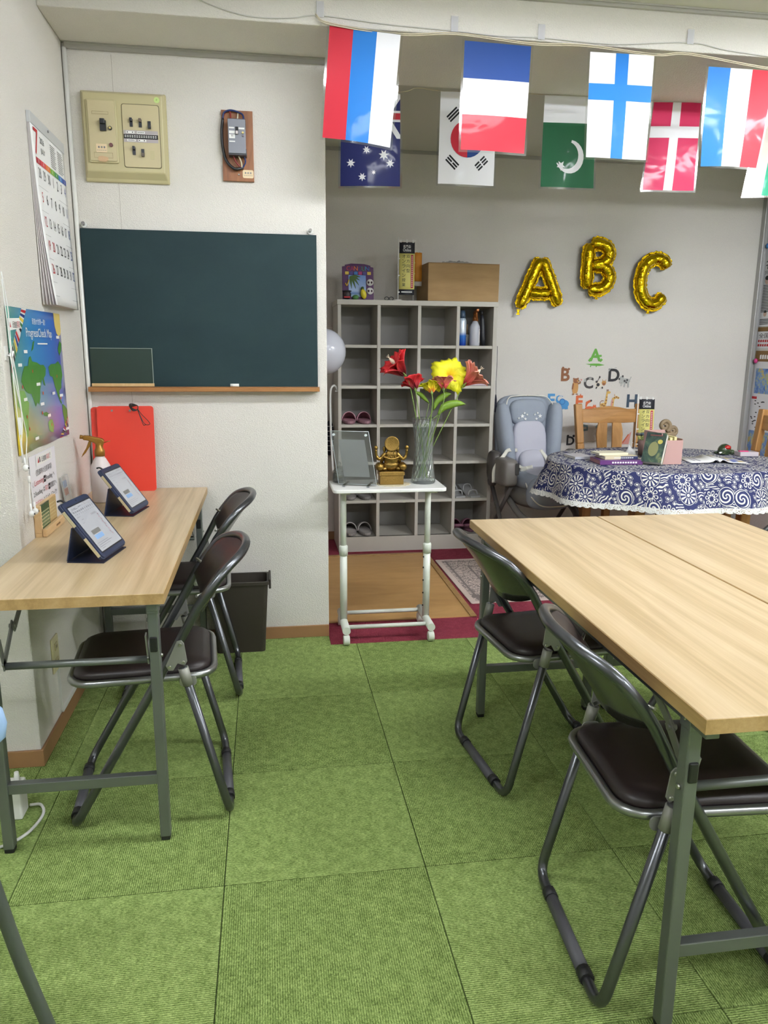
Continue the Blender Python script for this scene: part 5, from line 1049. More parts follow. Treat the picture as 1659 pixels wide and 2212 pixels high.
# ------------------------------------------------------------------ adapter on the floor
pa = T('power_adapter', 'white power adapter block with a cord on the carpet under the tablet table', 'power adapter', (-0.712, 2.03, 0.0))
bx(-0.03, 0.018, -0.03, 0.03, 0.0, 0.10).build('block', WHITE, pa, bevel=0.006); MB().cyl((0, 0.01, 0.10), (0, 0.01, 0.125), 0.009, 0.006, n=10).build('plug', WHITE, pa)
MB().tube(catmull([(0.02, 0.03, 0.008), (0.05, 0.03, 0.006), (0.068, -0.02, 0.005), (0.05, -0.10, 0.005), (0.0, -0.15, 0.005), (-0.08, -0.16, 0.005), (-0.3, -0.1, 0.005)], 7), 0.0042, 8).build('cord', WHITE, pa)

# ------------------------------------------------------------------ things on the white side table
GL = thin_glass('clear_glass')
vz = T('glass_vase', 'tall clear glass vase with twisted ribs on the white side table', 'vase', (0.680, 3.262, 0.70))
prof = [(0.0, 0.0), (0.048, 0.0), (0.052, 0.006), (0.050, 0.03), (0.044, 0.09), (0.0405, 0.15), (0.0415, 0.20), (0.047, 0.25), (0.0535, 0.287), (0.0505, 0.287), (0.044, 0.25), (0.0385, 0.20), (0.0375, 0.15), (0.041, 0.09), (0.046, 0.03), (0.044, 0.018), (0.0, 0.018)]
MB().lathe(prof, 96, twist=9.0, lobes=16, depth=0.045).build('vessel', GL, vz)
GSTEM = pm('flower_stem', (112, 138, 64), 0.5); LEAF = pm('flower_leaf', (104, 136, 36), 0.5, var=0.2, vs_=60); PIST = pm('pistil_cream', (232, 214, 186), 0.7, bump=0.8, bs=700, bd=0.002)
def petmat(name, c_base, c_mid, c_tip, ln):
    t = NT(name); ln_ = ln
    sp = t.n('SeparateXYZ'); uvn = t.n('UVMap'); t.put(sp.inputs[0], uvn.outputs[0])
    st_ = t.n('TexWave', wave_type='BANDS', bands_direction='X'); t.put(st_.inputs['Vector'], uvn.outputs[0]); st_.inputs['Scale'].default_value = 9; st_.inputs['Distortion'].default_value = 1.5
    f_ = t.math('ADD', sp.outputs[1], t.math('MULTIPLY', t.math('SUBTRACT', st_.outputs['Fac'], 0.5), 0.14))
    t.base(t.ramp(f_, [(0.08, S(c_base)), (0.38, S(c_mid)), (0.75, S(c_tip))])); t.set(Roughness=0.6); t.bump(st_.outputs['Fac'], 0.4, 0.001)
    return t.m
PRED = petmat('petal_red', (96, 8, 22), (150, 16, 30), (190, 30, 36), 1); PYEL = petmat('petal_yellow', (222, 110, 50), (232, 206, 40), (226, 222, 36), 1); PSAL = petmat('petal_salmon', (170, 40, 44), (214, 104, 92), (230, 150, 132), 1)
def flower(label, base, axis, ln, openness, mat, foot, pist=1.0, n=5, wid=0.8, roll=0.0):
    base = V(base); ax = V(axis).normalized(); t = T('artificial_flower', label, 'flower', tuple(base), group='artificial hibiscus flowers')
    e1_ = ax.orthogonal().normalized(); e2_ = ax.cross(e1_)
    for k in range(n):
        an = 2*pi*k/n+roll; rd = e1_*cos(an)+e2_*sin(an); sd = ax.cross(rd); m = MB(); uv = []
        rr = random.Random(k*13+int(base.x*1000)); op = openness*(0.85+0.3*rr.random())
        def pf_(a, b):
            uu = a*2-1; s_ = b*ln*(1-0.10*abs(uu)**2.2+0.05*sin(uu*9+k))
            bend = op*(b**1.15)
            r_ = ln*(0.06*b+0.62*bend*b); h_ = s_*math.sqrt(max(0.05, 1-min(0.95, (0.72*bend)**2)))-ln*0.16*max(0, bend-0.75)*b*b*2
            wv = uu*ln*wid*(0.10+0.52*b**0.8)*(1-0.12*b)
            ruff = 0.045*ln*sin(uu*11+k*2)*b*b
            return rd*(r_+ruff)+ax*(h_-0.10*ln*uu*uu*b*(1-op)+ruff*0.6)+sd*wv
        m.grid(pf_, 10, 9); uv = [(i/10, j/9) for j in range(10) for i in range(11)]
        m.build('petal', mat, t, uv=uv, solid=0.0006)
    MB().lathe([(0.0, -0.010), (0.004, -0.010), (0.007, 0.004), (0.004, 0.012), (0, 0.012)], 10).build('calyx', GSTEM, t, rot=ax.to_track_quat('Z', 'Y').to_euler())
    if pist:
        L_ = ln*0.95*pist
        p = MB(); p.tube([V((0, 0, 0)), ax*L_*0.65], 0.002, 6); p.build('filament', PIST, t)
        q = MB(); q.tube([ax*L_*(0.62+0.38*i/6) for i in range(7)], [0.0025, 0.0065, 0.0085, 0.009, 0.008, 0.0055, 0.002], 10); q.build('stamen', PIST, t)
        for s_ in (-1, 0, 1): MB().tube([ax*L_, ax*(L_+0.014)+e1_*0.009*s_], 0.0009, 5).build('stigma', PIST, t)
    ft_ = V(foot)-base; mid = -ax*0.035*1.0+V((0, 0, -0.02))
    MB().tube(catmull([V((0, 0, 0)), mid, ft_.lerp(mid, 0.55), ft_], 8), 0.0022, 6).build('stem', GSTEM, t)
    return t
FO = lambda dx, dy: (0.680+dx, 3.262+dy, 0.722)
flower('red artificial hibiscus opening to the upper left, tallest red bloom in the vase', (0.590, 3.262, 1.172), (-0.60, -0.05, 0.62), 0.105, 0.80, PRED, FO(0.02, 0.0), 0.98, wid=0.95)
flower('smaller red artificial hibiscus in the middle left of the vase', (0.637, 3.255, 1.110), (-0.15, 0.45, 0.75), 0.066, 0.85, PRED, FO(0.012, -0.015), 0.8, wid=1.1)
flower('small yellow artificial hibiscus with an orange throat facing the camera', (0.703, 3.225, 1.098), (0.0, 0.45, 0.75), 0.060, 1.05, PYEL, FO(-0.005, -0.02), 0.0, wid=1.15, roll=0.5)
flower('salmon artificial hibiscus between the two yellow blooms', (0.752, 3.215, 1.114), (0.02, 0.25, 0.9), 0.066, 0.92, PSAL, FO(-0.015, 0.0), 0.5, wid=1.1)
flower('large bright yellow artificial hibiscus, biggest bloom in the vase', (0.800, 3.335, 1.150), (0.02, -0.75, 0.55), 0.098, 1.12, PYEL, FO(-0.02, 0.015), 0.0, wid=1.1, roll=0.3)
flower('salmon artificial hibiscus opening to the right with a long upright pistil', (0.856, 3.262, 1.130), (0.62, -0.05, 0.60), 0.105, 0.80, PSAL, FO(-0.025, 0.005), 0.95, wid=0.8)
def leaf(pts, wid, label):
    t = T('artificial_leaf', label, 'leaf', pts[0], group='artificial leaves in the vase'); P = catmull([V(p)-V(pts[0]) for p in pts], 5); n = len(P)-1; m = MB()
    def lf(a, b):
        i = min(n, int(round(b*n))); p = P[i]; w_ = wid*sin(pi*min(1, b*0.97+0.03))**0.8
        tn = (P[min(n, i+1)]-P[max(0, i-1)]).normalized(); sd = tn.cross(V((0.1, -1, 0.2))).normalized()
        return p+sd*((a*2-1)*w_)+V((0, -0.006*(1-abs(a*2-1)), 0))
    m.grid(lf, 4, n); m.build('blade', LEAF, t, solid=0.0005); MB().tube([V((0, 0, 0)), V((0.680, 3.262, 0.95))-V(pts[0])], 0.0014, 5).build('leaf_stalk', GSTEM, t)
leaf([(0.74, 3.262, 1.00), (0.77, 3.262, 1.035), (0.82, 3.255, 1.050), (0.862, 3.25, 1.046)], 0.017, 'long green artificial leaf reaching right above the vase mouth')
leaf([(0.722, 3.27, 1.02), (0.74, 3.27, 1.06), (0.775, 3.27, 1.085), (0.80, 3.27, 1.090)], 0.014, 'green artificial leaf behind the flower stems')
leaf([(0.700, 3.262, 1.05), (0.665, 3.258, 1.085), (0.635, 3.252, 1.10)], 0.010, 'small green artificial leaf pointing left under the yellow bloom')
# acrylic photo frame
pfm = T('photo_frame', 'clear acrylic photo frame with a blank sheet on the left of the white side table', 'photo frame', (0.330, 3.225, 0.70), 0.0)
_fu = V((0.955, -0.28, 0.0)).normalized(); _fv = V((-0.15, 0.16, 0.96)); _fv = (_fv-_fu*_fv.dot(_fu)*0.1).normalized(); _fn = _fu.cross(_fv).normalized()
ff = lambda a, b, w=0: _fu*a+_fv*b-_fn*w+V((0, 0, 0.006))
ACR2 = clear_plastic('acrylic_frame', amount=0.2)
for w_ in (0.0, 0.006): MB().prism(rrect(-0.03, 0.135, 0.0, 0.232, 0.003, 2), lambda a, b, w=0: ff(a, b, w+w_), 0.003).build('acrylic_sheet', ACR2, pfm)
m = MB(); EDG = pm('acrylic_edge', (214, 222, 224), 0.2)
for q in ([(-0.03, 0.0), (0.135, 0.0)], [(0.135, 0.0), (0.135, 0.232)], [(0.135, 0.232), (-0.03, 0.232)], [(-0.03, 0.232), (-0.03, 0.0)]): m.tube([ff(*q[0], 0.004), ff(*q[1], 0.004)], 0.0014, 6)
m.build('bright_edge', EDG, pfm)
MB().face([(-0.002, 0.034), (0.112, 0.034), (0.112, 0.196), (-0.002, 0.196)], lambda a, b, w=0: ff(a, b, 0.0042)).build('blank_sheet', pm('frame_sheet', (214, 214, 214), 0.5), pfm, solid=0.0006)
for a in (-0.018, 0.122): MB().cyl(ff(a, 0.216, -0.008), ff(a, 0.216, 0.014), 0.0055, n=12).build('standoff', EDG, pfm)
for a in (0.0, 0.105):
    q = _fu*a; MB().bar((q.x-0.012, q.y-0.036, 0.0045), (q.x+0.02, q.y+0.06, 0.0045), 0.012, 0.008).build('foot', ACR2, pfm)
# glass jar with lid
jr = T('glass_jar', 'small cut-glass lidded jar behind the photo frame', 'jar', (0.312, 3.318, 0.70))
MB().lathe([(0, 0), (0.026, 0), (0.029, 0.004), (0.029, 0.040), (0.0265, 0.044), (0.0255, 0.040), (0.0255, 0.008), (0, 0.006)], 48, lobes=20, depth=0.02).build('body', GL, jr)
MB().lathe([(0.0275, 0.045), (0.0285, 0.050), (0.018, 0.064), (0.006, 0.072), (0.005, 0.076), (0.0075, 0.084), (0.004, 0.090), (0, 0.091), (0, 0.066), (0.022, 0.049)], 40, lobes=16, depth=0.02).build('lid', GL, jr)
MB().lathe([(0, 0.008), (0.022, 0.008), (0.022, 0.026), (0, 0.028)], 20).build('contents', pm('jar_contents', (150, 138, 92), 0.7, var=0.3, vs_=300), jr)
# brass figurine seen from behind
BR = pm('brass_gold', (140, 112, 56), 0.33, 0.9, var=0.15, vs_=60); BRD = pm('brass_rough', (140, 112, 58), 0.45, 0.85, var=0.2, vs_=180, bump=0.6, bs=380, bd=0.002)
fg = T('brass_figurine', 'brass figurine of a seated four-armed figure with a round halo, seen from behind', 'figurine', (0.532, 3.245, 0.7012))
bx(-0.052, 0.052, -0.028, 0.03, 0.0, 0.058).build('pedestal', BRD, fg, bevel=0.002)
bx(-0.056, 0.056, -0.032, 0.034, 0.040, 0.056).build('pedestal_rim', BRD, fg, bevel=0.002)
m = MB(); m.ell((0, 0.002, 0.082), 0.036, 0.024, 0.026); m.ell((0, -0.002, 0.108), 0.033, 0.022, 0.032); m.ell((0, -0.002, 0.130), 0.030, 0.018, 0.016); m.ell((0, 0.004, 0.155), 0.021, 0.022, 0.022)
for s_ in (-1, 1):
    m.ell((s_*0.034, 0.006, 0.068), 0.022, 0.026, 0.012); m.ell((s_*0.029, 0.002, 0.152), 0.008, 0.006, 0.013)
    m.tube(catmull([(s_*0.024, 0, 0.136), (s_*0.042, -0.004, 0.116), (s_*0.056, -0.006, 0.112), (s_*0.066, -0.006, 0.128), (s_*0.068, -0.008, 0.152)], 5), [0.010]*6+[0.008]*8+[0.006]*7, 8); m.ell((s_*0.068, -0.008, 0.160), 0.0085, 0.007, 0.010)
    m.tube(catmull([(s_*0.026, 0.004, 0.126), (s_*0.040, 0.012, 0.098), (s_*0.034, 0.026, 0.085)], 5), 0.0075, 8)
m.tube(catmull([(-0.036, -0.014, 0.122), (-0.018, -0.022, 0.116), (0, -0.024, 0.112), (0.018, -0.022, 0.116), (0.036, -0.014, 0.122)], 5), 0.005, 8)
for k in range(7): m.tube(catmull([((k-3)*0.005, -0.014, 0.148), ((k-3)*0.006, -0.022, 0.134), ((k-3)*0.004+0.003*(k % 2), -0.023, 0.118)], 4), 0.0022, 6)
m.build('body', BR, fg)
MB().lathe([(0, -0.004), (0.030, -0.004), (0.0325, -0.001), (0.0325, 0.003), (0.028, 0.002), (0, 0.001)], 30).build('halo', BRD, fg, loc=(0, -0.018, 0.178), rot=(pi/2, 0, 0))
for s_ in (-1, 1): MB().lathe([(0, -0.028), (0.008, -0.028), (0.018, -0.018), (0.0195, 0.0), (0.018, 0.018), (0.008, 0.028), (0, 0.028)], 20, lobes=10, depth=0.06).build('bolster', BR, fg, loc=(s_*0.050, 0.0, 0.076), rot=(pi/2, 0, 0))
dl = MB(); prof = circ(0, 0, 0.078, 48, 0.068)
dl.face([(x*(1+0.05*((k % 3)-1)), y*(1+0.05*((k % 3)-1))) for k, (x, y) in enumerate(prof)], lambda a, b, w=0: V((a, b, 0.0)))
tag(dl.build('doily', pm('cream_lace', (222, 210, 176), 0.9, bump=1.0, bs=260, bd=0.004), loc=(0.54, 3.245, 0.7006), solid=0.001), 'round cream lace doily under the brass figurine', 'doily')

# ------------------------------------------------------------------ on top of the shoe rack
sp_ = T('souvenir_frame', 'purple souvenir photo frame with a beach picture, skulls and a toucan on the shoe rack', 'photo frame', (0.568, 4.77, RZ))
PUR = pm('frame_purple', (84, 42, 92), 0.5, var=0.25, vs_=40); K = 1.0
fz = lambda a, b, w=0: V((a, 0.03*b/0.2-w, b))
MB().prism([(-0.095, 0), (0.095, 0), (0.095, 0.195), (0.078, 0.197), (0.078, 0.205), (0.04, 0.214), (-0.04, 0.216), (-0.078, 0.208), (-0.078, 0.20), (-0.095, 0.198)], fz, 0.016).build('frame_body', PUR, sp_, bevel=0.002)
sk = NT('beach_print'); s2_ = sk.n('SeparateXYZ'); sk.put(s2_.inputs[0], sk.coord()); sk.base(sk.ramp(sk.math('MULTIPLY', s2_.outputs[2], 5), [(0.1, S(150, 186, 200)), (0.2, S(70, 110, 170)), (0.28, S(160, 184, 220)), (0.8, S(90, 130, 200))])); sk.set(Roughness=0.3)
MB().face([(-0.058, 0.020), (0.048, 0.020), (0.048, 0.148), (-0.058, 0.148)], lambda a, b, w=0: fz(a, b, 0.0168)).build('beach_picture', sk.m, sp_)
m = MB()
for k, (dx, dz) in enumerate(((0.06, -0.02), (0.055, -0.05), (0.035, -0.07), (0.01, -0.07), (0.065, 0.0))): m.face(cap([(-0.05, 0.138), (-0.05+dx*0.5, 0.142+dz*0.3), (-0.05+dx, 0.138+dz)], [0.003, 0.008, 0.001]), lambda a, b, w=0: fz(a, b, 0.0172+0.0002*k))
m.build('palm_leaves', pm('palm_green', (70, 100, 40), 0.6), sp_)
CC = [(180, 50, 60), (170, 50, 110), (226, 120, 50), (70, 60, 130), (70, 140, 90), (50, 110, 180)]
for k, ch in enumerate('CANCUN'):
    MB().text(ch, lambda a, b, w=0: fz(a, b, w+0.0165), -0.058+k*0.023, 0.174, 0, tall=0.026, align='C').build('frame_letter', pm('letter_%d' % k, CC[k], 0.4), sp_, solid=0.003)
for k in range(6): MB().prism(rrect(-0.078+k*0.027, -0.056+k*0.027, 0.150, 0.168, 0.002), lambda a, b, w=0: fz(a, b, w+0.016), 0.004).build('tile_block', pm('letter_%d' % ((k*2+1) % 6), CC[(k*2+1) % 6], 0.5) if k not in (0, 5) else pm('tile_yellow', (206, 180, 70), 0.5), sp_)
for zc in (0.105, 0.055):
    s_ = MB().ell(fz(0.072, zc, 0.02), 0.022, 0.010, 0.021, 14, 8).build('skull', pm('skull_white', (214, 212, 210), 0.5), sp_)
    for dx in (-0.009, 0.009): MB().ell(fz(0.072+dx, zc, 0.029), 0.006, 0.003, 0.007, 10, 6).build('eye_socket', pm('skull_eye', (60, 28, 48), 0.5), s_)
s_ = MB().ell(fz(0.030, 0.036, 0.034), 0.018, 0.016, 0.030, 14, 10, rot=Matrix.Rotation(-0.25, 3, 'Y')).build('toucan_body', pm('toucan_yellow', (224, 206, 54), 0.4), sp_)
MB().ell(fz(0.024, 0.068, 0.036), 0.010, 0.010, 0.012, 12, 8).build('toucan_head', pm('toucan_green', (60, 84, 40), 0.5), s_)
MB().ell(fz(-0.07, 0.03, 0.026), 0.026, 0.014, 0.028, 14, 8).build('dark_figure', pm('figure_dark', (40, 26, 30), 0.5), sp_); MB().ell(fz(-0.07, 0.052, 0.028), 0.030, 0.016, 0.006, 14, 6).build('figure_hat', INK, sp_)
MB().prism(rrect(-0.09, -0.052, 0.012, 0.020, 0.003), lambda a, b, w=0: fz(a, b, w+0.038), 0.004).build('figure_scarf', INKR, sp_)
MB().ell(fz(-0.018, 0.016, 0.03), 0.020, 0.014, 0.015, 12, 8).build('green_lump', pm('lump_green', (80, 130, 70), 0.6), sp_)
MB().tube(catmull([fz(-0.078, 0.10, 0.02), fz(-0.07, 0.085, 0.02), fz(-0.062, 0.10, 0.02), fz(-0.056, 0.12, 0.02)], 5), 0.004, 8).build('horseshoe', pm('horseshoe_gold', (196, 160, 70), 0.4, 0.4), sp_)
sg = T('spectacles', 'small black object like folded spectacles on the shoe rack beside the souvenir frame', 'spectacles', (0.752, 4.725, RZ))
m = MB()
for dx in (-0.014, 0.014): m.tube([V((dx+0.013*cos(a), 0, 0.011+0.0095*sin(a))) for a in [2*pi*k/14 for k in range(14)]], 0.0022, 6, True)
m.build('rims', BLACK, sg)
YELB = pm('banner_yellow', (214, 206, 120), 0.6); BBLK = pm('banner_black', (28, 30, 38), 0.6); BRED = pm('banner_red', (170, 40, 54), 0.6)
def banner(label, loc, rz, W_, H_, pole_x, z0, text=True, skew=0.0):
    t = T('mini_banner', label, 'banner', loc, rz, group='small desk banners')
    bb = MB().lathe([(0, 0), (0.026, 0), (0.026, 0.003), (0.020, 0.007), (0, 0.008)], 20, (pole_x, 0, 0)).build('base', WHITE, t)
    MB().cyl((pole_x, 0, 0.007), (pole_x, 0, z0+H_+0.03), 0.0026, n=8).build('pole', WHITE, t)
    MB().cyl((pole_x, 0, z0+H_+0.012), (pole_x+W_+0.014, -0.002, z0+H_+0.010), 0.0012, n=6).build('cross_rod', WHITE, t)
    fn = lambda a, b, w=0: V((pole_x+0.006+a*W_+skew*(1-b)*0.02, -0.003-w-0.002*sin(b*5)*a, z0+b*H_))
    for k in range(3): MB().prism([(0.05+0.4*k, 0.99), (0.13+0.4*k, 0.99), (0.13+0.4*k, 1.05), (0.05+0.4*k, 1.05)], lambda a, b, w=0: fn(a, b, w-0.0005), 0.001).build('loop', WHITE, t)
    for b in (0.68, 0.36, 0.04): MB().prism([(-0.09, b), (0.05, b), (0.05, b+0.02), (-0.09, b+0.02)], lambda a, c, w=0: fn(a, c, w-0.0008), 0.0016).build('loop', WHITE, t)
    return t, fn
def fill(t, fn):
    g_ = lambda d: (lambda a, b, w=0: fn(a, b, d))
    for (b0, b1, mt) in ((0, 0.105, BBLK), (0.105, 0.79, YELB), (0.79, 1.0, BBLK)): MB().grid(lambda a, b: fn(a, b0+(b1-b0)*b), 2, 6).build('cloth_band', mt, t, solid=0.0004)
    m = MB(); m.text('名門会', g_(0.0011), 0.5, 0.89, 0, tall=0.06, fit=0.5, align='C'); m.text('Online', g_(0.0011), 0.5, 0.825, 0, tall=0.06, fit=0.52, align='C')
    for q in range(9): m.face([(0.16+q*0.08, 0.045), (0.22+q*0.08, 0.045), (0.22+q*0.08, 0.065), (0.16+q*0.08, 0.065)], g_(0.0011))
    m.build('white_print', INKW, t)
    m = MB()
    for k, ch in enumerate('オンライン授業'): m.text(ch, g_(0.0011), 0.30, 0.700-k*0.090, 0, tall=0.068, fit=0.23, align='C')
    for k, ch in enumerate('双方向型'): m.text(ch, g_(0.0011), 0.58, 0.700-k*0.090, 0, tall=0.068, fit=0.24, align='C')
    m.build('black_print', INK, t)
    MB().grid(lambda a, b: fn(0.76+0.16*a, 0.13+0.635*b, 0.0009), 1, 12).build('red_strip', BRED, t)
    m = MB()
    for k in range(16): m.face([(0.80, 0.16+k*0.037), (0.88, 0.16+k*0.037), (0.88, 0.18+k*0.037), (0.80, 0.18+k*0.037)], g_(0.0016))
    m.build('strip_print', pm('pale_pink_ink', (226, 190, 190), 0.6), t)
t, fn = banner('small black and yellow desk banner with vertical Japanese text on the shoe rack', (0.83, 4.735, RZ), 0.0, 0.094, 0.305, -0.022, 0.035); fill(t, fn)
t, fn = banner('small orange desk banner half hidden behind the cardboard box', (0.925, 4.83, RZ), 0.05, 0.046, 0.20, -0.004, 0.095)
ORG = pm('banner_orange', (214, 142, 44), 0.6)
MB().grid(lambda a, b: fn(a, 0.14+0.86*b), 2, 6).build('cloth', ORG, t, solid=0.0004); MB().grid(lambda a, b: fn(a, 0.14*b), 2, 2).build('pale_hem', pm('banner_pale', (206, 200, 196), 0.6), t, solid=0.0004)
CB_ = NT('cardboard'); nz = CB_.noise(CB_.coord(scale=(1, 1, 4)), 5, 4); CB_.base(CB_.ramp(nz, [(0.3, S(150, 120, 80)), (0.7, S(168, 138, 96))])); CB_.set(Roughness=0.8); CB_ = CB_.m
bxo = T('cardboard_box', 'closed brown cardboard box on top of the shoe rack', 'box', (1.205, 4.86, RZ), 0.035)
bx(-0.225, 0.225, -0.16, 0.14, 0, 0.222).build('carton', CB_, bxo, bevel=0.003)
m = MB(); m.box(-0.225, 0.225, -0.1605, -0.012, 0.222, 0.2245); m.box(-0.225, 0.225, -0.008, 0.14, 0.222, 0.2245); m.build('flap', CB_, bxo)
bg = T('plastic_bag', 'crumpled clear plastic bag lying on the cardboard box', 'plastic bag', (1.19, 4.83, RZ+0.225))
m = MB(); rr = random.Random(3)
def bagf(a, b):
    x, y = (a-0.5)*0.22, (b-0.5)*0.15; e = (max(0, 1-(2*a-1)**2)*max(0, 1-(2*b-1)**2))**0.5
    return V((x+0.008*sin(b*17), y+0.006*sin(a*23), 0.001+e*(0.014+0.007*sin(a*19+b*7)+0.006*sin(b*25-a*9)+0.004*sin(a*47))))
m.grid(bagf, 26, 18); m.build('film', pm('bag_film', (206, 204, 200), 0.25, alpha=0.75, bump=0.5, bs=60, bd=0.01), bg)
# cubby contents, top right cubby
AER = NT('aerosol_print'); s2_ = AER.n('SeparateXYZ'); AER.put(s2_.inputs[0], AER.coord()); AER.base(AER.ramp(AER.math('MULTIPLY', s2_.outputs[2], 5), [(0.05, S(30, 70, 170)), (0.30, S(50, 120, 210)), (0.42, S(206, 214, 226)), (0.8, S(190, 206, 220)), (0.92, S(90, 120, 140))])); AER.set(Roughness=0.25, Metallic=0.3)
ae = T('aerosol_can', 'blue and silver aerosol can in the top right cubby of the shoe rack', 'aerosol can', (1.217, 4.735, 1.301))
MB().lathe([(0, 0), (0.024, 0), (0.0255, 0.003), (0.0255, 0.150), (0.020, 0.165), (0.017, 0.17), (0, 0.17)], 24).build('can', AER.m, ae); MB().lathe([(0, 0.165), (0.019, 0.165), (0.019, 0.185), (0.015, 0.212), (0, 0.214)], 20).build('cap', pm('cap_dark_blue', (50, 70, 90), 0.35), ae)
spray('translucent spray bottle with a white label in the top right cubby of the shoe rack', (1.300, 4.742, 1.301), 0.86, 1.57, pm('grey_milky', (186, 188, 198), 0.35), pm('copper_head', (140, 84, 40), 0.3, 0.5), True)
pn = T('paper_cup', 'white printed cup holding wooden sticks behind the spray bottle in the cubby', 'cup', (1.258, 4.83, 1.301))
MB().lathe([(0, 0), (0.024, 0), (0.030, 0.07), (0.028, 0.07), (0.022, 0.004), (0, 0.004)], 20).build('cup', WHITEP, pn)
MB().text('Y', lambda a, b, w=0: V((a-0.004, -0.0285-0.001, b+0.036)), 0, 0, 0, tall=0.024, align='C').build('letter_print', pm('maroon_ink', (110, 30, 40), 0.6), pn)
for k in range(5): MB().bar((-0.014+0.007*k, 0.0, 0.01), (-0.018+0.009*k, 0.004, 0.125+0.008*(k % 3)), 0.006, 0.002).build('stick', LW, pn)
um = T('folding_umbrella', 'black folding umbrella standing in the top right cubby of the shoe rack', 'umbrella', (1.364, 4.76, 1.301))
MB().tube([(0, 0, 0.002), (-0.004, 0, 0.04), (-0.012, 0, 0.16), (-0.016, 0, 0.19)], [0.012, 0.017, 0.014, 0.008], 12).build('canopy', pm('umbrella_black', (34, 36, 42), 0.45), um); MB().cyl((-0.016, 0, 0.185), (-0.018, 0, 0.215), 0.008, 0.009, n=12).build('handle', BLACK, um)
ub = T('olive_bottle', 'olive brown bottle behind the umbrella in the cubby', 'bottle', (1.340, 4.86, 1.301)); MB().lathe([(0, 0), (0.024, 0), (0.024, 0.12), (0.012, 0.15), (0.011, 0.17), (0, 0.17)], 20).build('glass', pm('olive_plastic', (96, 94, 66), 0.4), ub); MB().lathe([(0, 0.168), (0.013, 0.168), (0.013, 0.185), (0, 0.186)], 16).build('cap', BLACK, ub)
tag(bx(-0.085, 0.085, -0.11, 0.11, 0, 0.012).build('magazine', [pm('magazine_mauve', (190, 170, 180), 0.4)], loc=(1.30, 4.83, 1.0565), bevel=0.001), 'thin magazine lying in the right column of the shoe rack, third row', 'magazine')
# slippers
def shoe_mesh(kind):
    L_, W_ = 0.235, 0.086; sole = MB(); up = MB()
    def outline(ins=0.0, n=24):
        P = []
        for k in range(n):
            a = 2*pi*k/n; c, s_ = cos(a), sin(a)
            w_ = W_/2*(1.0+0.12*s_-0.10*(1-s_*s_)*0.5); P.append((c*(w_-ins), s_*(L_/2-ins)))
        return P
    rings = [[(x, y, z) for x, y in outline(i_)] for i_, z in ((0.006, 0.0), (0.0, 0.006), (0.0, 0.018), (0.006, 0.022))]
    n = 24; vs_ = [p for r in rings for p in r]; sole.add(vs_, [(i*n+k, i*n+(k+1) % n, (i+1)*n+(k+1) % n, (i+1)*n+k) for i in range(3) for k in range(n)]+[tuple(reversed(range(n))), tuple(range(3*n, 4*n))], 0, False)
    def vamp(a, b):      # b 0 at the open throat (towards +y), 1 at the toe
        y = 0.015-b*(L_/2+0.013); q = max(0.0, 1-(abs(y)/(L_/2))**2.4) if y < 0 else 1.0
        w_ = W_/2*1.02*math.sqrt(max(0.02, q)); th = pi*(a); hgt = (0.056 if kind != 'clog' else 0.066)*(1-0.55*b**1.6)*math.sqrt(max(0.05, q))
        return V((-cos(th)*w_, y, 0.014+hgt*sin(th)))
    up.grid(vamp, 12, 8)
    return sole, up
def shoes(label, x, y, z, col, rz=0.0, kind='slipper', sc=1.0):
    for s_, sd in ((-1, 'left'), (1, 'right')):
        t = T(kind if kind != 'clog' else 'clog_sandal', label % sd, 'slipper' if kind == 'slipper' else 'sandal', (x+s_*0.047*sc, y, z), rz+0.05*s_, group=label.replace('%s ', '')); t.scale = (sc, sc, sc)
        a, b = shoe_mesh(kind)
        mm_ = pm('shoe_%d_%d' % (col[0], col[1]), col, 0.55); a.build('sole', pm('sole_%d' % col[2], tuple(int(c*0.8) for c in col), 0.6), t, bevel=0.002); b.build('upper', mm_, t, solid=0.005)
        MB().face(circ(0, 0.0, 0.036, 20, 0.105), lambda p, q, w=0: V((p, q, 0.0225))).build('insole', pm('insole_%d' % col[0], tuple(int(c*0.92) for c in col), 0.7), t)
        if kind == 'clog': MB().tube(catmull([(-0.040, 0.03, 0.03), (-0.038, 0.095, 0.05), (0, 0.122, 0.058), (0.038, 0.095, 0.05), (0.040, 0.03, 0.03)], 5), 0.010, 8).build('heel_strap', mm_, t)
shoes('%s dusty pink slipper in the left column of the shoe rack, fourth row', 0.562, 4.815, 0.8172, (186, 138, 150), pi)
shoes('%s grey slipper behind the white side table top in the shoe rack', 0.565, 4.815, 0.3348, (150, 146, 142), pi)
shoes('%s pale grey slipper on the bottom row of the shoe rack', 0.568, 4.815, 0.0982, (178, 172, 168), pi)
shoes('%s mauve clog on the bottom row at the right of the shoe rack', 1.272, 4.83, 0.0982, (132, 86, 104), pi, 'clog', 0.9)
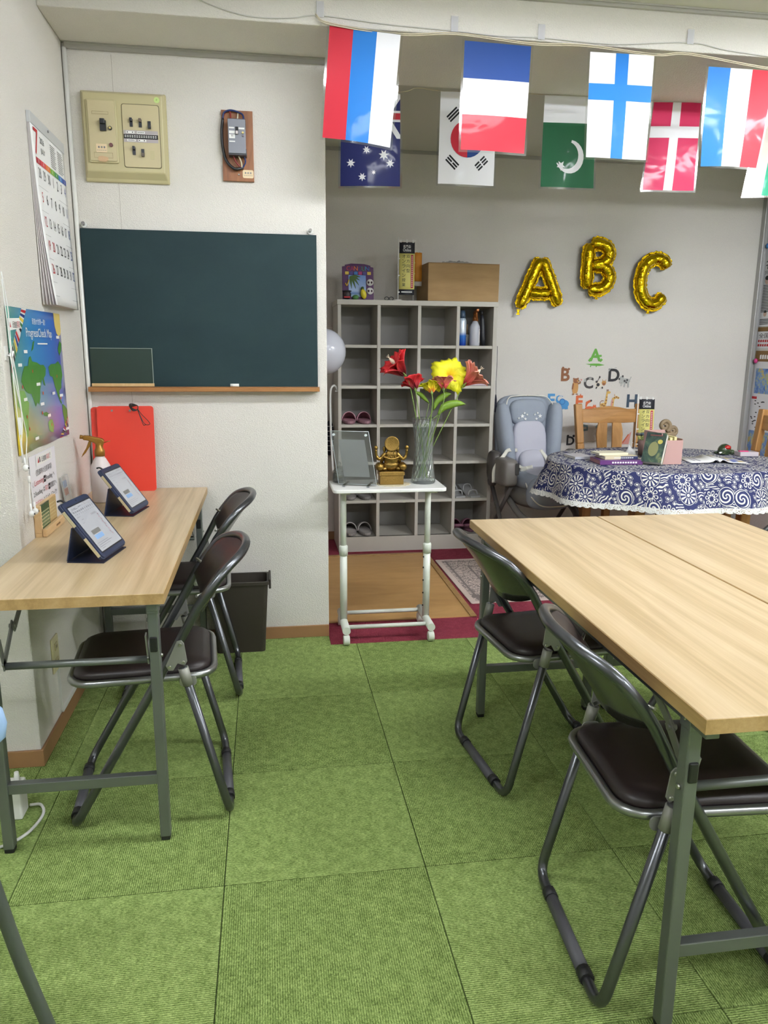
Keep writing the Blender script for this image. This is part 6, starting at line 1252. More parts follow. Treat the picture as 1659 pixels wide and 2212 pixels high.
# clear heeled sandals
for s_, sd in ((-1, 'left'), (1, 'right')):
    t = T('heeled_sandal', '%s clear heeled sandal in the right column of the shoe rack' % sd, 'sandal', (1.262+s_*0.05, 4.80, 0.3348), 0.25, group='clear heeled sandals')
    HS = pm('sandal_grey', (170, 170, 170), 0.3)
    MB().prism([(-0.09, 0.0), (-0.03, 0.0), (0.09, 0.05), (0.11, 0.052), (0.11, 0.058), (0.085, 0.057), (-0.03, 0.010), (-0.09, 0.010)], lambda a, b, w=0: V((w-0.034, a, b)), 0.068).build('sole', HS, t)
    MB().lathe([(0, 0), (0.018, 0), (0.022, 0.048), (0, 0.048)], 16, (0, 0.088, 0)).build('heel', GL, t)
    MB().tube(catmull([(-0.034, -0.05, 0.012), (-0.022, -0.05, 0.040), (0.022, -0.05, 0.040), (0.034, -0.05, 0.012)], 5), 0.005, 6).build('toe_strap', HS, t)
    MB().tube(catmull([(-0.034, 0.02, 0.03), (-0.02, 0.03, 0.066), (0.02, 0.03, 0.066), (0.034, 0.02, 0.03)], 5), 0.004, 6).build('ankle_strap', HS, t)

# ------------------------------------------------------------------ beside the rack
ba = T('balloon', 'pale grey rubber balloon peeking out from behind the partition wall', 'balloon', (0.322, 4.30, 1.26))
MB().ell((0, 0, 0), 0.122, 0.122, 0.126, 28, 18).build('skin', pm('balloon_grey', (196, 198, 208), 0.18), ba); MB().cyl((0, 0, -0.122), (0, 0, -0.14), 0.006, 0.010, n=10).build('knot', _mc['balloon_grey'], ba)
sk_ = T('balloon_stick', 'white plastic stick holding the grey balloon against the rack side', 'stick', (0.322, 4.30, 0.0)); MB().cyl((0, 0, 0), (0, 0, 1.12), 0.004, n=8).build('stick', WHITE, sk_)
cn = T('walking_cane', 'thin white cane with a crook handle hanging beside the shoe rack', 'cane', (0.404, 4.72, 0.0)); bx(0.016, 0.050, -0.004, 0.004, 1.018, 1.024).build('hook', WHITE, cn); MB().tube(catmull([(0.0, 0, 0.52), (-0.010, 0, 0.72), (-0.014, 0, 0.95), (-0.010, 0, 1.03), (0.008, 0, 1.055), (0.024, 0, 1.045), (0.028, 0, 1.03)], 8), 0.0065, 8).build('shaft', WHITE, cn)
sb_ = T('striped_bag', 'dark navy bag with thin white stripes hanging on a hook beside the shoe rack', 'bag', (0.405, 4.985, 0.70))
MB().ell((0, 0, 0), 0.028, 0.022, 0.115, 18, 14, e1=0.7).build('bag_body', pm('bag_navy', (26, 28, 40), 0.8), sb_)
for k in range(6): MB().tube([V((0.0285*cos(a), 0.0225*sin(a), -0.08+k*0.032)) for a in [2*pi*q/16 for q in range(16)]], 0.0018, 5, True).build('stripe', WHITEP, sb_)
MB().tube([(0, 0, 0.11), (0, 0, 0.16), (0.006, 0.02, 0.172)], 0.0025, 6).build('strap', BLACK, sb_)
tz = T('tassel_strap', 'thin dark navy strap with a tassel hanging on the right side of the shoe rack', 'strap', (1.438, 4.70, 1.30))
MB().tube([(0, 0, 0.0), (0.002, 0, -0.10), (0.0, 0, -0.22), (0.002, 0, -0.30)], 0.0016, 6).build('cord', pm('navy_cord', (28, 28, 44), 0.7), tz); MB().tube([(0.002, 0, -0.30), (0.003, 0, -0.33), (0.004, 0, -0.41)], [0.003, 0.007, 0.008], 8).build('tassel', _mc['navy_cord'], tz)
# patterned rug
rg = NT('rug_pattern'); v_ = rg.coord(); vo = rg.n('TexVoronoi', feature='DISTANCE_TO_EDGE'); rg.put(vo.inputs['Vector'], v_); vo.inputs['Scale'].default_value = 26
v2 = rg.n('TexVoronoi', feature='F1'); rg.put(v2.inputs['Vector'], rg.coord(scale=(1, 1, 1))); v2.inputs['Scale'].default_value = 30; sn = rg.math('SINE', rg.math('MULTIPLY', v2.outputs['Distance'], 26))
sp = rg.n('SeparateXYZ'); rg.put(sp.inputs[0], v_)
ex = rg.math('SUBTRACT', 0.33, rg.math('ABSOLUTE', sp.outputs[0])); ey = rg.math('SUBTRACT', 0.41, rg.math('ABSOLUTE', sp.outputs[1])); ed = rg.math('MINIMUM', ex, ey)
ln_ = rg.math('LESS_THAN', rg.math('ABSOLUTE', rg.math('SUBTRACT', rg.math('FRACT', rg.math('MULTIPLY', ed, 9.0)), 0.5)), 0.06)
pat = rg.math('MAXIMUM', rg.math('GREATER_THAN', sn, 0.45), rg.math('LESS_THAN', vo.outputs['Distance'], 0.05)); pat = rg.math('MULTIPLY', pat, rg.math('GREATER_THAN', ed, 0.03)); pat = rg.math('MAXIMUM', pat, rg.math('MULTIPLY', ln_, rg.math('GREATER_THAN', ed, 0.02)))
rg.base(rg.mix(rg.math('MULTIPLY', pat, 0.8), S(206, 188, 178), S(92, 84, 84))); rg.set(Roughness=0.95)
tag(MB().prism(rrect(-0.33, 0.33, -0.41, 0.41, 0.01), lambda a, b, w=0: V((a, b, w)), 0.006).build('entry_rug', rg.m, loc=(1.34, 4.015, 0.0004), rot=(0, 0, 0.012), bevel=0.002), 'beige oriental-patterned rug on the maroon entry carpet', 'rug')
# ------------------------------------------------------------------ oval table and its cloth
TC = (2.20, 3.95); AX, AY, TZ = 0.645, 0.515, 0.685
DW = wood('dining_oak', (160, 112, 58), (196, 146, 84), 20, (1, 1, 0.14)); DWH = wood('dining_oak_rail', (160, 112, 58), (196, 146, 84), 20, (0.14, 1, 1))
dt = T('dining_table', 'oval wooden table under the blue and white cloth', 'table', (TC[0], TC[1], 0))
MB().prism(circ(0, 0, AX-0.012, 48, AY-0.012), lambda a, b, w=0: V((a, b, 0.655+w)), 0.026).build('table_top', DWH, dt)
for sx in (-1, 1):
    for sy in (-1, 1): MB().bar((sx*0.30, sy*0.33, 0), (sx*0.30, sy*0.33, 0.655), 0.055, 0.055, up=(0, 1, 0)).build('leg', DW, dt, bevel=0.006)
for sy in (-1, 1): bx(-0.30, 0.30, sy*0.33-0.012, sy*0.33+0.012, 0.58, 0.655).build('apron', DWH, dt)
for sx in (-1, 1): bx(sx*0.30-0.012, sx*0.30+0.012, -0.33, 0.33, 0.58, 0.655).build('apron', DWH, dt)

ct_ = NT('blue_white_print'); uvn = ct_.n('UVMap')
def vor(scale, feature='F1', rnd=0.85, off=(0, 0, 0)):
    mp = ct_.n('Mapping'); ct_.put(mp.inputs[0], uvn.outputs[0]); mp.inputs['Location'].default_value = off
    v = ct_.n('TexVoronoi', feature=feature, voronoi_dimensions='2D'); ct_.put(v.inputs['Vector'], mp.outputs[0]); v.inputs['Scale'].default_value = scale
    if 'Randomness' in v.inputs: v.inputs['Randomness'].default_value = rnd
    return v, mp
def polar(v, mp, scale):
    sc_ = ct_.n('VectorMath', operation='SUBTRACT'); ct_.put(sc_.inputs[0], mp.outputs[0]); ct_.put(sc_.inputs[1], v.outputs['Position'])
    se = ct_.n('SeparateXYZ'); ct_.put(se.inputs[0], sc_.outputs[0]); sr = ct_.n('SeparateColor'); ct_.put(sr.inputs[0], v.outputs['Color'])
    an = ct_.math('ADD', ct_.math('ARCTAN2', se.outputs[1], se.outputs[0]), ct_.math('MULTIPLY', sr.outputs[0], 6.28)); return an, v.outputs['Distance'], sr
mth = ct_.math
v1, m1 = vor(9.0, rnd=0.75); an, ds, sr = polar(v1, m1, 9.0)
def band(d, a, b): return mth('MULTIPLY', mth('GREATER_THAN', d, a), mth('LESS_THAN', d, b))
# rosette: petals with outlines
pet = mth('ABSOLUTE', mth('COSINE', mth('MULTIPLY', an, 4.0))); rad = mth('DIVIDE', ds, mth('ADD', 0.30, mth('MULTIPLY', pet, 0.12)))
ros = mth('MAXIMUM', band(rad, 0.34, 0.44), mth('MULTIPLY', band(rad, 0.44, 0.92), mth('GREATER_THAN', pet, 0.42))); ros = mth('SUBTRACT', ros, mth('MULTIPLY', band(rad, 0.52, 0.80), mth('GREATER_THAN', pet, 0.75))); ros = mth('MAXIMUM', ros, 0.0)
# spiral/paisley: swirled arms
swl = mth('SINE', mth('ADD', mth('MULTIPLY', an, 2.0), mth('MULTIPLY', ds, 34.0))); pai = mth('MAXIMUM', mth('MULTIPLY', mth('GREATER_THAN', swl, 0.3), mth('LESS_THAN', ds, 0.36)), band(ds, 0.40, 0.43))
# fan
fan = mth('SINE', mth('MULTIPLY', an, 11.0)); fanp = mth('MULTIPLY', mth('GREATER_THAN', fan, 0.12), band(ds, 0.12, 0.37)); fanp = mth('MAXIMUM', fanp, mth('LESS_THAN', ds, 0.07)); fanp = mth('MAXIMUM', fanp, band(ds, 0.40, 0.425))
pick = sr.outputs[1]
mot = mth('ADD', mth('MULTIPLY', ros, mth('LESS_THAN', pick, 0.34)), mth('MULTIPLY', pai, mth('MULTIPLY', mth('GREATER_THAN', pick, 0.34), mth('LESS_THAN', pick, 0.68)))); mot = mth('ADD', mot, mth('MULTIPLY', fanp, mth('GREATER_THAN', pick, 0.68)))
# filler outside motif radius: leaves and dots
v2_, m2_ = vor(34.0, rnd=0.9, off=(0.3, 0.1, 0)); an2, ds2, sr2 = polar(v2_, m2_, 34.0)
stretch = mth('MULTIPLY', ds2, mth('ADD', 1.0, mth('MULTIPLY', mth('ABSOLUTE', mth('SINE', an2)), 0.9)))
leafp = mth('MAXIMUM', mth('LESS_THAN', stretch, 0.29), band(stretch, 0.50, 0.57))
hatch = ct_.n('TexWave', wave_type='RINGS'); ct_.put(hatch.inputs['Vector'], uvn.outputs[0]); hatch.inputs['Scale'].default_value = 22; hatch.inputs['Distortion'].default_value = 9; hatch.inputs['Detail'].default_value = 1
nzc = ct_.n('TexNoise'); ct_.put(nzc.inputs['Vector'], uvn.outputs[0]); nzc.inputs['Scale'].default_value = 11
filler = mth('ADD', mth('MULTIPLY', leafp, mth('LESS_THAN', nzc.outputs['Fac'], 0.54)), mth('MULTIPLY', mth('GREATER_THAN', hatch.outputs['Fac'], 0.64), mth('GREATER_THAN', nzc.outputs['Fac'], 0.54)))
inside = mth('LESS_THAN', ds, 0.455); allp = mth('ADD', mth('MULTIPLY', mot, inside), mth('MULTIPLY', filler, mth('SUBTRACT', 1.0, inside)))
ct_.base(ct_.mix(allp, S(28, 36, 88), S(222, 220, 210))); ct_.set(Roughness=0.75)
tcl = T('tablecloth', 'blue and white floral tablecloth with a white lace hem on the oval table', 'tablecloth', (TC[0], TC[1], 0))
NA = 144; TOP = [0.0, 0.3, 0.6, 0.85, 0.97]; DROP = [0.0, 0.010, 0.03, 0.06, 0.10, 0.14, 0.178]
def fold(th): return 0.5+0.5*sin(th*9+0.6*sin(th*4))
def rim(th, s_):
    ex_ = AX+0.006; ey_ = AY+0.006
    out = 0.004+0.16*s_+0.30*s_*fold(th)*min(1, s_/0.10)
    nx, ny = cos(th)/ex_, sin(th)/ey_; nl = math.hypot(nx, ny); return V((ex_*cos(th)+nx/nl*out, ey_*sin(th)+ny/nl*out, TZ-max(0, s_-0.004)*(0.97)))
m = MB(); uv = []; rows_ = []
for k in TOP: rows_.append(('t', k))
for k in DROP: rows_.append(('d', k))
vs_ = []
for kind, k in rows_:
    for i in range(NA):
        th = 2*pi*i/NA
        if kind == 't': p = V((AX*k*cos(th), AY*k*sin(th), TZ)); uvp = (p.x, p.y)
        else:
            p = rim(th, k); uvp = ((AX+k)*cos(th), (AY+k)*sin(th))
        vs_.append(p); uv.append(uvp)
n = NA; fs = [(j*n+i, j*n+(i+1) % n, (j+1)*n+(i+1) % n, (j+1)*n+i) for j in range(len(rows_)-1) for i in range(n)]
m.add(vs_, fs, 0, True); m.build('cloth', ct_.m, tcl, uv=uv)
LACE = NT('lace_white'); LACE.base(S(226, 226, 222)); LACE.set(Roughness=0.9)
vl = LACE.n('TexVoronoi', feature='DISTANCE_TO_EDGE'); LACE.put(vl.inputs['Vector'], LACE.coord()); vl.inputs['Scale'].default_value = 150
LACE.put(LACE.b.inputs['Alpha'], LACE.math('LESS_THAN', vl.outputs['Distance'], 0.24)); LACE = LACE.m
m = MB(); NL = 432; vs_ = []
for j in range(3):
    for i in range(NL):
        th = 2*pi*i/NL; sc_ = 0.174+j*0.012+(0.006*abs(sin(i*pi/4)) if j == 2 else 0); p = rim(th, sc_); vs_.append(p+V((0.002*cos(th), 0.002*sin(th), 0)))
m.add(vs_, [(j*NL+i, j*NL+(i+1) % NL, (j+1)*NL+(i+1) % NL, (j+1)*NL+i) for j in range(2) for i in range(NL)], 0, True); m.build('lace_hem', LACE, tcl)

# ------------------------------------------------------------------ things on the oval table
ZT = TZ+0.0015
def book(name, label, loc, rz, L_, D_, th_, cover, page=(222, 218, 206), spine_split=None, group='books on the oval table', marks=True):
    t = T(name, label, 'book', loc, rz, group=group); cm = pm('cover_%d_%d_%d' % cover, cover, 0.35)
    MB().prism([(-D_/2, 0), (D_/2, 0), (D_/2, 0.002), (-D_/2+0.002, 0.002), (-D_/2+0.002, th_-0.002), (D_/2, th_-0.002), (D_/2, th_), (-D_/2, th_)], lambda a, b, w=0: V((w-L_/2, a, b)), L_).build('cover', cm, t, bevel=0.0008)
    bx(-L_/2+0.003, L_/2-0.003, -D_/2+0.0025, D_/2-0.004, 0.0022, th_-0.0022).build('pages', pm('pages_%d' % page[0], page, 0.8), t)
    if spine_split:
        x0, c2 = spine_split; bx(x0, L_/2, -D_/2-0.0006, -D_/2, 0.0006, th_-0.0006).build('spine_band', pm('spine_%d' % c2[0], c2, 0.4), t)
    if marks:
        m = MB()
        for q in range(10): m.box(-L_*0.22+q*L_*0.06, -L_*0.22+q*L_*0.06+L_*0.04, -D_/2-0.0012, -D_/2-0.0007, th_*0.32, th_*0.68)
        m.build('spine_print', INKW if not spine_split or True else INK, t)
    return t
book('purple_book', 'purple hardback at the bottom of the book pile on the oval table', (1.862, 3.84, ZT), -0.06, 0.235, 0.16, 0.024, (96, 50, 112), page=(178, 130, 136))
book('cream_book', 'cream and navy paperback on top of the purple book', (1.870, 3.855, ZT+0.0242), 0.0, 0.185, 0.13, 0.017, (222, 210, 178), spine_split=(-0.005, (40, 48, 88)))
book('white_book', 'white and yellow paperback on top of the pile behind the cream book', (1.845, 3.89, ZT+0.0414), 0.05, 0.17, 0.105, 0.011, (228, 224, 200), marks=False)
book('grey_paperback', 'thin grey paperback left of the book pile on the oval table', (1.735, 4.05, ZT), 0.1, 0.11, 0.14, 0.014, (186, 188, 196), marks=False)
pp = T('paper_stack', 'loose white leaflets beside the book pile on the oval table', 'papers', (2.01, 3.96, ZT), 0.1)
for k in range(3): bx(-0.07, 0.07, -0.05, 0.05, 0.001*k, 0.001*k+0.0008).build('leaflet', WHITEP, pp, rot=(0, 0, 0.12*k))
# standing picture book leaning on the pink box
pkb = T('pink_box', 'pink cardboard file box standing on the oval table', 'box', (2.125, 3.825, ZT), 0.02)
PK = pm('pink_card', (190, 152, 146), 0.6, var=0.03)
m = MB(); m.box(-0.055, 0.068, -0.075, -0.071, 0, 0.128); m.box(-0.055, 0.068, 0.115, 0.119, 0, 0.165); m.box(-0.055, -0.051, -0.071, 0.115, 0, 0.165); m.box(0.064, 0.068, -0.071, 0.115, 0, 0.135); m.box(-0.055, 0.068, -0.071, 0.115, 0, 0.004); m.build('box_shell', PK, pkb)
for k in range(4): bx(-0.045+0.025*k, -0.030+0.025*k, -0.05, 0.09, 0.004, 0.132+0.004*k).build('card_bundle', pm('card_cream', (226, 216, 160), 0.7), pkb)
cvb = NT('dark_green_cover'); nz = cvb.noise(cvb.coord(), 16, 4, 0.6, 0.6); cvb.base(cvb.ramp(nz, [(0.35, S(34, 44, 50)), (0.55, S(66, 88, 74)), (0.7, S(150, 150, 100))])); cvb.set(Roughness=0.35)
pb = T('leaning_book', 'dark green illustrated book leaning back against the pink box', 'book', (1.985, 3.735, ZT), 0.0)
ln = 0.42
lf_ = lambda a, b, w=0: V((a+b*sin(ln)*0.95, 0.0+w+b*0.10, b*cos(ln)))
bkf = lambda a, b, w=0: V((-0.012+a*0.62+b*sin(ln), -a*0.28+w*0.95+0.0, 0.001+b*cos(ln)+a*0.0))
# board tilted: width axis (u), height axis (v), thickness (n)
uu, vv = V((0.72, -0.69, 0.0)).normalized(), V((0.56, 0.10, 0.82)).normalized(); vv = (vv-uu*vv.dot(uu)).normalized(); nn = uu.cross(vv)
def pbx(a, b, w=0): return uu*a+vv*b+nn*w
off = -min(pbx(a, b, w).z for a in (0, 0.105) for b in (0, 0.17) for w in (0.002, -0.036))
pbf = lambda a, b, w=0: pbx(a-0.03, b, w)+V((0, 0, off+0.0005))
MB().prism([(0, 0), (0.105, 0), (0.105, 0.17), (0, 0.17)], pbf, 0.002).build('front_cover', cvb.m, pb)
MB().prism([(0.002, 0.002), (0.103, 0.002), (0.103, 0.168), (0.002, 0.168)], lambda a, b, w=0: pbf(a, b, w-0.034), 0.034).build('pages', pm('pages_222', (222, 222, 220), 0.8), pb)
MB().prism([(0, 0), (0.105, 0), (0.105, 0.17), (0, 0.17)], lambda a, b, w=0: pbf(a, b, w-0.036), 0.002).build('back_cover', cvb.m, pb)
MB().face(circ(0.078, 0.118, 0.013, 16), lambda a, b, w=0: pbf(a, b, 0.0025)).build('yellow_moon', pm('cover_yellow', (190, 178, 90), 0.4), pb)
MB().face(circ(0.05, 0.075, 0.026, 20, 0.042), lambda a, b, w=0: pbf(a, b, 0.0025)).build('cover_figure', pm('cover_olive', (134, 134, 92), 0.4), pb)
MB().face([(0.02, 0.150), (0.085, 0.150), (0.085, 0.157), (0.02, 0.157)], lambda a, b, w=0: pbf(a, b, 0.0025)).build('cover_title', pm('cover_rust', (120, 70, 66), 0.4), pb)
# carved scroll ornament, small flowers, banner
so = T('scroll_ornament', 'small brown carved scroll ornament standing in the pink box area', 'ornament', (2.245, 4.02, ZT), 0.0)
SCW = pm('scroll_wood', (128, 110, 84), 0.6, var=0.2, vs_=60)
def spiral(cx, cz, r, a0): return [V((cx+r*(1-k/30)*cos(a0+k*0.36), 0, cz+r*(1-k/30)*sin(a0+k*0.36))) for k in range(28)]
bx(-0.05, 0.05, -0.02, 0.02, 0, 0.14).build('block', SCW, so, bevel=0.004)
MB().tube(spiral(-0.015, 0.178, 0.036, -1.2), 0.012, 8).build('upper_scroll', SCW, so); MB().tube(spiral(0.034, 0.150, 0.028, -1.2), 0.010, 8).build('lower_scroll', SCW, so)
t, fn = banner('small black and yellow desk banner with vertical Japanese text on the oval table', (2.225, 4.30, ZT), -0.25, 0.090, 0.285, -0.022, 0.025, skew=0.4); fill(t, fn)
fl2 = T('flower_sprig', 'bunch of tiny dark artificial flowers behind the leaning book', 'flowers', (2.15, 4.10, ZT))
MB().lathe([(0, 0), (0.025, 0), (0.03, 0.09), (0.027, 0.09), (0.02, 0.004), (0, 0.004)], 16).build('pot', pm('sprig_pot', (120, 96, 90), 0.6), fl2)
for k in range(14):
    a = k*2.4; r_ = 0.012+0.003*k; MB().ell((r_*cos(a), r_*sin(a)*0.6, 0.115+0.012*((k*7) % 5)/5), 0.010, 0.009, 0.009, 8, 6).build('blossom', pm('sprig_%d' % (k % 3), ((96, 84, 78), (76, 90, 96), (150, 130, 120))[k % 3], 0.7), fl2)
    MB().cyl((0, 0, 0.05), (r_*cos(a), r_*sin(a)*0.6, 0.112), 0.0012, n=5).build('twig', GSTEM, fl2)
ti = T('tissue', 'crumpled white tissue beside the leaning book', 'tissue', (2.02, 3.99, ZT)); m = MB(); m.grid(lambda a, b: V(((a-0.5)*0.07+0.01*sin(b*9), (b-0.5)*0.06, max(0, 0.075*sin(pi*a)*sin(pi*b)*(0.8+0.3*sin(a*17)*cos(b*13))))), 14, 12); m.build('sheet', WHITEP, ti)
# open magazine
mg = T('open_magazine', 'open white magazine with blue and tan boxes lying on the oval table', 'magazine', (2.435, 3.85, ZT), -0.16)
def pg(side, d=0.0): return lambda a, b, w=0: V((side*a*0.155, (b-0.5)*0.205, 0.002+d+0.014*math.exp(-((a-0.12)/0.12)**2)*(1 if side < 0 else 1)*min(1, a/0.06)+0.006*(1-a)))
for sd in (-1, 1):
    f_ = pg(sd); MB().grid(lambda a, b: f_(a, b), 12, 2).build('page', pm('magazine_page', (232, 232, 230), 0.45), mg, solid=0.003)
    f_ = pg(sd, 0.0022)
    for k, (a0, a1, b0, b1, c) in enumerate(((0.10, 0.28, 0.70, 0.9, (190, 160, 110)), (0.30, 0.52, 0.5, 0.72, (90, 110, 190)), (0.55, 0.7, 0.62, 0.85, (226, 214, 160)), (0.62, 0.88, 0.38, 0.60, (90, 110, 190)), (0.36, 0.48, 0.2, 0.34, (176, 140, 90)), (0.75, 0.95, 0.12, 0.34, (206, 180, 120)), (0.5, 0.7, 0.08, 0.32, (70, 96, 180))) if sd > 0 else ((0.55, 0.6, 0.2, 0.8, (120, 120, 150)), (0.7, 0.74, 0.3, 0.8, (120, 120, 150)))):
        MB().grid(lambda a, b: f_(a0+(a1-a0)*a, b0+(b1-b0)*b), 3, 1).build('printed_box', pm('mag_%d_%d' % (c[0], c[2]), c, 0.45), mg)
# turtle figure, pink case
tu = T('turtle_figure', 'small green glazed turtle figure with a red patch on the oval table', 'figurine', (2.665, 4.10, ZT), 0.2)
TG = pm('turtle_green', (50, 66, 40), 0.2, coat=0.5)
MB().ell((0, 0, 0.022), 0.040, 0.036, 0.040, 18, 12).build('shell', TG, tu); MB().ell((0.0, -0.022, 0.042), 0.022, 0.018, 0.014, 12, 8).build('red_patch', pm('turtle_red', (176, 34, 30), 0.25), tu); MB().ell((0.050, -0.01, 0.014), 0.014, 0.012, 0.012, 12, 8).build('head', TG, tu)
for sx, sy in ((-1, -1), (1, -1), (-1, 1), (1, 1)): MB().ell((sx*0.034, sy*0.028, 0.008), 0.014, 0.012, 0.008, 10, 6).build('foot', TG, tu)
MB().ell((-0.045, -0.02, 0.012), 0.014, 0.008, 0.006, 10, 6).build('white_tip', WHITE, tu)
pc = T('plastic_case', 'clear pink-trimmed plastic case at the right end of the oval table', 'case', (2.755, 4.02, ZT), -0.1)
bx(-0.055, 0.055, -0.035, 0.035, 0, 0.026).build('case_body', pm('case_clear', (216, 206, 212), 0.2, alpha=0.8), pc, bevel=0.003); bx(-0.052, 0.0, -0.02, 0.0, 0.026, 0.032).build('pink_pen', pm('pen_pink', (206, 70, 120), 0.4), pc)

# ------------------------------------------------------------------ wooden dining chairs
def dining_chair(label, loc, rz):
    """faces local -Y; backrest at +Y"""
    t = T('dining_chair', label, 'chair', loc, rz, group='wooden dining chairs')
    for s_ in (-1, 1):
        m = MB(); prof = [(0.19, 0.0), (0.19, 0.42), (0.235, 0.92)]
        P = [(s_*0.19, 0.20, 0.0), (s_*0.19, 0.19, 0.42), (s_*0.20, 0.225, 0.68), (s_*0.215, 0.262, 0.935)]
        for a, b in zip(P, P[1:]): m.bar(a, b, 0.048, 0.040, up=(0, 1, 0))
        m.build('back_post', DW, t, bevel=0.006)
        MB().bar((s_*0.18, -0.18, 0), (s_*0.18, -0.18, 0.41), 0.042, 0.042, up=(0, 1, 0)).build('front_leg', DW, t, bevel=0.005)
        MB().bar((s_*0.185, -0.18, 0.20), (s_*0.185, 0.19, 0.20), 0.02, 0.028).build('stretcher', DWH, t)
    MB().prism(rrect(-0.215, 0.215, -0.215, 0.205, 0.03), lambda a, b, w=0: V((a, b, 0.40+w)), 0.032).build('seat', DWH, t, bevel=0.006)
    top = [(-0.19, 0.815), (-0.10, 0.812), (0.10, 0.812), (0.19, 0.815), (0.19, 0.902), (0.13, 0.902), (0.07, 0.914), (0.0, 0.922), (-0.07, 0.914), (-0.13, 0.902), (-0.19, 0.902)]
    MB().prism(top, lambda a, b, w=0: V((a, 0.243+w+0.10*(b-0.86)-0.012*(1-(a/0.19)**2), b)), 0.022).build('top_rail', DWH, t, bevel=0.003)
    for s_ in (-1, 1):
        sl_ = [(0.018, 0.46), (0.075, 0.46), (0.082, 0.62), (0.092, 0.74), (0.088, 0.775), (0.078, 0.815), (0.018, 0.815)]
        MB().prism([(s_*a, b) for a, b in sl_], lambda a, b, w=0: V((a, 0.205+w+0.10*(b-0.64), b)), 0.014).build('slat', DW, t, bevel=0.002)
    MB().bar((-0.19, 0.20, 0.455), (0.19, 0.20, 0.455), 0.02, 0.03).build('lower_rail', DWH, t)
    return t
dining_chair('wooden dining chair with two shaped slats behind the oval table, below the animal stickers', (2.232, 4.50, 0), 0.0)
dining_chair('wooden dining chair at the right edge of the picture beside the oval table', (2.745, 4.05, 0), -pi/2)

# ------------------------------------------------------------------ high chair
hc = T('high_chair', 'grey padded folding high chair with white stars between the shoe rack and the oval table', 'high chair', (1.675, 4.55, 0), 0.08)
HG = pm('fabric_grey_blue', (148, 156, 168), 0.9, bump=0.4, bs=500, bd=0.001, var=0.06, vs_=20); HGL = pm('fabric_light_lilac', (188, 188, 200), 0.9, bump=0.3, bs=500, bd=0.001); HPL = pm('plastic_taupe', (112, 108, 104), 0.45); HDK = pm('tube_dark_taupe', (78, 74, 72), 0.4); HST = pm('strap_cream', (226, 224, 212), 0.8)
RX = Matrix.Rotation(-0.16, 3, 'X')
MB().ell((0, 0.20, 0.745), 0.205, 0.055, 0.250, 28, 16, e1=0.45, e2=0.6, rot=RX).build('back_shell', HG, hc)
for s_ in (-1, 1):
    MB().ell((s_*0.165, 0.13, 0.735), 0.048, 0.075, 0.215, 16, 14, e1=0.6, e2=0.8, rot=RX @ Matrix.Rotation(s_*0.10, 3, 'Y')).build('side_wing', HG, hc)
    MB().tube(catmull([(s_*0.168, 0.060, 0.55), (s_*0.176, 0.070, 0.70), (s_*0.178, 0.098, 0.86), (s_*0.14, 0.165, 0.972), (s_*0.07, 0.185, 0.990), (0, 0.188, 0.992)], 6), 0.0035, 6).build('piping', HST, hc)
MB().ell((0, 0.175, 0.885), 0.125, 0.045, 0.085, 22, 12, e1=0.6, e2=0.6, rot=RX).build('head_pad', HG, hc)
MB().ell((0, 0.125, 0.690), 0.115, 0.040, 0.150, 22, 14, e1=0.6, e2=0.6, rot=RX).build('back_cushion', HGL, hc)
MB().ell((0.01, 0.06, 0.575), 0.100, 0.045, 0.085, 20, 12, e1=0.7, e2=0.7, rot=Matrix.Rotation(-0.5, 3, 'X')).build('lumbar_cushion', HGL, hc)
for k, (sx, sz, r_) in enumerate(((-0.055, 0.865, 0.011), (-0.040, 0.885, 0.006), (-0.022, 0.875, 0.006), (-0.034, 0.848, 0.008), (-0.078, 0.853, 0.006), (0.068, 0.865, 0.011), (0.050, 0.885, 0.006), (0.030, 0.875, 0.006), (0.042, 0.848, 0.008))):
    MB().prism(star(sx, sz, r_*1.35), lambda a, b, w=0: V((a, 0.128-w-0.03*(0.885-b)/0.085*0.2+0.004*(a/0.1)**2, b)), 0.006).build('star', WHITEP, hc)
MB().ell((0, -0.06, 0.485), 0.165, 0.190, 0.055, 24, 12, e1=0.6, e2=0.7).build('seat_cushion', HG, hc)
MB().ell((0.01, -0.06, 0.520), 0.110, 0.165, 0.038, 22, 12, e1=0.7, e2=0.7).build('seat_insert', HGL, hc)
MB().ell((0, -0.232, 0.432), 0.158, 0.060, 0.105, 22, 12, e1=0.6, e2=0.7, rot=Matrix.Rotation(0.35, 3, 'X')).build('leg_flap', HG, hc)
MB().tube(catmull([(-0.15, -0.19, 0.49), (-0.142, -0.262, 0.42), (-0.09, -0.285, 0.368), (0, -0.29, 0.358), (0.09, -0.285, 0.368), (0.142, -0.262, 0.42), (0.15, -0.19, 0.49)], 6), 0.004, 6).build('flap_piping', HST, hc)
MB().ell((0, -0.05, 0.395), 0.185, 0.215, 0.075, 26, 12, e1=0.7, e2=0.6).build('seat_tub', HPL, hc)
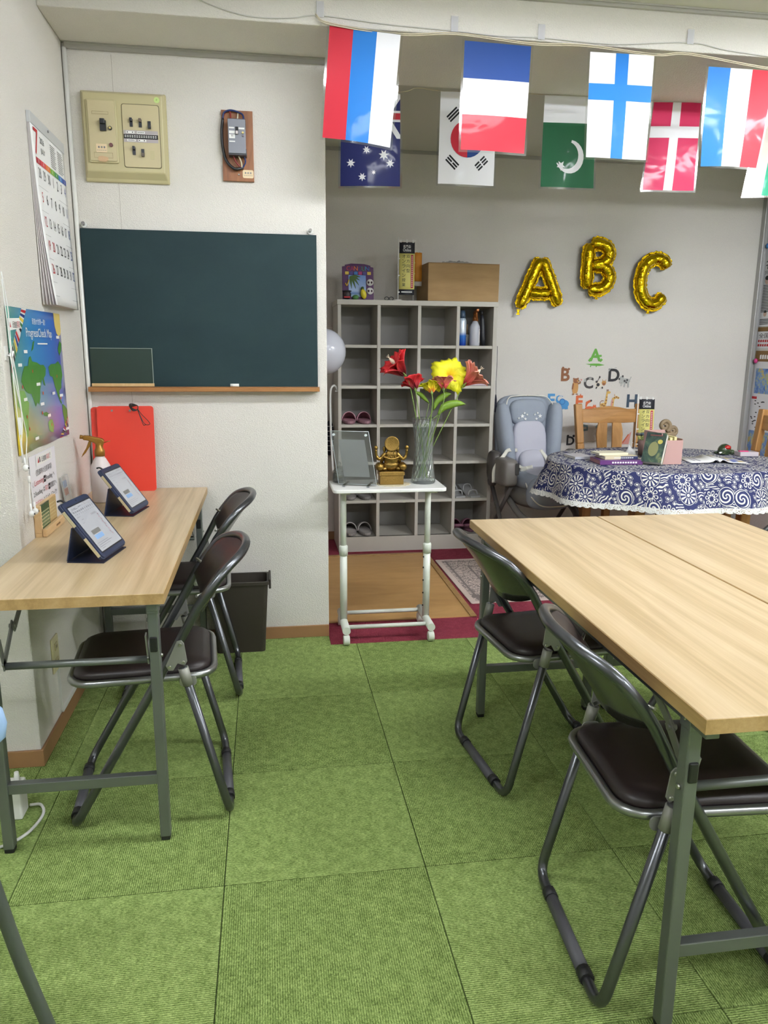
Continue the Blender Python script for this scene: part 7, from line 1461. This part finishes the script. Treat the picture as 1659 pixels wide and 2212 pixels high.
for s_ in (-1, 1):
    MB().ell((s_*0.235, -0.03, 0.545), 0.052, 0.150, 0.085, 18, 12, e1=0.35, e2=0.45).build('arm_housing', HPL, hc)
    MB().ell((s_*0.262, 0.045, 0.56), 0.040, 0.070, 0.10, 16, 12, e1=0.6, e2=0.7).build('rear_arm_cover', HDK, hc)
    MB().tube([(s_*0.26, 0.10, 0.46), (s_*0.265, -0.10, 0.24), (s_*0.27, -0.30, 0.018)], 0.013, 10).build('front_leg', HDK, hc)
    MB().tube([(s_*0.222, -0.14, 0.46), (s_*0.222, 0.06, 0.24), (s_*0.222, 0.28, 0.018)], 0.013, 10).build('rear_leg', HDK, hc)
    MB().ell((s_*0.26, 0.08, 0.46), 0.030, 0.035, 0.035, 12, 8).build('hinge', HDK, hc)
    for yy, xx in ((-0.30, 0.27), (0.28, 0.222)): MB().ell((s_*xx, yy, 0.018), 0.022, 0.03, 0.018, 12, 6).build('foot', HPL, hc)
MB().tube(catmull([(-0.268, -0.23, 0.10), (-0.22, -0.26, 0.105), (-0.16, -0.285, 0.085), (0, -0.29, 0.08), (0.16, -0.285, 0.085), (0.22, -0.26, 0.105), (0.268, -0.23, 0.10)], 6), 0.011, 8).build('lower_bar', HDK, hc)
MB().tube(catmull([(-0.19, -0.02, 0.37), (-0.18, -0.22, 0.29), (-0.10, -0.31, 0.262), (0.10, -0.31, 0.262), (0.18, -0.22, 0.29), (0.19, -0.02, 0.37)], 6), 0.020, 8).build('footrest', HPL, hc)
def strap(pts, w_=0.022):
    P = catmull(pts, 6); m = MB(); m2 = []
    for i, p in enumerate(P):
        tn = (P[min(len(P)-1, i+1)]-P[max(0, i-1)]).normalized(); sd = tn.cross(V((0, -1, 0.4))).normalized(); m2 += [p-sd*w_/2, p+sd*w_/2]
    m.add(m2, [(2*i, 2*i+1, 2*i+3, 2*i+2) for i in range(len(P)-1)], 0, True); m.build('harness_strap', HST, hc, solid=0.003)
strap([(-0.10, 0.075, 0.655), (-0.18, 0.03, 0.662), (-0.235, -0.04, 0.642), (-0.29, -0.03, 0.56), (-0.294, -0.03, 0.47)])
strap([(0.055, 0.065, 0.655), (0.075, 0.02, 0.61), (0.085, -0.03, 0.555), (0.09, -0.08, 0.535)])
strap([(-0.115, 0.02, 0.565), (-0.095, -0.03, 0.555), (-0.05, -0.06, 0.568)]); strap([(-0.115, -0.02, 0.535), (-0.08, -0.05, 0.56)])
MB().prism(rrect(-0.012, 0.012, -0.035, 0.035, 0.002), lambda a, b, w=0: V((-0.205+a, -0.181-w, 0.575+b)), 0.002).build('warning_label', pm('label_dark', (52, 50, 50), 0.5), hc)

# ------------------------------------------------------------------ chair at the left picture edge
pc_ = T('blue_chair', 'pale blue plastic chair with grey tube legs, only a sliver at the left picture edge', 'chair', (-0.66, 1.12, 0), 0.15)
MB().ell((-0.0, 0.10, 0.665), 0.234, 0.022, 0.06, 26, 12, e1=0.6, e2=0.7).build('backrest', pm('pale_blue_plastic', (160, 190, 232), 0.4), pc_)
MB().ell((0.0, -0.10, 0.43), 0.19, 0.20, 0.022, 26, 10, e1=0.6, e2=0.6).build('seat', _mc['pale_blue_plastic'], pc_)
GT = pm('chair_tube_matt', (112, 116, 120), 0.4, 0.6)
for s_ in (-1, 1):
    MB().tube(catmull([(s_*0.15, 0.105, 0.70), (s_*0.16, 0.08, 0.50), (s_*0.185, 0.07, 0.42), (s_*0.215, 0.10, 0.20), (s_*0.25, 0.12, 0.012)], 6), 0.0125, 10).build('rear_leg', GT, pc_)
    MB().tube([(s_*0.17, -0.20, 0.42), (s_*0.20, -0.27, 0.012)], 0.0125, 10).build('front_leg', GT, pc_)
